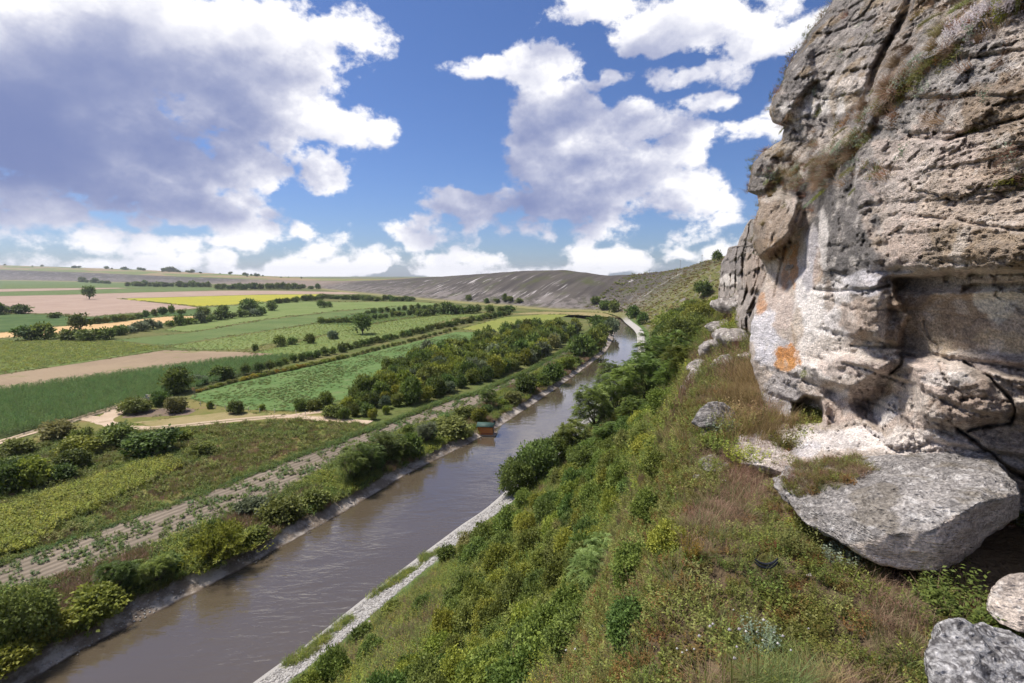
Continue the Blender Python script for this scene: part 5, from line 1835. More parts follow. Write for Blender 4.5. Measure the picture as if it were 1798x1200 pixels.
# herbage on the near river bank
P = fill(STRIP_LO[::-1][:-1] + bank_edge, 18000, rng)
dl_ = np.array([np.min(np.hypot(LB[:, 0] - p[0], LB[:, 1] - p[1])) for p in P])
P = P[dl_ > 2.6 + 2.6 * fbm(P * 0.16 + 50, 3) + rng.normal(0, 0.35, len(P))]
big = fbm(np.concatenate([P[:, :2] * 0.07, P[:, 2:] + 3], 1), 4)
r_ = rng.random(len(P))
pick = np.where(big > 0.10, np.where(r_ < 0.5, 2, 0), np.where(big > -0.08, np.where(r_ < 0.45, 3, np.where(r_ < 0.7, 1, 5)), np.where(r_ < 0.45, 4, np.where(r_ < 0.8, 5, 7))))
S_b = [source('a_lime_herb', *herb(np.random.default_rng(70), 9, 0.9, 0.26, 0.6, 8), ML['lime']),
       source('b_olive_herb', *herb(np.random.default_rng(71), 9, 0.8, 0.24, 0.6, 8), ML['olive']),
       source('c_mid_herb', *herb(np.random.default_rng(72), 10, 0.9, 0.26, 0.65, 8), ML['mid']),
       source('d_dark_herb', *herb(np.random.default_rng(73), 10, 0.9, 0.26, 0.7, 8), ML['dark']),
       source('e_dry_tuft', *grass_tuft(np.random.default_rng(74), 60, 0.8, 0.6, 0.5, 0.03, 2), ML['straw']),
       source('f_green_tuft', *grass_tuft(np.random.default_rng(75), 70, 0.7, 0.6, 0.5, 0.03, 2), ML['olive']),
       source('g_sage', *herb(np.random.default_rng(76), 8, 0.7, 0.2, 0.5, 8), ML['sage']),
       source('h_rusty_herb', *herb(np.random.default_rng(77), 8, 0.8, 0.2, 0.5, 8), ML['rust'])]
scatter('bank_weeds', P, rng.uniform(0.7, 1.5, len(P)) * 1.1, S_b, rng, pick)


# near slope: random points on the hillside grid
def on_hill(n, s_rng, q_rng, rng, power=1.0):
    HV = hv
    si = np.where((ss > s_rng[0]) & (ss < s_rng[1]))[0]
    qi = np.where((qs > q_rng[0]) & (qs < q_rng[1]))[0]
    i = si[rng.integers(0, len(si) - 1, n * 3)]
    j = qi[rng.integers(0, len(qi) - 1, n * 3)]
    a = np.linalg.norm(HV[i + 1, j] - HV[i, j], axis=1) * np.linalg.norm(HV[i, j + 1] - HV[i, j], axis=1)
    d = np.linalg.norm(HV[i, j] - CAMP, axis=1)
    w = a / d ** power
    sel = rng.choice(len(i), n, p=w / w.sum())
    i, j = i[sel], j[sel]
    fu, fv = rng.random(n)[:, None], rng.random(n)[:, None]
    Pn = HV[i, j] * (1 - fu) * (1 - fv) + HV[i + 1, j] * fu * (1 - fv) + HV[i, j + 1] * (1 - fu) * fv + HV[i + 1, j + 1] * fu * fv
    return Pn, ss[i], qs[j]


P, s_, q_ = on_hill(36000, (-26, 260), (1.36, 7.1), rng, 1.15)
d_ = np.linalg.norm(P - CAMP, axis=1)
big = fbm(P * 0.085 + 60, 4)
mid_ = fbm(P * 0.35 + 80, 3)
r_ = rng.random(len(P))
low = sstep(-q_, -3.2, -1.6)           # near the water: grass and yellow herbs
val = big + 0.45 * mid_ - 0.16 * low
pick = np.where(val > 0.13, np.where(r_ < 0.40, 3, np.where(r_ < 0.75, 2, 0)),
                np.where(val > -0.05, np.where(r_ < 0.34, 0, np.where(r_ < 0.60, 1, np.where(r_ < 0.80, 2, np.where(r_ < 0.90, 5, 6)))),
                         np.where(r_ < 0.36, 5, np.where(r_ < 0.62, 1, np.where(r_ < 0.78, 4, np.where(r_ < 0.9, 0, 6))))))
S_s = [source('a_lime_herb', *herb(np.random.default_rng(80), 16, 0.85, 0.135, 0.55, 13), ML['lime']),
       source('b_olive_herb', *herb(np.random.default_rng(81), 16, 0.8, 0.12, 0.55, 13), ML['olive']),
       source('c_mid_herb', *herb(np.random.default_rng(82), 18, 0.95, 0.14, 0.6, 13), ML['mid']),
       source('d_dark_herb', *herb(np.random.default_rng(83), 18, 1.0, 0.14, 0.65, 13), ML['dark']),
       source('e_dry_tuft', *grass_tuft(np.random.default_rng(84), 110, 0.85, 0.55, 0.55, 0.012, 3), ML['straw']),
       source('f_olive_tuft', *grass_tuft(np.random.default_rng(85), 130, 0.8, 0.55, 0.55, 0.013, 3), ML['grass']),
       source('g_yellow_herb', *herb(np.random.default_rng(86), 10, 0.8, 0.10, 0.4, 11), ML['yellow'])]
scatter('slope_herbs', P, rng.uniform(0.55, 1.15, len(P)) * (0.62 + 0.75 * sstep(d_, 10, 60)) * (0.8 + 0.3 * sstep(-low, -1, 0)), S_s, rng, pick, tilt=0.2)

# rim of the ledge further along, below the blocky cliff
P, s_, q_ = on_hill(5000, (-8, 60), (6.6, 10.4), rng, 0.8)
v_ = fbm(P * 0.35 + 44, 4)
r_ = rng.random(len(P))
pick = np.where(v_ > 0.08, np.where(r_ < 0.6, 0, 2), np.where(r_ < 0.45, 4, np.where(r_ < 0.8, 5, 1)))
scatter('rim_herbs', P, rng.uniform(0.5, 1.0, len(P)), [o.copy() for o in S_s], rng, pick, tilt=0.2)

# mid-distance right slope: grass tufts and low scrub
P, s_, q_ = on_hill(7000, (230, 560), (1.5, 11), rng, 1.0)
v_ = fbm(P * 0.03 + 20, 4)
r_ = rng.random(len(P))
pick = np.where(v_ > 0.10, np.where(r_ < 0.6, 0, 1), np.where(r_ < 0.22, 1, 2))
S_m = [source('a_scrub', *herb(np.random.default_rng(90), 12, 1.6, 0.7, 1.4, 9), ML['olive']),
       source('b_scrub', *herb(np.random.default_rng(91), 12, 1.4, 0.6, 1.2, 9), ML['lime']),
       source('c_pale_tuft', *grass_tuft(np.random.default_rng(92), 50, 1.0, 1.5, 0.5, 0.10, 2), ML['gold'])]
scatter('hillside_scrub', P, np.exp(rng.normal(-0.5, 0.45, len(P))), S_m, rng, pick)

# the ledge underfoot
P, s_, q_ = on_hill(26000, (-33, 3), (6.72, 10.6), rng, 0.9)
u_, v_, t_ = proj(P)
dry = fbm(P * 0.75 + 33, 4) + 0.5 * fbm(P * 2.2 + 3, 2)
# the drier, redder belt runs along the ledge edge and below the boulder; greener cushion in the middle
belt = np.exp(-((u_ - 1290) / 75) ** 2) * sstep(v_, 700, 860) * sstep(-v_, -1010, -940) + np.exp(-(((u_ - 1520) / 110) ** 2 + ((v_ - 1060) / 70) ** 2)) \
    + 0.8 * np.exp(-(((u_ - 1590) / 60) ** 2 + ((v_ - 1130) / 90) ** 2)) + 1.2 * np.exp(-(((u_ - 1330) / 70) ** 2 + ((v_ - 690) / 60) ** 2))
cush = np.exp(-(((u_ - 1400) / 110) ** 2 + ((v_ - 1060) / 80) ** 2))
val = dry * 0.9 + belt * 0.62 - cush * 0.75 - 0.06
r_ = rng.random(len(P))
gold_zone = (v_ < 790) & (u_ < 1420)
pick = np.where(val > 0.42, np.where(gold_zone, np.where(r_ < 0.6, 1, 0), np.where(r_ < 0.78, 0, np.where(r_ < 0.94, 2, 5))),
                np.where(val > 0.05, np.where(r_ < 0.28, 0, np.where(r_ < 0.5, 2, np.where(r_ < 0.72, 4, np.where(r_ < 0.95, 3, 5)))),
                         np.where(r_ < 0.55, 3, np.where(r_ < 0.75, 4, np.where(r_ < 0.9, 2, 6)))))
S_l = [source('a_dry_tuft', *grass_tuft(np.random.default_rng(100), 44, 0.19, 0.11, 0.8, 0.0024, 3), ML['straw']),
       source('b_gold_tuft', *grass_tuft(np.random.default_rng(101), 55, 0.45, 0.14, 0.8, 0.0032, 3), ML['gold']),
       source('c_green_tuft', *grass_tuft(np.random.default_rng(102), 44, 0.20, 0.10, 0.6, 0.0026, 3), ML['grass']),
       source('d_moss_cushion', *herb(np.random.default_rng(103), 46, 0.10, 0.026, 0.13, 7), ML['moss']),
       source('e_small_herb', *herb(np.random.default_rng(104), 22, 0.15, 0.035, 0.12, 8), ML['olive']),
       source('f_rusty_herb', *herb(np.random.default_rng(105), 26, 0.12, 0.022, 0.11, 8), ML['rust']),
       source('g_small_green', *herb(np.random.default_rng(106), 22, 0.16, 0.036, 0.12, 8), ML['mid'])]
bare = np.exp(-(((u_ - 1760) / 90) ** 2 + ((v_ - 985) / 60) ** 2)) > 0.35
kp = ~bare & (rng.random(len(P)) < 0.95)
scatter('ledge_grass', P[kp], (rng.uniform(0.7, 1.5, len(P)) * (0.9 + 0.7 * sstep(t_, 6, 14)))[kp], S_l, rng, pick[kp], tilt=0.2)

# dry moss and herbs on the shoulder of the big boulder
bmw = BOULDER.matrix_world.copy() if False else Matrix.Translation(BOULDER.location)
bco = np.array([v.co[:] for v in BOULDER.data.vertices]) + np.array(BOULDER.location)
bno = np.array([v.normal[:] for v in BOULDER.data.vertices])
u_, v_, t_ = proj(bco)
ok = (bno[:, 2] > 0.15) & (poly_sd(u_, v_, [(1366, 852), (1400, 815), (1520, 803), (1530, 830), (1470, 858), (1400, 872)]) + 12 * fbm(bco * 4, 3) > 0)
ii = rng.choice(np.where(ok)[0], min(420, ok.sum()), replace=False)
pk = rng.choice([0, 3, 5, 4, 2], len(ii), p=[0.3, 0.3, 0.2, 0.1, 0.1])
scatter('boulder_moss', bco[ii], rng.uniform(0.35, 0.9, len(ii)), [o.copy() for o in S_l], rng, pk, tilt=0.3)

# shingle at the water's edge
S_st = []
for i in range(4):
    bm = bmesh.new()
    bmesh.ops.create_icosphere(bm, subdivisions=1, radius=0.16)
    for v in bm.verts:
        v.co *= random.uniform(0.7, 1.3)
        v.co.z *= 0.6
    bmesh.ops.triangulate(bm, faces=bm.faces[:])
    V = np.array([v.co[:] for v in bm.verts])
    F_ = np.array([[v.index for v in f.verts] for f in bm.faces])
    bm.free()
    S_st.append(source('pebble', V, F_, np.full(len(V), random.random()), ML['white']))
m_peb, k = mat('shingle')
rn = k.n('ShaderNodeObjectInfo').outputs['Random']
out_bsdf(k, k.mix(rn, (0.21, 0.195, 0.18), (0.47, 0.445, 0.415)), 0.9)
for o in S_st:
    o.data.materials.clear()
    o.data.materials.append(m_peb)
P, s_, q_ = on_hill(13000, (-20, 200), (0.05, 1.32), rng, 0.9)
d_ = np.linalg.norm(P - CAMP, axis=1)
scatter('shingle_stones', P, rng.uniform(0.35, 1.1, len(P)) * (0.7 + d_ / 130), S_st, rng, tilt=0.6)
P, s_, q_ = on_hill(2500, (-20, 160), (0.02, 0.9), rng, 0.9)
P = P[fbm(P * 0.12 + 15, 3) > 0.12]
scatter('waterside_grass', P, rng.uniform(0.4, 0.9, len(P)), [S_s[0].copy(), S_s[2].copy(), S_s[5].copy()], rng, tilt=0.2)
P = np.repeat(LB[(LB[:, 1] > 25) & (LB[:, 1] < 260)], 12, 0)
P = P + np.repeat(ln[(LB[:, 1] > 25) & (LB[:, 1] < 260)], 12, 0) * rng.uniform(0.3, 2.6, (len(P), 1)) + rng.normal(0, 0.4, P.shape)
msk = fbm(np.concatenate([P * 0.06, np.zeros((len(P), 1))], 1), 3) > 0.0
P = P[msk]
P = np.concatenate([P, np.full((len(P), 1), -0.5)], 1)
# sit on the sloping bank
dl = np.array([np.min(np.linalg.norm(LB - p[:2], axis=1)) for p in P])
P[:, 2] = np.interp(dl, [0, 1.2, 2.1, 2.9, 3.7], [WATER_Z, -0.92, -0.55, -0.14, 0.03])
scatter('bank_stones', P, rng.uniform(0.3, 0.9, len(P)), [s.copy() for s in S_st], rng, tilt=0.6)


# ------------------------------------------------------------------ trees and bushes, each one a thing
# (kind, px, py of the foot, width px, height px, foliage colour, label, category)
SINGLE = [
    # the fields, far to near
    ('tree_far', 157, 526, 20, 20, 'dark', 'lone round tree standing in the pinkish ploughed field', 'tree'),
    ('shrub_far', 45, 551, 27, 14, 'dark', 'dark bush at the lower edge of the pink ploughed field, beside a bare thicket', 'bush'),
    ('shrub_far', 2, 553, 22, 16, 'dark', 'dark bush cut by the left picture edge at the pink field', 'bush'),
    ('shrub_far', 95, 559, 19, 9, 'mid', 'low bush between the pink field and the dark green crop', 'bush'),
    ('shrub_far', 22, 550, 22, 9, 'grey', 'grey bare thicket at the edge of the pink field', 'bush'),
    ('tree_far', 139, 583, 32, 30, 'dark', 'dark ragged tree in front of the straw-coloured field', 'tree'),
    ('shrub_far', 50, 598, 34, 22, 'dark', 'dark bush at the left end of the row in front of the straw field', 'bush'),
    ('shrub_far', 78, 597, 36, 24, 'mid', 'broad bush touching the leftmost bush of the row in front of the straw field', 'bush'),
    ('shrub_far', 130, 598, 34, 18, 'dark', 'dark bush at the foot of the ragged tree by the straw field', 'bush'),
    ('shrub_far', 158, 599, 34, 19, 'dark', 'wide dark bush just right of the ragged tree foot', 'bush'),
    ('shrub_far', 188, 597, 26, 17, 'mid', 'round bush ending the dark clump below the straw field', 'bush'),
    ('shrub_far', 253, 573, 13, 8, 'mid', 'tiny bush standing alone inside the straw field', 'bush'),
    ('shrub_far', 318, 552, 12, 7, 'mid', 'tiny bush above the right end of the straw field', 'bush'),
    ('shrub_far', 358, 554, 18, 12, 'dark', 'small dark bush past the right tip of the straw field', 'bush'),
    ('shrub_far', 391, 548, 17, 10, 'dark', 'small low bush left of the big dark bush by the yellow field', 'bush'),
    ('shrub_far', 445, 546, 36, 18, 'dark', 'big dark flat-topped bush below the yellow field', 'bush'),
    ('shrub_far', 477, 546, 17, 13, 'dark', 'small dark bush right of the big flat-topped bush', 'bush'),
    ('shrub_far', 565, 541, 14, 11, 'dark', 'left bush of a pair in the light green crop', 'bush'),
    ('shrub_far', 578, 540, 11, 8, 'dark', 'right, smaller bush of the pair in the light green crop', 'bush'),
    ('tree_far', 637, 588, 34, 32, 'dark', 'large dark round tree standing alone amid the green fields', 'tree'),
    ('shrub_far', 583, 596, 19, 13, 'grey', 'pale grey-green bush left of the large dark round tree', 'bush'),
    ('shrub_far', 492, 609, 18, 16, 'mid', 'left bush of three in the pale field strip', 'bush'),
    ('shrub_far', 513, 606, 16, 11, 'mid', 'low middle bush of three in the pale field strip', 'bush'),
    ('shrub_far', 541, 604, 19, 15, 'mid', 'right bush of three in the pale field strip', 'bush'),
    ('shrub_far', 449, 617, 10, 11, 'dark', 'small dark bush at the end of the brown harrowed field', 'bush'),
    ('tree_far', 432, 659, 15, 19, 'dark', 'first small dark tree left in the row above the meadow hedge', 'tree'),
    ('tree_far', 455, 655, 17, 18, 'dark', 'second small dark tree in the row above the meadow hedge', 'tree'),
    ('tree_far', 473, 652, 16, 18, 'dark', 'third small dark tree in the row above the meadow hedge', 'tree'),
    ('tree_far', 489, 649, 15, 17, 'dark', 'last small dark tree right in the row above the meadow hedge', 'tree'),
    ('shrub', 313, 692, 50, 40, 'mid', 'large bush at the near corner of the meadow and the corn', 'bush'),
    ('shrub', 350, 676, 30, 16, 'grey', 'grey low bush behind the start of the yellow hedge', 'bush'),
    ('shrub', 388, 668, 38, 22, 'mid', 'green bush in front of the corn above the yellow hedge', 'bush'),
    ('shrub', 283, 714, 26, 23, 'dark', 'dark bush beside the track in the purplish waste patch', 'bush'),
    ('shrub', 306, 727, 36, 26, 'olive', 'olive bush at the right of the purplish waste patch', 'bush'),
    ('shrub', 240, 727, 50, 22, 'olive', 'wide low olive bush at the left of the purplish waste patch', 'bush'),
    ('shrub', 413, 728, 27, 21, 'dark', 'round dark bush on the dry grass in front of the meadow', 'bush'),
    ('shrub', 370, 719, 12, 12, 'mid', 'small bush by the fence posts at the meadow edge', 'bush'),
    ('shrub', 460, 722, 12, 10, 'lime', 'small light bush at the right of the fence line', 'bush'),
    ('shrub', 528, 722, 20, 18, 'mid', 'leftmost green bush at the lower meadow corner', 'bush'),
    ('shrub', 553, 722, 26, 18, 'mid', 'green bush among those at the lower meadow corner', 'bush'),
    ('shrub', 575, 714, 28, 22, 'mid', 'taller green bush at the lower meadow corner', 'bush'),
    # rough pasture
    ('shrub', 108, 772, 56, 26, 'olive', 'olive bush below the bend of the dirt track', 'bush'),
    ('shrub', 146, 779, 32, 24, 'mid', 'small rounded bush right of the olive bush below the track', 'bush'),
    ('shrub', 210, 785, 66, 32, 'dark', 'broad dark bush below the dirt track loop', 'bush'),
    ('shrub', 272, 803, 80, 30, 'dark', 'low spreading dark bush in the middle of the rough pasture', 'bush'),
    ('shrub', 318, 776, 34, 20, 'lime', 'light green bush at the upper edge of the rough pasture', 'bush'),
    ('shrub', 128, 828, 52, 34, 'dark', 'blackish bush in front of the lime bush in the pasture', 'bush'),
    ('shrub', 138, 804, 62, 28, 'lime', 'bright lime bush in the rough pasture', 'bush'),
    ('shrub', 62, 858, 62, 46, 'lime', 'rounded bright lime bush near the left edge in the pasture', 'bush'),
    ('shrub', 20, 868, 60, 48, 'dark', 'dark bush at the left edge of the pasture', 'bush'),
    ('shrub', 108, 848, 46, 28, 'dark', 'dark low bush right of the rounded lime bush', 'bush'),
    ('shrub', 25, 832, 46, 26, 'mid', 'mid green bush at the left edge behind the dark one', 'bush'),
    ('shrub', 30, 800, 50, 18, 'olive', 'olive low bush at the left edge near the track', 'bush'),
    ('shrub', 360, 800, 40, 16, 'olive', 'low olive bush at the right of the rough pasture', 'bush'),
    ('shrub', 585, 735, 40, 16, 'mid', 'low bush in the grass between track and strip', 'bush'),
    # left river bank, near to far
    ('shrub_near', 36, 1150, 118, 96, 'dark', 'big dark tree-like bush in the lower left corner by the river', 'bush'),
    ('frond_tree', 210, 1052, 66, 62, 'dark', 'dark feathery-leaved young tree on the left bank', 'tree'),
    ('frond_tree', 278, 1036, 62, 52, 'mid', 'feathery-leaved young tree between the dark one and the willow', 'tree'),
    ('willow', 385, 996, 98, 74, 'lime', 'bright green upright willow bush on the left bank', 'bush'),
    ('shrub', 105, 1120, 74, 36, 'lime', 'low bright green bush near the lower left corner', 'bush'),
    ('shrub', 180, 1090, 88, 36, 'lime', 'bright green sprawling bush at the water of the left bank', 'bush'),
    ('shrub', 20, 1180, 80, 34, 'lime', 'bright green bush at the left bottom corner by the water', 'bush'),
    ('shrub', 440, 965, 56, 30, 'mid', 'low green bush right of the willow at the water', 'bush'),
    ('shrub', 490, 925, 70, 34, 'olive', 'olive bush on the left bank halfway to the robinias', 'bush'),
    ('shrub', 545, 895, 56, 32, 'olive', 'second olive bush on the left bank before the robinias', 'bush'),
    ('shrub', 450, 905, 52, 24, 'grey', 'grey-green bush at the edge of the potato strip', 'bush'),
    ('frond_tree', 616, 856, 72, 62, 'dark', 'foremost dark robinia of the clump on the left bank', 'tree'),
    ('frond_tree', 652, 838, 66, 58, 'dark', 'second dark robinia of the clump on the left bank', 'tree'),
    ('frond_tree', 688, 818, 64, 56, 'dark', 'tallest dark robinia in the middle of the left bank clump', 'tree'),
    ('shrub', 722, 808, 40, 40, 'mid', 'mid green bush at the right of the robinia clump', 'bush'),
    ('frond_tree', 750, 784, 42, 40, 'grey', 'grey-green robinia at the far end of the clump', 'tree'),
    ('shrub', 800, 768, 58, 28, 'olive', 'olive bush beside the floating hut', 'bush'),
    ('shrub', 815, 738, 40, 22, 'olive', 'olive-brown scrub behind the floating hut', 'bush'),
    ('shrub', 842, 745, 26, 24, 'lime', 'small yellowish bush just behind the hut roof', 'bush'),
    ('frond_tree', 858, 722, 36, 38, 'dark', 'dark little tree above the hut on the left bank', 'tree'),
    ('shrub', 898, 712, 32, 22, 'olive', 'olive bush right of the dark little tree above the hut', 'bush'),
    ('shrub', 925, 694, 40, 32, 'dark', 'dark bush on the bank beyond the hut', 'bush'),
    ('shrub', 950, 682, 28, 22, 'mid', 'green bush on the bank following the dark one beyond the hut', 'bush'),
    ('shrub', 972, 672, 36, 30, 'dark', 'second dark bush on the bank beyond the hut', 'bush'),
    ('shrub', 995, 652, 28, 22, 'lime', 'bright bush on the bank in the middle of the far reach', 'bush'),
    ('shrub_far', 1025, 630, 44, 36, 'dark', 'large dark bush on the left bank of the far reach', 'bush'),
    ('shrub_far', 1048, 618, 34, 34, 'mid', 'large green bush on the left bank of the far reach', 'bush'),
    ('shrub_far', 1060, 596, 26, 24, 'mid', 'bush at the inner bend of the river', 'bush'),
    ('shrub_far', 1072, 588, 24, 24, 'grey', 'grey-green bush at the inner bend of the river', 'bush'),
    ('shrub_far', 1055, 578, 24, 14, 'dark', 'low dark bush hiding the end of the river', 'bush'),
    ('shrub_far', 1042, 568, 26, 12, 'dark', 'dark bush in the gap where the river turns away', 'bush'),
    ('shrub_far', 1068, 572, 20, 12, 'mid', 'small bush where the river turns away behind the trees', 'bush'),
    # right bank in the distance
    ('shrub_far', 1045, 535, 14, 11, 'dark', 'small dark bush under the white chalk scar', 'bush'),
    ('shrub_far', 1062, 545, 18, 14, 'mid', 'bush at the hill foot left of the far bend', 'bush'),
    ('shrub_far', 1078, 549, 22, 17, 'mid', 'bush at the hill foot above the far bend', 'bush'),
    ('shrub_far', 1107, 560, 26, 20, 'dark', 'dark bush on the slope above the far bend', 'bush'),
    ('shrub_far', 1128, 570, 19, 17, 'dark', 'dark round bush on the slope right of the far bend', 'bush'),
    ('shrub_far', 1066, 482, 12, 9, 'dark', 'left dark bush of the group on the hill crest', 'bush'),
    ('shrub_far', 1078, 482, 14, 8, 'dark', 'right dark bush of the group on the hill crest', 'bush'),
    ('shrub_far', 1097, 482, 9, 6, 'dark', 'tiny bush alone on the hill crest', 'bush'),
    ('tree_far', 1258, 462, 14, 20, 'dark', 'small dark tree on the skyline beside the cliff', 'tree'),
    ('shrub_far', 1236, 522, 26, 22, 'dark', 'dark bush on the green slope below the skyline rocks', 'bush'),
    ('shrub_far', 885, 531, 10, 12, 'dark', 'dark bush at the foot of the far grey hill', 'bush'),
]
for kd, px, py, w, h, colr, lab, cat in SINGLE:
    big_ = w > 15
    plant_px(kd, px, py, w * 1.08, h * 1.08, colr, lab, cat, parts=big_)

# trees and shrubs of the near slope, feet found on the terrain
SLOPE = [
    ('shrub_near', 905, 872, 74, 62, 'dark', 'dark leafy tree at the lower edge of the slope, nearest the river', 'tree'),
    ('shrub_near', 945, 846, 90, 70, 'dark', 'dark bushy tree leaning over the right river bank', 'tree'),
    ('shrub_near', 985, 815, 70, 52, 'mid', 'green bushy tree behind the dark one on the right bank', 'tree'),
    ('frond_tree', 1045, 770, 90, 96, 'dark', 'dark robinia at the left of the big clump on the slope', 'tree'),
    ('frond_tree', 1085, 742, 96, 100, 'mid', 'large mid-green robinia in the middle of the slope clump', 'tree'),
    ('frond_tree', 1075, 700, 80, 66, 'dark', 'dark robinia on the river side of the slope clump', 'tree'),
    ('frond_tree', 1130, 715, 96, 96, 'dark', 'tall dark robinia near the cliff side of the slope clump', 'tree'),
    ('frond_tree', 1150, 670, 92, 84, 'mid', 'mid-green robinia at the back of the slope clump', 'tree'),
    ('frond_tree', 1180, 690, 66, 60, 'mid', 'green robinia beside the white-faced outcrop', 'tree'),
    ('frond_tree', 1110, 745, 60, 48, 'mid', 'small bright robinia in front of the slope clump', 'tree'),
    ('frond_tree', 1165, 775, 52, 54, 'mid', 'young robinia with star-shaped fronds on the middle slope', 'tree'),
    ('frond_tree', 1130, 790, 50, 46, 'mid', 'feathery young robinia below the star-fronded one', 'tree'),
    ('shrub_near', 1195, 625, 84, 60, 'mid', 'bright green bushy tree below the far cliff', 'tree'),
    ('shrub_near', 1230, 590, 70, 56, 'lime', 'yellow-green bushy tree below the far cliff', 'tree'),
    ('shrub_near', 1165, 622, 56, 46, 'dark', 'dark tree at the far end of the slope clump', 'tree'),
    ('shrub', 1190, 580, 44, 34, 'dark', 'dark bush on the slope behind the clump', 'bush'),
    ('shrub', 1262, 560, 44, 34, 'lime', 'yellow-green bush under the blocky far cliff', 'bush'),
    ('shrub', 1215, 555, 40, 24, 'mid', 'green bush higher up the slope behind the clump', 'bush'),
    ('shrub', 1278, 530, 30, 24, 'lime', 'small lime bush right at the foot of the blocky cliff', 'bush'),
    ('shrub_near', 1040, 815, 62, 40, 'mid', 'green shrub in front of the left robinia', 'bush'),
    ('shrub_near', 1090, 825, 60, 40, 'lime', 'light green shrub in the middle of the slope', 'bush'),
    ('shrub_near', 1010, 860, 60, 38, 'lime', 'light green shrub above the bank tree', 'bush'),
    ('shrub_near', 1160, 850, 70, 50, 'mid', 'leafy green shrub close to the ledge edge', 'bush'),
    ('shrub_near', 1110, 885, 66, 46, 'dark', 'dark shrub on the slope left of the leafy one', 'bush'),
    ('shrub_near', 1055, 920, 70, 50, 'mid', 'green shrub right of the dry grass patch', 'bush'),
    ('shrub_near', 1150, 925, 84, 60, 'mid', 'broad green shrub below the ledge edge', 'bush'),
    ('shrub_near', 1040, 985, 84, 60, 'dark', 'dark shrub behind the pale broad-leaved sapling', 'bush'),
    ('shrub_near', 985, 1000, 80, 50, 'olive', 'olive shrub left of the pale broad-leaved sapling', 'bush'),
    ('frond_tree', 1035, 1060, 110, 96, 'fresh', 'pale broad-leaved sapling in the middle of the near slope', 'tree'),
    ('shrub_near', 1120, 1035, 110, 70, 'mid', 'green shrub right of the pale sapling', 'bush'),
    ('shrub_near', 1175, 985, 80, 60, 'lime', 'yellowish shrub at the ledge edge', 'bush'),
    ('shrub_near', 925, 1120, 84, 56, 'olive', 'olive shrub low on the near slope', 'bush'),
    ('shrub_near', 1010, 1150, 110, 70, 'mid', 'green shrub near the bottom edge of the picture', 'bush'),
    ('shrub_near', 1110, 1150, 120, 80, 'dark', 'dark shrub at the bottom below the ledge', 'bush'),
    ('shrub_near', 880, 1190, 90, 50, 'mid', 'green shrub cut by the bottom edge, left of the others', 'bush'),
    ('frond_tree', 1008, 805, 78, 66, 'mid', 'mid-green robinia joining the bank trees to the slope clump', 'tree'),
    ('shrub_near', 1030, 838, 74, 50, 'mid', 'mid-green shrub below the left robinia of the clump', 'bush'),
    ('frond_tree', 1070, 795, 72, 58, 'mid', 'mid-green robinia in front of the middle of the clump', 'tree'),
    ('frond_tree', 1200, 668, 74, 60, 'mid', 'mid-green robinia touching the white-faced outcrop', 'tree'),
    ('shrub_near', 1175, 735, 70, 54, 'mid', 'leafy mid-green bush at the cliff side of the clump', 'bush'),
    ('shrub_near', 1140, 812, 66, 48, 'lime', 'yellow-green shrub under the star-fronded robinia', 'bush'),
    ('shrub_near', 1215, 615, 76, 56, 'mid', 'fresh green bushy tree right of the clump top', 'tree'),
    ('shrub_near', 1180, 600, 60, 44, 'lime', 'bright yellow-green tree at the far top of the clump', 'tree'),
    ('shrub', 785, 990, 40, 30, 'mid', 'small green shrub on the open slope above the shingle', 'bush'),
    ('shrub', 640, 1130, 44, 30, 'mid', 'small shrub beside the shingle near the bottom', 'bush'),
    ('shrub', 690, 1085, 40, 22, 'mid', 'low shrub above the fallen log', 'bush'),
    ('shrub', 845, 1015, 40, 24, 'olive', 'low olive shrub on the yellowish slope', 'bush'),
    ('shrub', 900, 925, 40, 24, 'lime', 'low lime shrub on the yellowish slope', 'bush'),
    ('shrub', 960, 905, 44, 28, 'mid', 'green shrub above the dry pinkish grass patch', 'bush'),
]
for kd, px, py, w, h, colr, lab, cat in SLOPE:
    plant_px(kd, px, py, w * 1.05, h * 1.05, colr, lab, cat)

# bushes filling the left bank between the named ones
rng = np.random.default_rng(29)
q = fill(STRIP_LO[::-1][:-1] + bank_edge, 900, rng)
done = []
for c in q:
    if not (45 < c[1] < 420) or any(np.linalg.norm(c - d) < 2.6 + 0.008 * c[1] for d in done):
        continue
    if fbm(c[None] * 0.05 + 12, 2)[0] < -0.05 or np.min(np.hypot(LB[:, 0] - c[0], LB[:, 1] - c[1])) < 4.5 or seg_dist(np.array([c[0]]), np.array([c[1]]), [tuple(z_[:2]) for z_ in P_(STRIP_LO)])[0] < 2.2:
        continue
    done.append(c)
    cl = rng.choice(['mid', 'dark', 'lime', 'olive', 'fresh'], p=[0.3, 0.26, 0.14, 0.16, 0.14])
    w = rng.uniform(1.8, 3.6) * (1 + c[1] / 700)
    zone = 'on the nearest stretch' if c[1] < 80 else ('before the floating hut' if c[1] < 140 else ('just beyond the floating hut' if c[1] < 200 else 'on the far stretch'))
    u_ = {'mid': 'mid-green', 'dark': 'dark green', 'lime': 'yellow-green', 'olive': 'olive', 'fresh': 'fresh green'}[cl]
    plant('shrub', c, w, w * rng.uniform(0.42, 0.68), cl, f'{"large" if w > 3.4 else "small"} {u_} bush {zone} of the left river bank', 'shrub', 'bushes along the left river bank', parts=True)
    if len(done) > 50:
        break

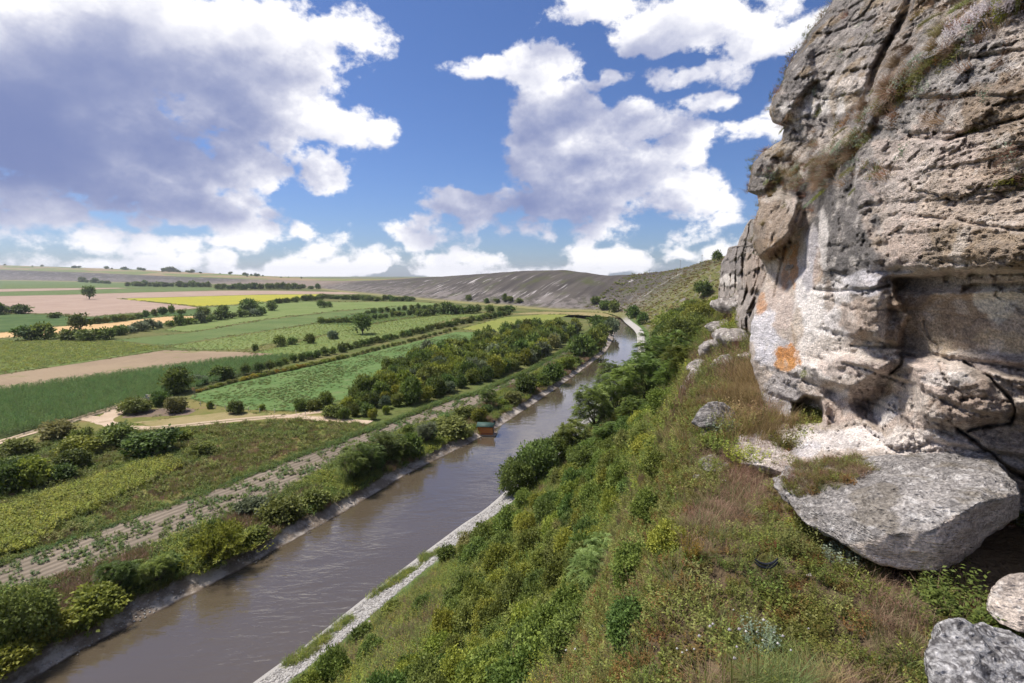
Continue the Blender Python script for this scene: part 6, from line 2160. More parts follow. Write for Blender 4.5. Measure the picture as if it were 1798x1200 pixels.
# belt of young trees between meadow and strip: nothing tells its members apart
rng = np.random.default_rng(17)
BELT = [(600, 738), (655, 742), (700, 722), (790, 692), (840, 676), (930, 640), (1000, 598), (1040, 566), (1010, 556), (955, 556), (940, 574), (890, 590), (872, 598), (806, 615), (735, 632), (676, 662), (640, 688)]
Pw = P_(BELT)[:, :2]
cand = fill(BELT, 5000, rng)
chosen = []
for q in cand:
    mind = 2.4 + 0.011 * q[1]
    if all((q[0] - c[0]) ** 2 + (q[1] - c[1]) ** 2 > mind * mind for c in chosen):
        chosen.append(q)
chosen.sort(key=lambda q: q[1])
chosen = chosen[:240]
front = in_poly(np.array(chosen), P_([(560, 745), (660, 745), (720, 712), (690, 700), (600, 722)])[:, :2])
LABC = {'mid': 'rounded mid-green young tree', 'dark': 'dark green young tree', 'lime': 'yellow-green young tree', 'olive': 'olive-brown young tree', 'grey': 'grey-green young tree'}
mid_line = P_([(640, 725), (760, 672), (860, 630), (960, 590), (1030, 562)])[:, :2]


def belt_label(cl, q):
    yy = q[1]
    zone = 'at the near end' if yy < 150 else ('in the nearer half' if yy < 215 else ('in the middle' if yy < 300 else ('in the farther half' if yy < 400 else 'at the far end')))
    xm = np.interp(yy, mid_line[:, 1], mid_line[:, 0])
    side = 'on the meadow side' if q[0] < xm else 'on the river side'
    return f'{LABC[cl]} {zone} of the tree belt, {side}'


for q, fr in zip(chosen, front):
    cl = rng.choice(['mid', 'dark', 'lime', 'olive', 'grey'], p=[0.38, 0.17, 0.28, 0.09, 0.08])
    wdt = rng.uniform(3.8, 7.0) * (0.55 if fr else 1) * (1 + q[1] / 1400)
    near_ = q[1] < 220
    plant('shrub' if near_ else 'shrub_far', q, wdt, wdt * rng.uniform(0.75, 1.05), cl, belt_label(cl, q), 'tree',
          'trees of the belt beside the meadow', name='young_tree', parts=near_)


# hedges and rows: members share a label because nothing tells them apart
def row(pts, n, wpx, hpx, cols, label, group, kind='shrub_far', jit=1.0, cat='bush', seed=0, name=None, stuff=None):
    if stuff:
        rr = np.random.default_rng(600 + seed)
        C = resamp(np.array(pts, float), 400)
        fz = np.array([pnoise(np.array([[q[0] * 0.021, 3.3 + seed, 0.5]]))[0] for q in C])
        n = int(n * 1.8)
        C = C[np.sort(rr.choice(400, n, p=np.exp(3.2 * fz) / np.exp(3.2 * fz).sum()))]
        Q = np.array([cast(px + rr.normal(0, jit), py + rr.normal(0, jit * 0.25)) for px, py in C])
        tt = proj(Q)[2]
        srcs = []
        for v in range(3):
            g = PROTO['shrub_far'][v][0]
            srcs.append(source('far_bush', g[0], g[1], g[2], ML[cols[v % len(cols)]]))
        scatter(stuff, Q, wpx * tt / 899 / 2 * np.exp(rr.normal(-0.55, 0.40, len(Q))), srcs, rr, tilt=0.05)
        return
    rr = np.random.default_rng(600 + seed)
    C = resamp(np.array(pts, float), n)
    for i, (px, py) in enumerate(C):
        cl = cols[rr.integers(len(cols))]
        plant_px(kind, px + rr.normal(0, jit), py + rr.normal(0, jit * 0.25), wpx * rr.uniform(0.75, 1.25), hpx * rr.uniform(0.7, 1.25), cl, label, cat, group, parts=False)


row([(208, 589), (245, 582), (300, 574), (350, 568), (410, 559), (460, 554)], 15, 21, 14, ['dark', 'mid', 'grey'], 'bush in the scrubby hedge along the lower side of the straw field', 'hedge below the straw field', seed=1)
row([(476, 534), (520, 531), (563, 527)], 12, 11, 8, ['dark', 'mid'], 'dark bush in the short hedge under the yellow field', 'hedge under the yellow field', seed=2)
row([(566, 524), (600, 526), (660, 529), (720, 530)], 18, 13, 8, ['dark'], 'dark tree of the thin row right of the yellow field', 'row right of the yellow field', seed=3, cat='tree')
row([(228, 503), (280, 504), (366, 505)], 16, 13, 8, ['dark'], 'dark far tree of the left grove under the pale plateau', 'left grove under the plateau', seed=4, cat='tree')
row([(384, 509), (450, 508.5), (527, 508.5)], 16, 13, 9, ['dark'], 'dark far tree of the right grove under the pale plateau', 'right grove under the plateau', seed=5, cat='tree')
row([(145, 496), (225, 500)], 9, 11, 4, ['dark'], 'low dark far bush between the green strip and the plateau foot', 'bushes at the plateau foot', seed=6, jit=2, stuff='plateau_foot_bushes')
row([(533, 507), (558, 508)], 3, 11, 7, ['dark'], 'far dark tree at the right end of the groves', 'trees at the right end of the groves', seed=7, cat='tree')
row([(300, 551), (200, 567), (130, 571)], 13, 13, 10, ['mid', 'dark'], 'bush of the dark green row above the straw field', 'row above the straw field', seed=8)
row([(565, 568), (620, 567), (690, 557), (760, 550)], 20, 12, 9, ['dark', 'mid'], 'small tree of the lower orchard row left of the pale strip', 'lower orchard row', seed=9, cat='tree')
row([(645, 552), (700, 546), (790, 541)], 14, 11, 8, ['dark', 'mid'], 'small tree of the upper orchard row in the middle of the valley', 'upper orchard row', seed=10, cat='tree')
row([(740, 556), (775, 553), (825, 551)], 5, 26, 16, ['dark'], 'dark rounded tree in the group beyond the orchard', 'group beyond the orchard', seed=11, cat='tree')
row([(840, 549), (895, 549)], 4, 19, 12, ['dark', 'mid'], 'tree in the loose row before the far grey hill', 'loose row before the grey hill', seed=12, jit=3, cat='tree')
row([(600, 617), (690, 597), (770, 578), (845, 563), (893, 554)], 34, 14, 9, ['dark', 'mid'], 'bush of the long hedge running beside the meadow to the far trees', 'long hedge beside the meadow', seed=13)
row([(500, 640), (545, 631), (600, 619)], 8, 16, 12, ['dark', 'mid'], 'bush in the near stretch of hedge between corn and meadow', 'near hedge between corn and meadow', seed=14)
row([(347, 690), (430, 668), (520, 649), (600, 631)], 34, 11, 6, ['lime', 'olive', 'yellow'], 'low yellow-green shrub of the trimmed hedge along the meadow', 'yellow hedge along the meadow', kind='shrub_far', jit=0.6, seed=15)
row([(610, 629), (700, 606), (800, 580)], 22, 10, 5, ['mid', 'olive'], 'low shrub in the far part of the meadow hedge', 'far meadow hedge', jit=0.5, seed=16)
row([(0, 466), (100, 469), (230, 473), (300, 477), (420, 483)], 46, 8, 4, ['dark'], 'tiny bush on the skyline of the left plateau', 'bushes along the plateau skyline', jit=4, seed=17, stuff='skyline_bushes')
row([(420, 483), (530, 488.5)], 14, 6, 3, ['dark'], 'tiny bush on the low end of the plateau skyline', 'bushes at the low end of the skyline', jit=3, seed=18, stuff='skyline_bushes')
row([(830, 527), (848, 531), (905, 531), (914, 533)], 5, 12, 9, ['dark', 'mid'], 'tree in the thicket at the foot of the grey hill', 'thicket at the hill foot', jit=4, seed=19, cat='tree')
row([(620, 722), (655, 712), (640, 728)], 4, 26, 18, ['lime', 'mid'], 'light bush at the near end of the tree belt', 'light bushes at the belt end', kind='shrub', jit=6, seed=20)

# the shrubs that cover the near slope between the named ones
rng = np.random.default_rng(23)
got = []
MARKS = [(705, 1108, 'the fallen log'), (970, 885, 'the flat grey stone on the slope'), (1035, 1050, 'the pale broad-leaved sapling'), (930, 840, 'the bank trees'),
         (1085, 730, 'the robinia clump'), (1165, 760, 'the star-fronded robinia'), (1215, 970, 'the yellow-flowering plant'), (785, 985, 'the small shrub above the shingle'),
         (640, 1130, 'the small shrub by the shingle'), (900, 1180, 'the shrub cut by the bottom edge'), (1110, 1150, 'the dark shrub below the ledge'), (1250, 725, 'the dark ledge rock'), (1230, 660, 'the white-faced outcrop'), (850, 1015, 'the olive shrub on the yellowish slope')]
HUES = {'mid': 'mid-green', 'lime': 'yellow-green', 'dark': 'dark green', 'olive': 'olive'}
Pn, s_, q_ = on_hill(3500, (-24, 95), (2.4, 6.9), rng, 1.0)
for q, sv_, qv in zip(Pn, s_, q_):
    dist_ = np.linalg.norm(q - CAMP)
    if dist_ < 8.5:
        continue
    u, v, t = proj(q)
    if not (430 < u < 1230 and 640 < v < 1330):
        continue
    if qv < 4.3 and fbm(q[None] * 0.08 + 60, 3)[0] < 0.0:
        continue
    sp = 0.80 + 0.020 * dist_
    if any(np.linalg.norm(q - g) < sp for g in got):
        continue
    got.append(q)
    if len(got) > 215:
        break
    cl = rng.choice(['mid', 'lime', 'dark', 'olive'], p=[0.46, 0.30, 0.11, 0.13])
    where = 'just below the ledge' if qv > 5.6 else ('on the middle of the near slope' if qv > 4.0 else 'low on the near slope')
    wide = (1.15 + 0.030 * dist_) * rng.uniform(0.8, 1.4)
    size = 'broad' if wide > 2.3 else ('medium' if wide > 1.6 else 'small')
    far_ = 'in the foreground' if dist_ < 18 else ('at middle distance' if dist_ < 45 else 'towards the robinia clump')
    dl = [math.hypot(u - a, v - b) for a, b, _ in MARKS]
    a, b, txt = MARKS[int(np.argmin(dl))]
    du, dv = u - a, v - b
    rel = ('right of' if du > 0 else 'left of') if abs(du) > abs(dv) else ('below' if dv > 0 else 'above')
    plant('shrub_near', q - np.array([0, 0, 0.15]), wide, wide * rng.uniform(0.55, 0.9), cl, f'{size} {HUES[cl]} shrub on the slope, {rel} {txt}', 'shrub', 'shrubs covering the near slope')


# ------------------------------------------------------------------ plants on the cliff
def cast_wall(px, py):
    d = Vector(ray(px, py))
    h = WALL_BVH.ray_cast(Vector(CAMP), d)
    return (np.array(h[0]), np.array(h[1])) if h[0] is not None else (None, None)


g = herb(np.random.default_rng(700), 230, 0.42, 0.075, 0.85, 8)
V = g[0].copy()
rr_ = np.hypot(V[:, 0], V[:, 1])
V[:, 2] += 0.55 * np.sqrt(np.clip(1 - (rr_ / 1.15) ** 2, 0, 1)) - 0.1
cush_me = {c: new_mesh('cushion', V, g[1], False, {'tint': g[2]}, [ML[c]]) for c in ('moss', 'olive', 'mid', 'sage', 'lime')}
t_ = grass_tuft(np.random.default_rng(701), 260, 1.25, 0.35, 1.0, 0.010, 4)
tuft_me = {c: new_mesh('blades', t_[0], t_[1], False, {'tint': t_[2]}, [ML[c]]) for c in ('straw', 'gold', 'grass', 'sage', 'rust')}
CLIFF_PLANTS = [
    ('moss', 1590, 152, 40, 'dark mossy cushion hanging below the dry grass on the upper cliff, left of the pair'),
    ('moss', 1624, 132, 46, 'large dark mossy cushion on the upper cliff, right of the pair'),
    ('moss', 1660, 104, 42, 'olive mossy cushion on the vegetated ramp of the upper cliff'),
    ('moss', 1634, 44, 34, 'mossy cushion at the top of the cliff right of the dark cleft'),
    ('olive', 1694, 20, 44, 'olive herb cushion at the top edge of the picture'),
    ('lime', 1745, 32, 60, 'light green herb mat beside the white flowers at the top right'),
    ('mid', 1770, 8, 40, 'green herb cushion at the top right corner'),
    ('moss', 1477, 238, 24, 'small mossy cushion on the mid cliff, upper one of two'),
    ('moss', 1494, 249, 24, 'small mossy cushion on the mid cliff, lower one of two'),
    ('sage', 1475, 262, 28, 'grey-green herb cushion under the two small mossy ones'),
    ('moss', 1430, 291, 30, 'mossy cushion left of the pink dry grass on the cliff'),
    ('moss', 1491, 308, 28, 'mossy cushion right of the pink dry grass on the cliff'),
    ('moss', 1368, 324, 20, 'small dark cushion above the overhanging block'),
    ('mid', 1347, 322, 12, 'tiny dark cushion above the overhanging block'),
    ('olive', 1378, 231, 18, 'yellowish tuft tucked under the skyline overhang'),
    ('lime', 1443, 349, 30, 'round yellow-green plant above the grey wall panel'),
    ('sage', 1424, 362, 22, 'grey plant left of the round yellow-green plant'),
    ('olive', 1500, 340, 18, 'small olive tuft on the grey panel of the cliff'),
    ('sage', 1610, 108, 24, 'blue-green herb tuft on the upper cliff ramp'),
    ('olive', 1415, 658, 16, 'yellowish small plant under the orange lichen patch'),
]
for cl, px, py, w, lab in CLIFF_PLANTS:
    p, n = cast_wall(px, py)
    if p is None:
        continue
    t = proj(p)[2]
    s = w * 1.25 * t / 899 / 2
    up_ = Vector(tuple(n)) * 0.75 + Vector((0, 0, 0.6))
    if up_.dot(Vector(tuple(CAMP - p))) < 0:
        up_ = -Vector(tuple(n)) * 0.75 + Vector((0, 0, 0.6))
    finish(obj('cliff_cushion', cush_me[cl], loc=p, rot=up_.to_track_quat('Z', 'Y').to_euler(), scl=(s, s, s * 0.9)), lab, 'cushion plant')
CLIFF_TUFTS = [
    ('straw', 1465, 300, 62, 'large pinkish tuft of dry grass combed downwards on the mid cliff'),
    ('straw', 1445, 318, 52, 'pinkish dry grass tuft at the lower end of the cliff ramp'),
    ('straw', 1500, 272, 50, 'dry grass tuft above the large pinkish one'),
    ('straw', 1517, 188, 44, 'pale fuzzy dry tuft in the middle of the upper cliff'),
    ('straw', 1560, 150, 46, 'dry pinkish tuft beside the dark cleft'),
    ('straw', 1575, 112, 50, 'dry brownish tuft in the dark cleft of the upper cliff'),
    ('straw', 1600, 88, 46, 'dry tuft high on the ramp right of the cleft'),
    ('gold', 1640, 85, 40, 'golden grass tuft over the large mossy cushion'),
    ('grass', 1650, 60, 46, 'green grass tuft at the top of the ramp'),
    ('gold', 1372, 275, 26, 'small golden tuft over the bedded skyline ledge'),
    ('rust', 1392, 290, 22, 'rusty herb tuft near the bedded skyline ledge'),
    ('sage', 1400, 300, 24, 'greyish tuft between the rusty herb and the mossy cushion'),
    ('gold', 1352, 346, 20, 'golden tuft on top of the overhanging block'),
    ('rust', 1344, 265, 14, 'reddish tuft on the skyline ledge'),
    ('rust', 1432, 40, 16, 'reddish tuft on the upper skyline of the cliff'),
    ('grass', 1340, 395, 18, 'grey-green plant on the skyline beside the overhanging block'),
    ('straw', 1720, 75, 40, 'dry tuft under the white flowers of the upper right'),
]
for cl, px, py, w, lab in CLIFF_TUFTS:
    p, n = cast_wall(px, py)
    if p is None:
        continue
    t = proj(p)[2]
    s = w * 1.1 * t / 899 / 2
    nv = Vector(tuple(n))
    if nv.dot(Vector(tuple(CAMP - p))) < 0:
        nv = -nv
    up_ = nv * 1.0 + Vector((0, 0, 0.15 if w > 30 else 0.8))
    finish(obj('grass_tuft', tuft_me[cl], loc=p, rot=up_.to_track_quat('Z', 'Y').to_euler(), scl=(s, s, s)), lab, 'grass tuft')
# white flower clusters and small growth on the ramp
rng = np.random.default_rng(71)
pts, scs, pk, nr = [], [], [], []
S_c = [source('a_white_flowers', *herb(np.random.default_rng(710), 14, 0.16, 0.05, 0.16, 5), ML['lilac']),
       source('b_dry_tuft', *grass_tuft(np.random.default_rng(711), 40, 0.35, 0.12, 0.9, 0.004, 3), ML['straw']),
       source('c_moss', *herb(np.random.default_rng(712), 40, 0.14, 0.035, 0.16, 6), ML['moss']),
       source('d_rusty', *herb(np.random.default_rng(713), 20, 0.18, 0.03, 0.14, 6), ML['rust']),
       source('e_sage', *herb(np.random.default_rng(714), 24, 0.18, 0.035, 0.16, 6), ML['sage'])]
for i in range(620):
    f = rng.random()
    x = np.interp(f, np.linspace(0, 1, 7), [1345, 1400, 1460, 1520, 1575, 1640, 1798])
    y = np.interp(x, [q[0] for q in LEDGE], [q[1] for q in LEDGE]) + rng.normal(-4, 22)
    if rng.random() < 0.2:
        x, y = rng.uniform(1360, 1798), rng.uniform(5, 330)
    p, n = cast_wall(x, y)
    if p is None or n[2] < -0.35 and y > 60:
        continue
    pts.append(p)
    wf = (np.hypot((x - 1695) / 45, (y - 52) / 30) < 1.1) or (np.hypot((x - 1750) / 40, (y - 15) / 25) < 1)
    pk.append(0 if wf and rng.random() < 0.7 else rng.choice([1, 2, 3, 4], p=[0.52, 0.2, 0.13, 0.15]))
    scs.append(rng.uniform(0.6, 1.3))
    nv = Vector(tuple(n))
    if nv.dot(Vector(tuple(CAMP - p))) < 0:
        nv = -nv
    e = (nv + Vector((0, 0, 0.5))).to_track_quat('Z', 'Y').to_euler()
    nr.append((e.x, e.y, e.z))
so = scatter('cliff_growth', np.array(pts), np.array(scs), S_c, rng, np.array(pk))
so.data.attributes['rot'].data.foreach_set('vector', np.array(nr, np.float32).ravel())
# reddish growth along the skyline edge
pts = []
for y in list(np.linspace(5, 200, 46)) + list(np.linspace(250, 335, 22)) + list(np.linspace(346, 470, 16)):
    i = int((y + 260) / 2.7)
    pts.append(WALL[i, 10 + int(rng.integers(0, 3))] + rng.normal(0, 0.05, 3))
scatter('skyline_growth', np.array(pts), rng.uniform(0.5, 1.3, len(pts)), [s.copy() for s in S_c[1:]], rng, tilt=0.5)

# ------------------------------------------------------------------ special plants of the ledge
LEDGE_PLANTS = [
    ('herb', 1310, 812, 62, 34, 'lime', 'yellow-green leafy bush at the foot of the flat rock slab'),
    ('herb', 1700, 1085, 130, 70, 'dark', 'dark green bushy herb in front of the pale rock'),
    ('herb', 1640, 1060, 60, 40, 'dark', 'dark green herb beneath the big boulder'),
    ('herb', 1478, 990, 60, 36, 'sage', 'blue-green rosette plant below the big boulder'),
    ('herb', 1400, 975, 56, 60, 'olive', 'green leafy plant beside the black plastic strip'),
    ('herb', 1398, 940, 34, 40, 'lime', 'bright yellow-green plant by the left end of the big boulder'),
    ('herb', 1215, 985, 34, 50, 'yellow', 'yellow-flowering plant at the ledge edge'),
    ('herb', 1335, 1140, 60, 44, 'sage', 'grey dry twiggy plant in the foreground'),
    ('herb', 1265, 765, 50, 34, 'sage', 'grey-green plant on the ledge beneath the dark overhanging rock'),
    ('herb', 1390, 790, 46, 34, 'moss', 'brownish hanging cushion on the rim of the flat slab'),
    ('herb', 1245, 825, 40, 26, 'mid', 'green plant in front of the low dark rock'),
]
LEDGE_PLANTS += [('herb', 1282, 762, 60, 40, 'olive', 'olive herb on the ledge right of the pale rock stump'), ('herb', 1262, 792, 56, 36, 'mid', 'green herb in front of the pale rock stump'), ('herb', 1300, 742, 60, 40, 'gold', 'golden dry herb behind the dark overhanging rock')]
LH = [herb(np.random.default_rng(720 + i), 70, 1.0, 0.15, 0.65, 12) for i in range(3)]
LH_CACHE = {}
for i, (kd, px, py, w, h, cl, lab) in enumerate(LEDGE_PLANTS):
    p = cast(px, py)
    t = proj(p)[2]
    key = (i % 3, cl)
    if key not in LH_CACHE:
        q = LH[i % 3]
        LH_CACHE[key] = new_mesh('herb', q[0], q[1], False, {'tint': q[2]}, [ML[cl]])
    s = w * t / 899 / 1.5
    finish(obj('herb', LH_CACHE[key], loc=p, rot=(0, 0, i * 1.7), scl=(s, s, max(0.5 * s, h * t / 899))), lab, 'herb')
# golden grass on the saddle left of the wall
GT = [(1285, 668, 56), (1310, 660, 54), (1330, 690, 56), (1355, 705, 60), (1300, 700, 60), (1375, 722, 58), (1345, 735, 58), (1315, 735, 50), (1285, 640, 46), (1300, 560, 36), (1275, 600, 40), (1385, 745, 44)]
for i, (px, py, w) in enumerate(GT):
    p = cast(px, py)
    t = proj(p)[2]
    s = w * t / 899 / 1.7
    finish(obj('grass_tuft', tuft_me['gold' if i % 3 else 'straw'], loc=p, rot=(0.15, -0.2, i * 2.1), scl=(s, s, s * 0.75)), 'tall golden dry grass tuft on the ledge beside the pale cliff wall', 'grass tuft', 'golden grass tufts on the ledge')
# foreground grass at the bottom edge, long seed stalks and small flower heads
FT = [(1330, 1215, 90, 'grass'), (1380, 1225, 100, 'grass'), (1290, 1225, 80, 'grass'), (1440, 1225, 90, 'gold'), (1480, 1230, 80, 'straw'), (1240, 1230, 80, 'straw'), (1545, 1225, 70, 'straw'), (1410, 1195, 70, 'grass')]
for i, (px, py, w, cl) in enumerate(FT):
    p = cast(px, py)
    t = proj(p)[2]
    s = w * t / 899 / 1.5
    finish(obj('grass_tuft', tuft_me[cl], loc=p, rot=(0, 0, i * 1.3), scl=(s, s, s)), ('fresh green' if cl == 'grass' else 'dry yellowish') + ' grass tuft at the bottom edge of the picture', 'grass tuft', 'grass tufts at the bottom edge')
# flower stalks: each a thing with stem and head
bm = bmesh.new()
bmesh.ops.create_icosphere(bm, subdivisions=2, radius=1.0)
HV_ = np.array([v.co[:] for v in bm.verts])
HF_ = np.array([[v.index for v in f.verts] for f in bm.faces])
bm.free()
HV_ = HV_ * (1 + 0.18 * np.random.default_rng(3).normal(size=(len(HV_), 1))) * np.array([1, 1, 0.7])
head_me = new_mesh('flower_head', HV_, HF_, False, {'tint': np.random.default_rng(4).random(len(HV_))}, [ML['white']])
head_l = new_mesh('flower_head', HV_, HF_, False, {'tint': np.random.default_rng(4).random(len(HV_))}, [ML['lilac']])
sv_, sf_ = tube_geo(np.array([[0, 0, 0], [0.03, 0.01, 0.35], [0.02, 0.03, 0.7], [0.08, 0.05, 1.0]]), [0.006, 0.005, 0.004, 0.003], 4)
stem_me = new_mesh('stem', sv_, sf_, True, {'tint': np.full(len(sv_), 0.6)}, [ML['olive']])
FL = [(1341, 1089, 7, 0), (1310, 1109, 6, 0), (1329, 1110, 4, 0), (1359, 1111, 4, 0), (1375, 1117, 7, 1), (1366, 1130, 6, 0), (1247, 1100, 8, 1), (1252, 1096, 6, 1), (1281, 1106, 8, 1), (1228, 1117, 8, 1), (1298, 1105, 7, 1), (1294, 1136, 6, 1), (1290, 1156, 8, 1),
      (1189, 1139, 5, 0), (1198, 1146, 5, 0), (1206, 1142, 4, 0), (1219, 1140, 5, 0), (1107, 1139, 8, 0), (1058, 1100, 5, 0), (1010, 1140, 5, 0), (994, 1142, 5, 0), (1123, 1156, 5, 0), (1339, 1124, 4, 0), (1288, 1071, 4, 0), (1389, 1142, 5, 0), (1420, 1104, 5, 1)]
for i, (px, py, w, kd) in enumerate(FL):
    tt = 4.1 if px > 1180 else 6.2
    p = at(px, py, tt + 0.25 * math.sin(i * 2.3))
    r = w * 0.36 * tt / 899
    gz = drop(p[0], p[1])
    hgt = np.clip(p[2] - gz, 0.12, 0.9)
    e = obj('flower', None, loc=(p[0], p[1], p[2] - hgt))
    st = obj('stem', stem_me, parent=e, loc=(-0.08 * hgt, -0.05 * hgt, 0), scl=(hgt, hgt, hgt))
    hd = obj('flower_head', head_l if kd else head_me, parent=e, loc=(0, 0, hgt), scl=r)
    pos_ = 'over the dry herbs of the ledge' if px > 1230 else ('at the ledge rim' if px > 1180 else 'over the shrubs below the ledge')
    finish(e, ('pale lilac-white' if kd else 'cream-white') + ' small flower head on a thin stalk ' + pos_, 'flower', 'small pale flowers in the foreground')
# thin seed stalks leaning over the slope
for i, (x0, y0, x1, y1) in enumerate([(1165, 1195, 1150, 1140), (1185, 1200, 1165, 1150), (1120, 1060, 1095, 990), (1105, 1075, 1088, 1010), (1180, 1055, 1160, 1000), (1270, 1200, 1222, 1140), (1460, 1175, 1440, 1130), (1430, 1160, 1402, 1135), (1250, 1170, 1200, 1140), (1480, 1200, 1485, 1155)]):
    tt = 4.4 if x0 > 1230 else 6.0
    a, b = at(x0, y0 + 25, tt), at(x1, y1, tt + 0.15)
    m_ = (a + b) / 2 + np.array([0, 0, 0.03])
    v, f = tube_geo(np.array([a, m_, b]) - a, [0.004, 0.0035, 0.002], 4)
    me = new_mesh('stalk', v, f, True, {'tint': np.full(len(v), 0.7)}, [ML['gold']])
    finish(obj('grass_stalk', me, loc=a), 'thin dry seed stalk leaning ' + ('over the ledge plants' if x0 > 1230 else 'out over the slope below the ledge'), 'grass stalk', 'seed stalks in the foreground')

# ------------------------------------------------------------------ floating hut on the river
def simple(name, col, rough=0.8, scale=8.0, var=0.2, spec=0.2):
    m_, k = mat(name)
    pos = k.n('ShaderNodeNewGeometry').outputs['Position']
    c = k.mix(k.noise(pos, scale, 4, 0.6), tuple(x * (1 - var) for x in col), tuple(min(0.85, x * (1 + var)) for x in col))
    out_bsdf(k, c, rough, spec=spec)
    return m_


def box(name, mn, mx, m_, parent=None, loc=None, rot=None, bev=0.02):
    bm = bmesh.new()
    bmesh.ops.create_cube(bm, size=1.0)
    mn, mx = np.array(mn, float), np.array(mx, float)
    for v in bm.verts:
        v.co = Vector(tuple((mn + mx) / 2 + np.array(v.co[:]) * (mx - mn)))
    if bev:
        bmesh.ops.bevel(bm, geom=bm.edges[:], offset=bev, segments=1, affect='EDGES')
    me = bpy.data.meshes.new(name)
    bm.to_mesh(me)
    bm.free()
    me.materials.append(m_)
    return obj(name, me, parent=parent, loc=loc, rot=rot)


M_OR = simple('orange_boards', (0.50, 0.185, 0.055), 0.7, 3.0, 0.18)
M_GR = simple('green_roofing', (0.045, 0.085, 0.070), 0.6, 4.0, 0.2)
M_WD = simple('weathered_wood', (0.27, 0.22, 0.18), 0.85, 6.0, 0.25)
M_DK = simple('dark_opening', (0.03, 0.028, 0.027), 0.9)
M_RD = simple('red_brown_trim', (0.26, 0.085, 0.055), 0.8)
hp = gnd(853, 766, WATER_Z)
hut = obj('floating_hut', None, loc=(hp[0], hp[1] + 1.2, WATER_Z), rot=(0, 0, R(-8)), scl=1.25)
finish(hut, 'small orange wooden hut with a green roof floating at the left river bank', 'hut')
HW, HD, HH = 1.55, 1.0, 2.05
box('raft', (-HW - 0.45, -HD - 0.35, 0.02), (HW + 0.6, HD + 0.3, 0.28), M_WD, hut)
nb_ = 10
bl = obj('wall', box('wall', (-HW, -HD + 0.04, 0.30), (HW, HD, HH), M_OR).data, parent=hut)
bpy.data.objects.remove(bpy.data.objects['wall'] if bpy.data.objects['wall'] is not bl else bpy.data.objects['wall.001'])
brd = None
for i in range(nb_):
    z0 = 0.32 + i * (HH - 0.34) / nb_
    o = box('board', (-HW - 0.03, -HD - 0.02, z0), (HW + 0.03, -HD + 0.03, z0 + (HH - 0.34) / nb_ - 0.025), M_RD if i == 1 else M_OR, bl, bev=0.0) if brd is None or i == 1 else obj('board', brd.data, parent=bl, loc=(0, 0, i * (HH - 0.34) / nb_))
    if i == 0:
        brd = o
dr = box('door', (HW + 0.005, -0.45, 0.32), (HW + 0.05, 0.35, 1.62), M_WD, hut, bev=0)
box('handle', (HW + 0.055, 0.18, 0.9), (HW + 0.09, 0.24, 1.05), M_DK, dr, bev=0)
rf = []
rv = np.array([[-HW - 0.25, -HD - 0.15, HH - 0.04], [HW + 0.25, -HD - 0.15, HH - 0.04], [HW + 0.25, 0.1, HH + 0.55], [-HW - 0.25, 0.1, HH + 0.55], [HW + 0.25, HD + 0.15, HH - 0.04], [-HW - 0.25, HD + 0.15, HH - 0.04]])
rv2 = rv - [0, 0, 0.10]
V = np.vstack([rv, rv2])
F4 = np.array([[0, 1, 2, 3], [3, 2, 4, 5], [7, 6, 9, 8], [8, 9, 11, 10], [0, 6, 7, 1], [5, 4, 10, 11], [1, 7, 8, 2], [2, 8, 10, 4], [0, 3, 9, 6], [3, 5, 11, 9]])
roof = obj('roof', new_mesh('roof', V, F4, False, None, [M_GR]), parent=hut)
gv_ = np.array([[-HW, -HD + 0.04, HH], [-HW, HD, HH], [-HW, 0.1, HH + 0.46], [HW, -HD + 0.04, HH], [HW, HD, HH], [HW, 0.1, HH + 0.46]])
obj('gable', new_mesh('gable', gv_, [np.array([[0, 2, 1], [3, 4, 5]]), np.array([[0, 3, 5, 2], [1, 2, 5, 4]])], False, None, [M_OR]), parent=hut)
gw = box('gangway', (-HW - 2.6, -0.35, 0.35), (-HW - 0.3, 0.35, 0.43), M_WD, hut, bev=0)
gw.rotation_euler = (0, R(8), 0)
for yy in (-0.33, 0.33):
    box('rail', (-HW - 2.4, yy - 0.03, 1.0), (-HW - 0.35, yy + 0.03, 1.06), M_WD, hut, bev=0)
    box('post', (-HW - 0.5, yy - 0.03, 0.3), (-HW - 0.44, yy + 0.03, 1.0), M_WD, hut, bev=0)
brl = gnd(867, 747, -0.6)
bm = bmesh.new()
bmesh.ops.create_cone(bm, cap_ends=True, segments=12, radius1=0.42, radius2=0.42, depth=1.0)
bmesh.ops.bevel(bm, geom=[e for e in bm.edges if e.is_boundary or abs(e.verts[0].co.z - e.verts[1].co.z) < 1e-4], offset=0.05, segments=1, affect='EDGES')
me = bpy.data.meshes.new('barrel')
bm.to_mesh(me)
bm.free()
me.materials.append(M_DK)
finish(obj('barrel', me, loc=(brl[0], brl[1] + 1, 0.0)), 'dark barrel on the bank behind the orange hut', 'barrel')

# ------------------------------------------------------------------ fence posts, marker, well sweep, poles, log, plastic strip
M_PW = simple('pale_post', (0.62, 0.58, 0.52), 0.8)
M_TN = simple('tan_sign', (0.50, 0.31, 0.16), 0.8)
fx = [(352, 713), (371, 717.5), (378, 718), (396, 719), (418, 723), (437, 723), (456, 725), (482, 726), (520, 728), (536, 731)]
pm = None
for i, (px, py) in enumerate(fx):
    p = gnd(px, py)
    if pm is None:
        pm = box('fence_post', (-0.07, -0.07, -0.2), (0.07, 0.07, 1.35), M_PW, loc=p, bev=0.015)
        o = pm
    else:
        o = obj('fence_post', pm.data, loc=p, rot=(random.gauss(0, 0.04), random.gauss(0, 0.04), random.random()))
    finish(o, 'short pale fence post along the near edge of the bright green meadow', 'fence post', 'fence posts along the meadow')
p = gnd(341, 694)
sg = obj('marker_sign', None, loc=p, rot=(0, 0, 0.2))
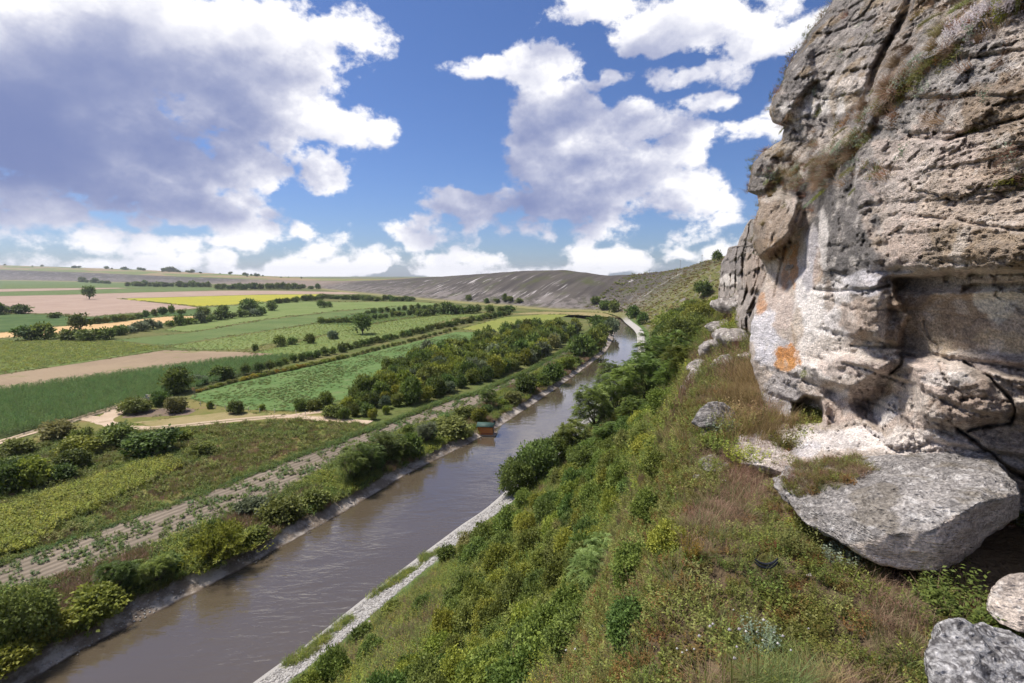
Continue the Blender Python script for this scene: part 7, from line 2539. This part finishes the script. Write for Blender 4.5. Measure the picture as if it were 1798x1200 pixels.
finish(sg, 'small tan board on a post at the near corner of the meadow', 'sign')
box('post', (-0.09, -0.09, -0.2), (0.09, 0.09, 1.6), M_WD, sg)
box('board', (-0.55, -0.16, 1.6), (0.35, -0.095, 2.6), M_TN, sg)
box('post', (0.28, -0.09, -0.2), (0.42, 0.05, 1.75), M_WD, sg)
p = gnd(259, 704)
wf_ = obj('white_frame', None, loc=p, rot=(0, 0, 0.3))
finish(wf_, 'small white crossed timber frame beside the dirt track', 'frame')
for k_, (a, b) in enumerate((((-0.7, 0), (0.2, 1.9)), ((0.5, 0), (-0.35, 1.9)), ((-0.9, 1.15), (0.9, 1.0)), ((-0.45, 1.9), (0.4, 1.85)))):
    v, f = tube_geo(np.array([[a[0], 0.06 * k_, a[1]], [(a[0] + b[0]) / 2, 0.06 * k_, (a[1] + b[1]) / 2], [b[0], 0.06 * k_, b[1]]]), [0.14] * 3, 6)
    obj('beam', new_mesh('beam', v, f, True, None, [M_PW]), parent=wf_)
M_CC = simple('concrete_pole', (0.30, 0.29, 0.28), 0.85)


def pole(px, py_top, py_base, lab):
    b = cast(px, py_base)
    t = proj(b)[2]
    h = (py_base - py_top) * t / 899
    e = obj('utility_pole', None, loc=b)
    v, f = tube_geo(np.array([[0, 0, -0.5], [0, 0, h * 0.5], [0, 0, h]]), [0.22, 0.18, 0.13], 8)
    obj('shaft', new_mesh('shaft', v, f, True, None, [M_CC]), parent=e)
    box('crossarm', (-1.0, -0.08, h - 0.9), (1.0, 0.08, h - 0.72), M_CC, e, bev=0)
    for xx in (-0.85, 0, 0.85):
        box('insulator', (xx - 0.06, -0.06, h - 0.71), (xx + 0.06, 0.06, h - 0.45), M_PW, e, bev=0)
    finish(e, lab, 'utility pole')


pole(1194, 457, 478, 'thick grey utility pole on the skyline of the right ridge')
pole(1232, 448, 470, 'thin utility pole on the skyline nearest the cliff')
pole(1140, 474, 484, 'far short utility pole on the skyline left of the others')
# fallen log with a broken stub
la, lb_ = cast(672, 1136), cast(738, 1082)
ax = lb_ - la
mids = np.array([la + ax * f + np.array([0, 0, 0.28 + 0.1 * math.sin(f * 5)]) for f in np.linspace(0, 1, 7)])
lg = obj('fallen_log', None, loc=la)
finish(lg, 'weathered grey fallen log lying across the near slope', 'log')
M_LOG = simple('dead_wood', (0.17, 0.135, 0.115), 0.9, 5.0, 0.45)
v, f = tube_geo(mids - la, [0.2, 0.26, 0.24, 0.27, 0.22, 0.2, 0.12], 9)
v += 0.05 * np.stack([fbm(v * 2 + 5, 3)] * 3, -1)
obj('stem', new_mesh('stem', v, f, True, None, [M_LOG]), parent=lg)
v, f = tube_geo(np.array([mids[4] - la, mids[4] - la + [0.25, 0.2, 0.45], mids[4] - la + [0.35, 0.5, 0.8]]), [0.12, 0.08, 0.03], 6)
obj('branch', new_mesh('branch', v, f, True, None, [M_LOG]), parent=lg)
v, f = tube_geo(np.array([mids[2] - la, mids[2] - la + [-0.3, 0.1, 0.35], mids[2] - la + [-0.65, 0.1, 0.5]]), [0.11, 0.07, 0.03], 6)
obj('branch', new_mesh('branch', v, f, True, None, [M_LOG]), parent=lg)
# black plastic strip caught in the plants
M_BL = simple('black_plastic', (0.016, 0.017, 0.022), 0.35, 10, 0.2, 0.5)
pts = [at(1326, 988, 5.95), at(1334, 994, 5.93), at(1346, 997, 5.92), at(1358, 994, 5.93), at(1366, 987, 5.98)]
C = catmull(pts, 6)
v, f = tube_geo(C - C[0], 0.008 + 0.011 * np.sin(np.linspace(0.15, 3.0, len(C))), 8)
v2, f2 = tube_geo(C - C[0] + np.array([0, 0.01, 0.035]), 0.008 + 0.008 * np.sin(np.linspace(0.15, 3.0, len(C))), 6)
me = new_mesh('plastic_strip', v, f, True, None, [M_BL])
ps = obj('plastic_strip', me, loc=C[0])
finish(ps, 'curved black strip of plastic caught in the green plants of the ledge', 'plastic strip')
obj('rim', new_mesh('rim', v2, f2, True, None, [M_BL]), parent=ps)
# stones strewn over the slope
for i, (px, py, w, lab) in enumerate([(958, 872, 30, 'flat grey stone half buried in the slope above the dry grass patch'), (940, 898, 26, 'grey stone at the lower edge of the dry grass patch'), (650, 1092, 10, 'small pale stone at the shingle edge'),
                                      (1225, 840, 22, 'grey stone at the ledge edge below the low dark rock'), (1270, 845, 16, 'small grey stone on the ledge under the yellow-green bush'), (1600, 1065, 16, 'small pinkish stone in the dry grass under the boulder'),
                                      (1420, 1010, 12, 'tiny pale stone below the blue-green rosette'), (1250, 575, 26, 'grey rock beside the bright green trees under the cliff'), (1285, 590, 36, 'broken grey rock left of the pale wall'), (1262, 612, 30, 'grey rock at the grassy edge above the white outcrop'), (1310, 640, 30, 'grey rock in the golden grass below the pale wall')]):
    p = cast(px, py)
    t = proj(p)[2]
    r = w * t / 899 / 2
    rr2 = np.random.default_rng(900 + i)
    hp_ = [tuple(p + unit(rr2.normal(size=3)) * r * np.array([1.15, 1.0, 0.62]) * rr2.uniform(0.8, 1.15)) for _ in range(14)]
    rock('stone', hp_, r * 0.11, r * 0.32, 50.0 + i, lichen((0.34, 0.31, 0.29), (0.19, 0.175, 0.165), (0.50, 0.47, 0.44), sc=1.6 / r, seed=i), lab, 'stone', sharp=0.3)

# broken grey ledges between the slope trees and the pale wall
OUTC = [(1300, 548, 56, 'grey rock ledge directly under the blocky cliff'), (1324, 572, 50, 'grey broken rock touching the left edge of the pale wall'), (1272, 580, 44, 'grey rock above the bright green trees'),
        (1300, 606, 64, 'wide grey rock ledge left of the orange lichen'), (1262, 622, 50, 'grey rock step at the ledge edge above the white outcrop'), (1330, 632, 46, 'pale grey rock at the foot of the pale wall'),
        (1288, 645, 50, 'pale rock step behind the white-faced outcrop'), (1240, 652, 46, 'pale rock at the top of the white-faced outcrop'), (1218, 690, 34, 'pale rock under the white-faced outcrop'), (1352, 672, 36, 'small grey rock in the golden grass by the wall')]
for i, (px, py, w, lab) in enumerate(OUTC):
    p = cast(px, py)
    t = proj(p)[2]
    r = w * 1.4 * t / 899 / 2
    rr2 = np.random.default_rng(950 + i)
    hp_ = [tuple(p + unit(rr2.normal(size=3)) * r * np.array([1.25, 1.2, 0.62]) * rr2.uniform(0.8, 1.15) + [0, 0, 0.1 * r]) for _ in range(16)]
    rock('rock_outcrop', hp_, r * 0.09, r * 0.34, 80.0 + i, lichen((0.31, 0.285, 0.265), (0.17, 0.155, 0.145), (0.50, 0.47, 0.44), sc=2.2 / r, seed=i), lab, 'rock', sharp=0.45, bedded=0.35)


# ------------------------------------------------------------------ the air of the valley: far things fade a little
bm = bmesh.new()
bmesh.ops.create_cube(bm, size=1.0)
for v in bm.verts:
    v.co = Vector(((v.co.x + 0.5) * 19500 - 9800, (v.co.y + 0.5) * 10500 - 800, (v.co.z + 0.5) * 175 - 5))
me = bpy.data.meshes.new('haze')
bm.to_mesh(me)
bm.free()
m_hz = bpy.data.materials.new('haze')
m_hz.use_nodes = True
m_hz.node_tree.nodes.clear()
k = NT(m_hz.node_tree)
pv = k.n('ShaderNodeVolumePrincipled', {'Color': (0.86, 0.90, 1.0, 1), 'Density': HAZE, 'Anisotropy': 0.2})
k.n('ShaderNodeOutputMaterial', {'Volume': pv.outputs[0]})
me.materials.append(m_hz)
obj('haze', me, kind='stuff')
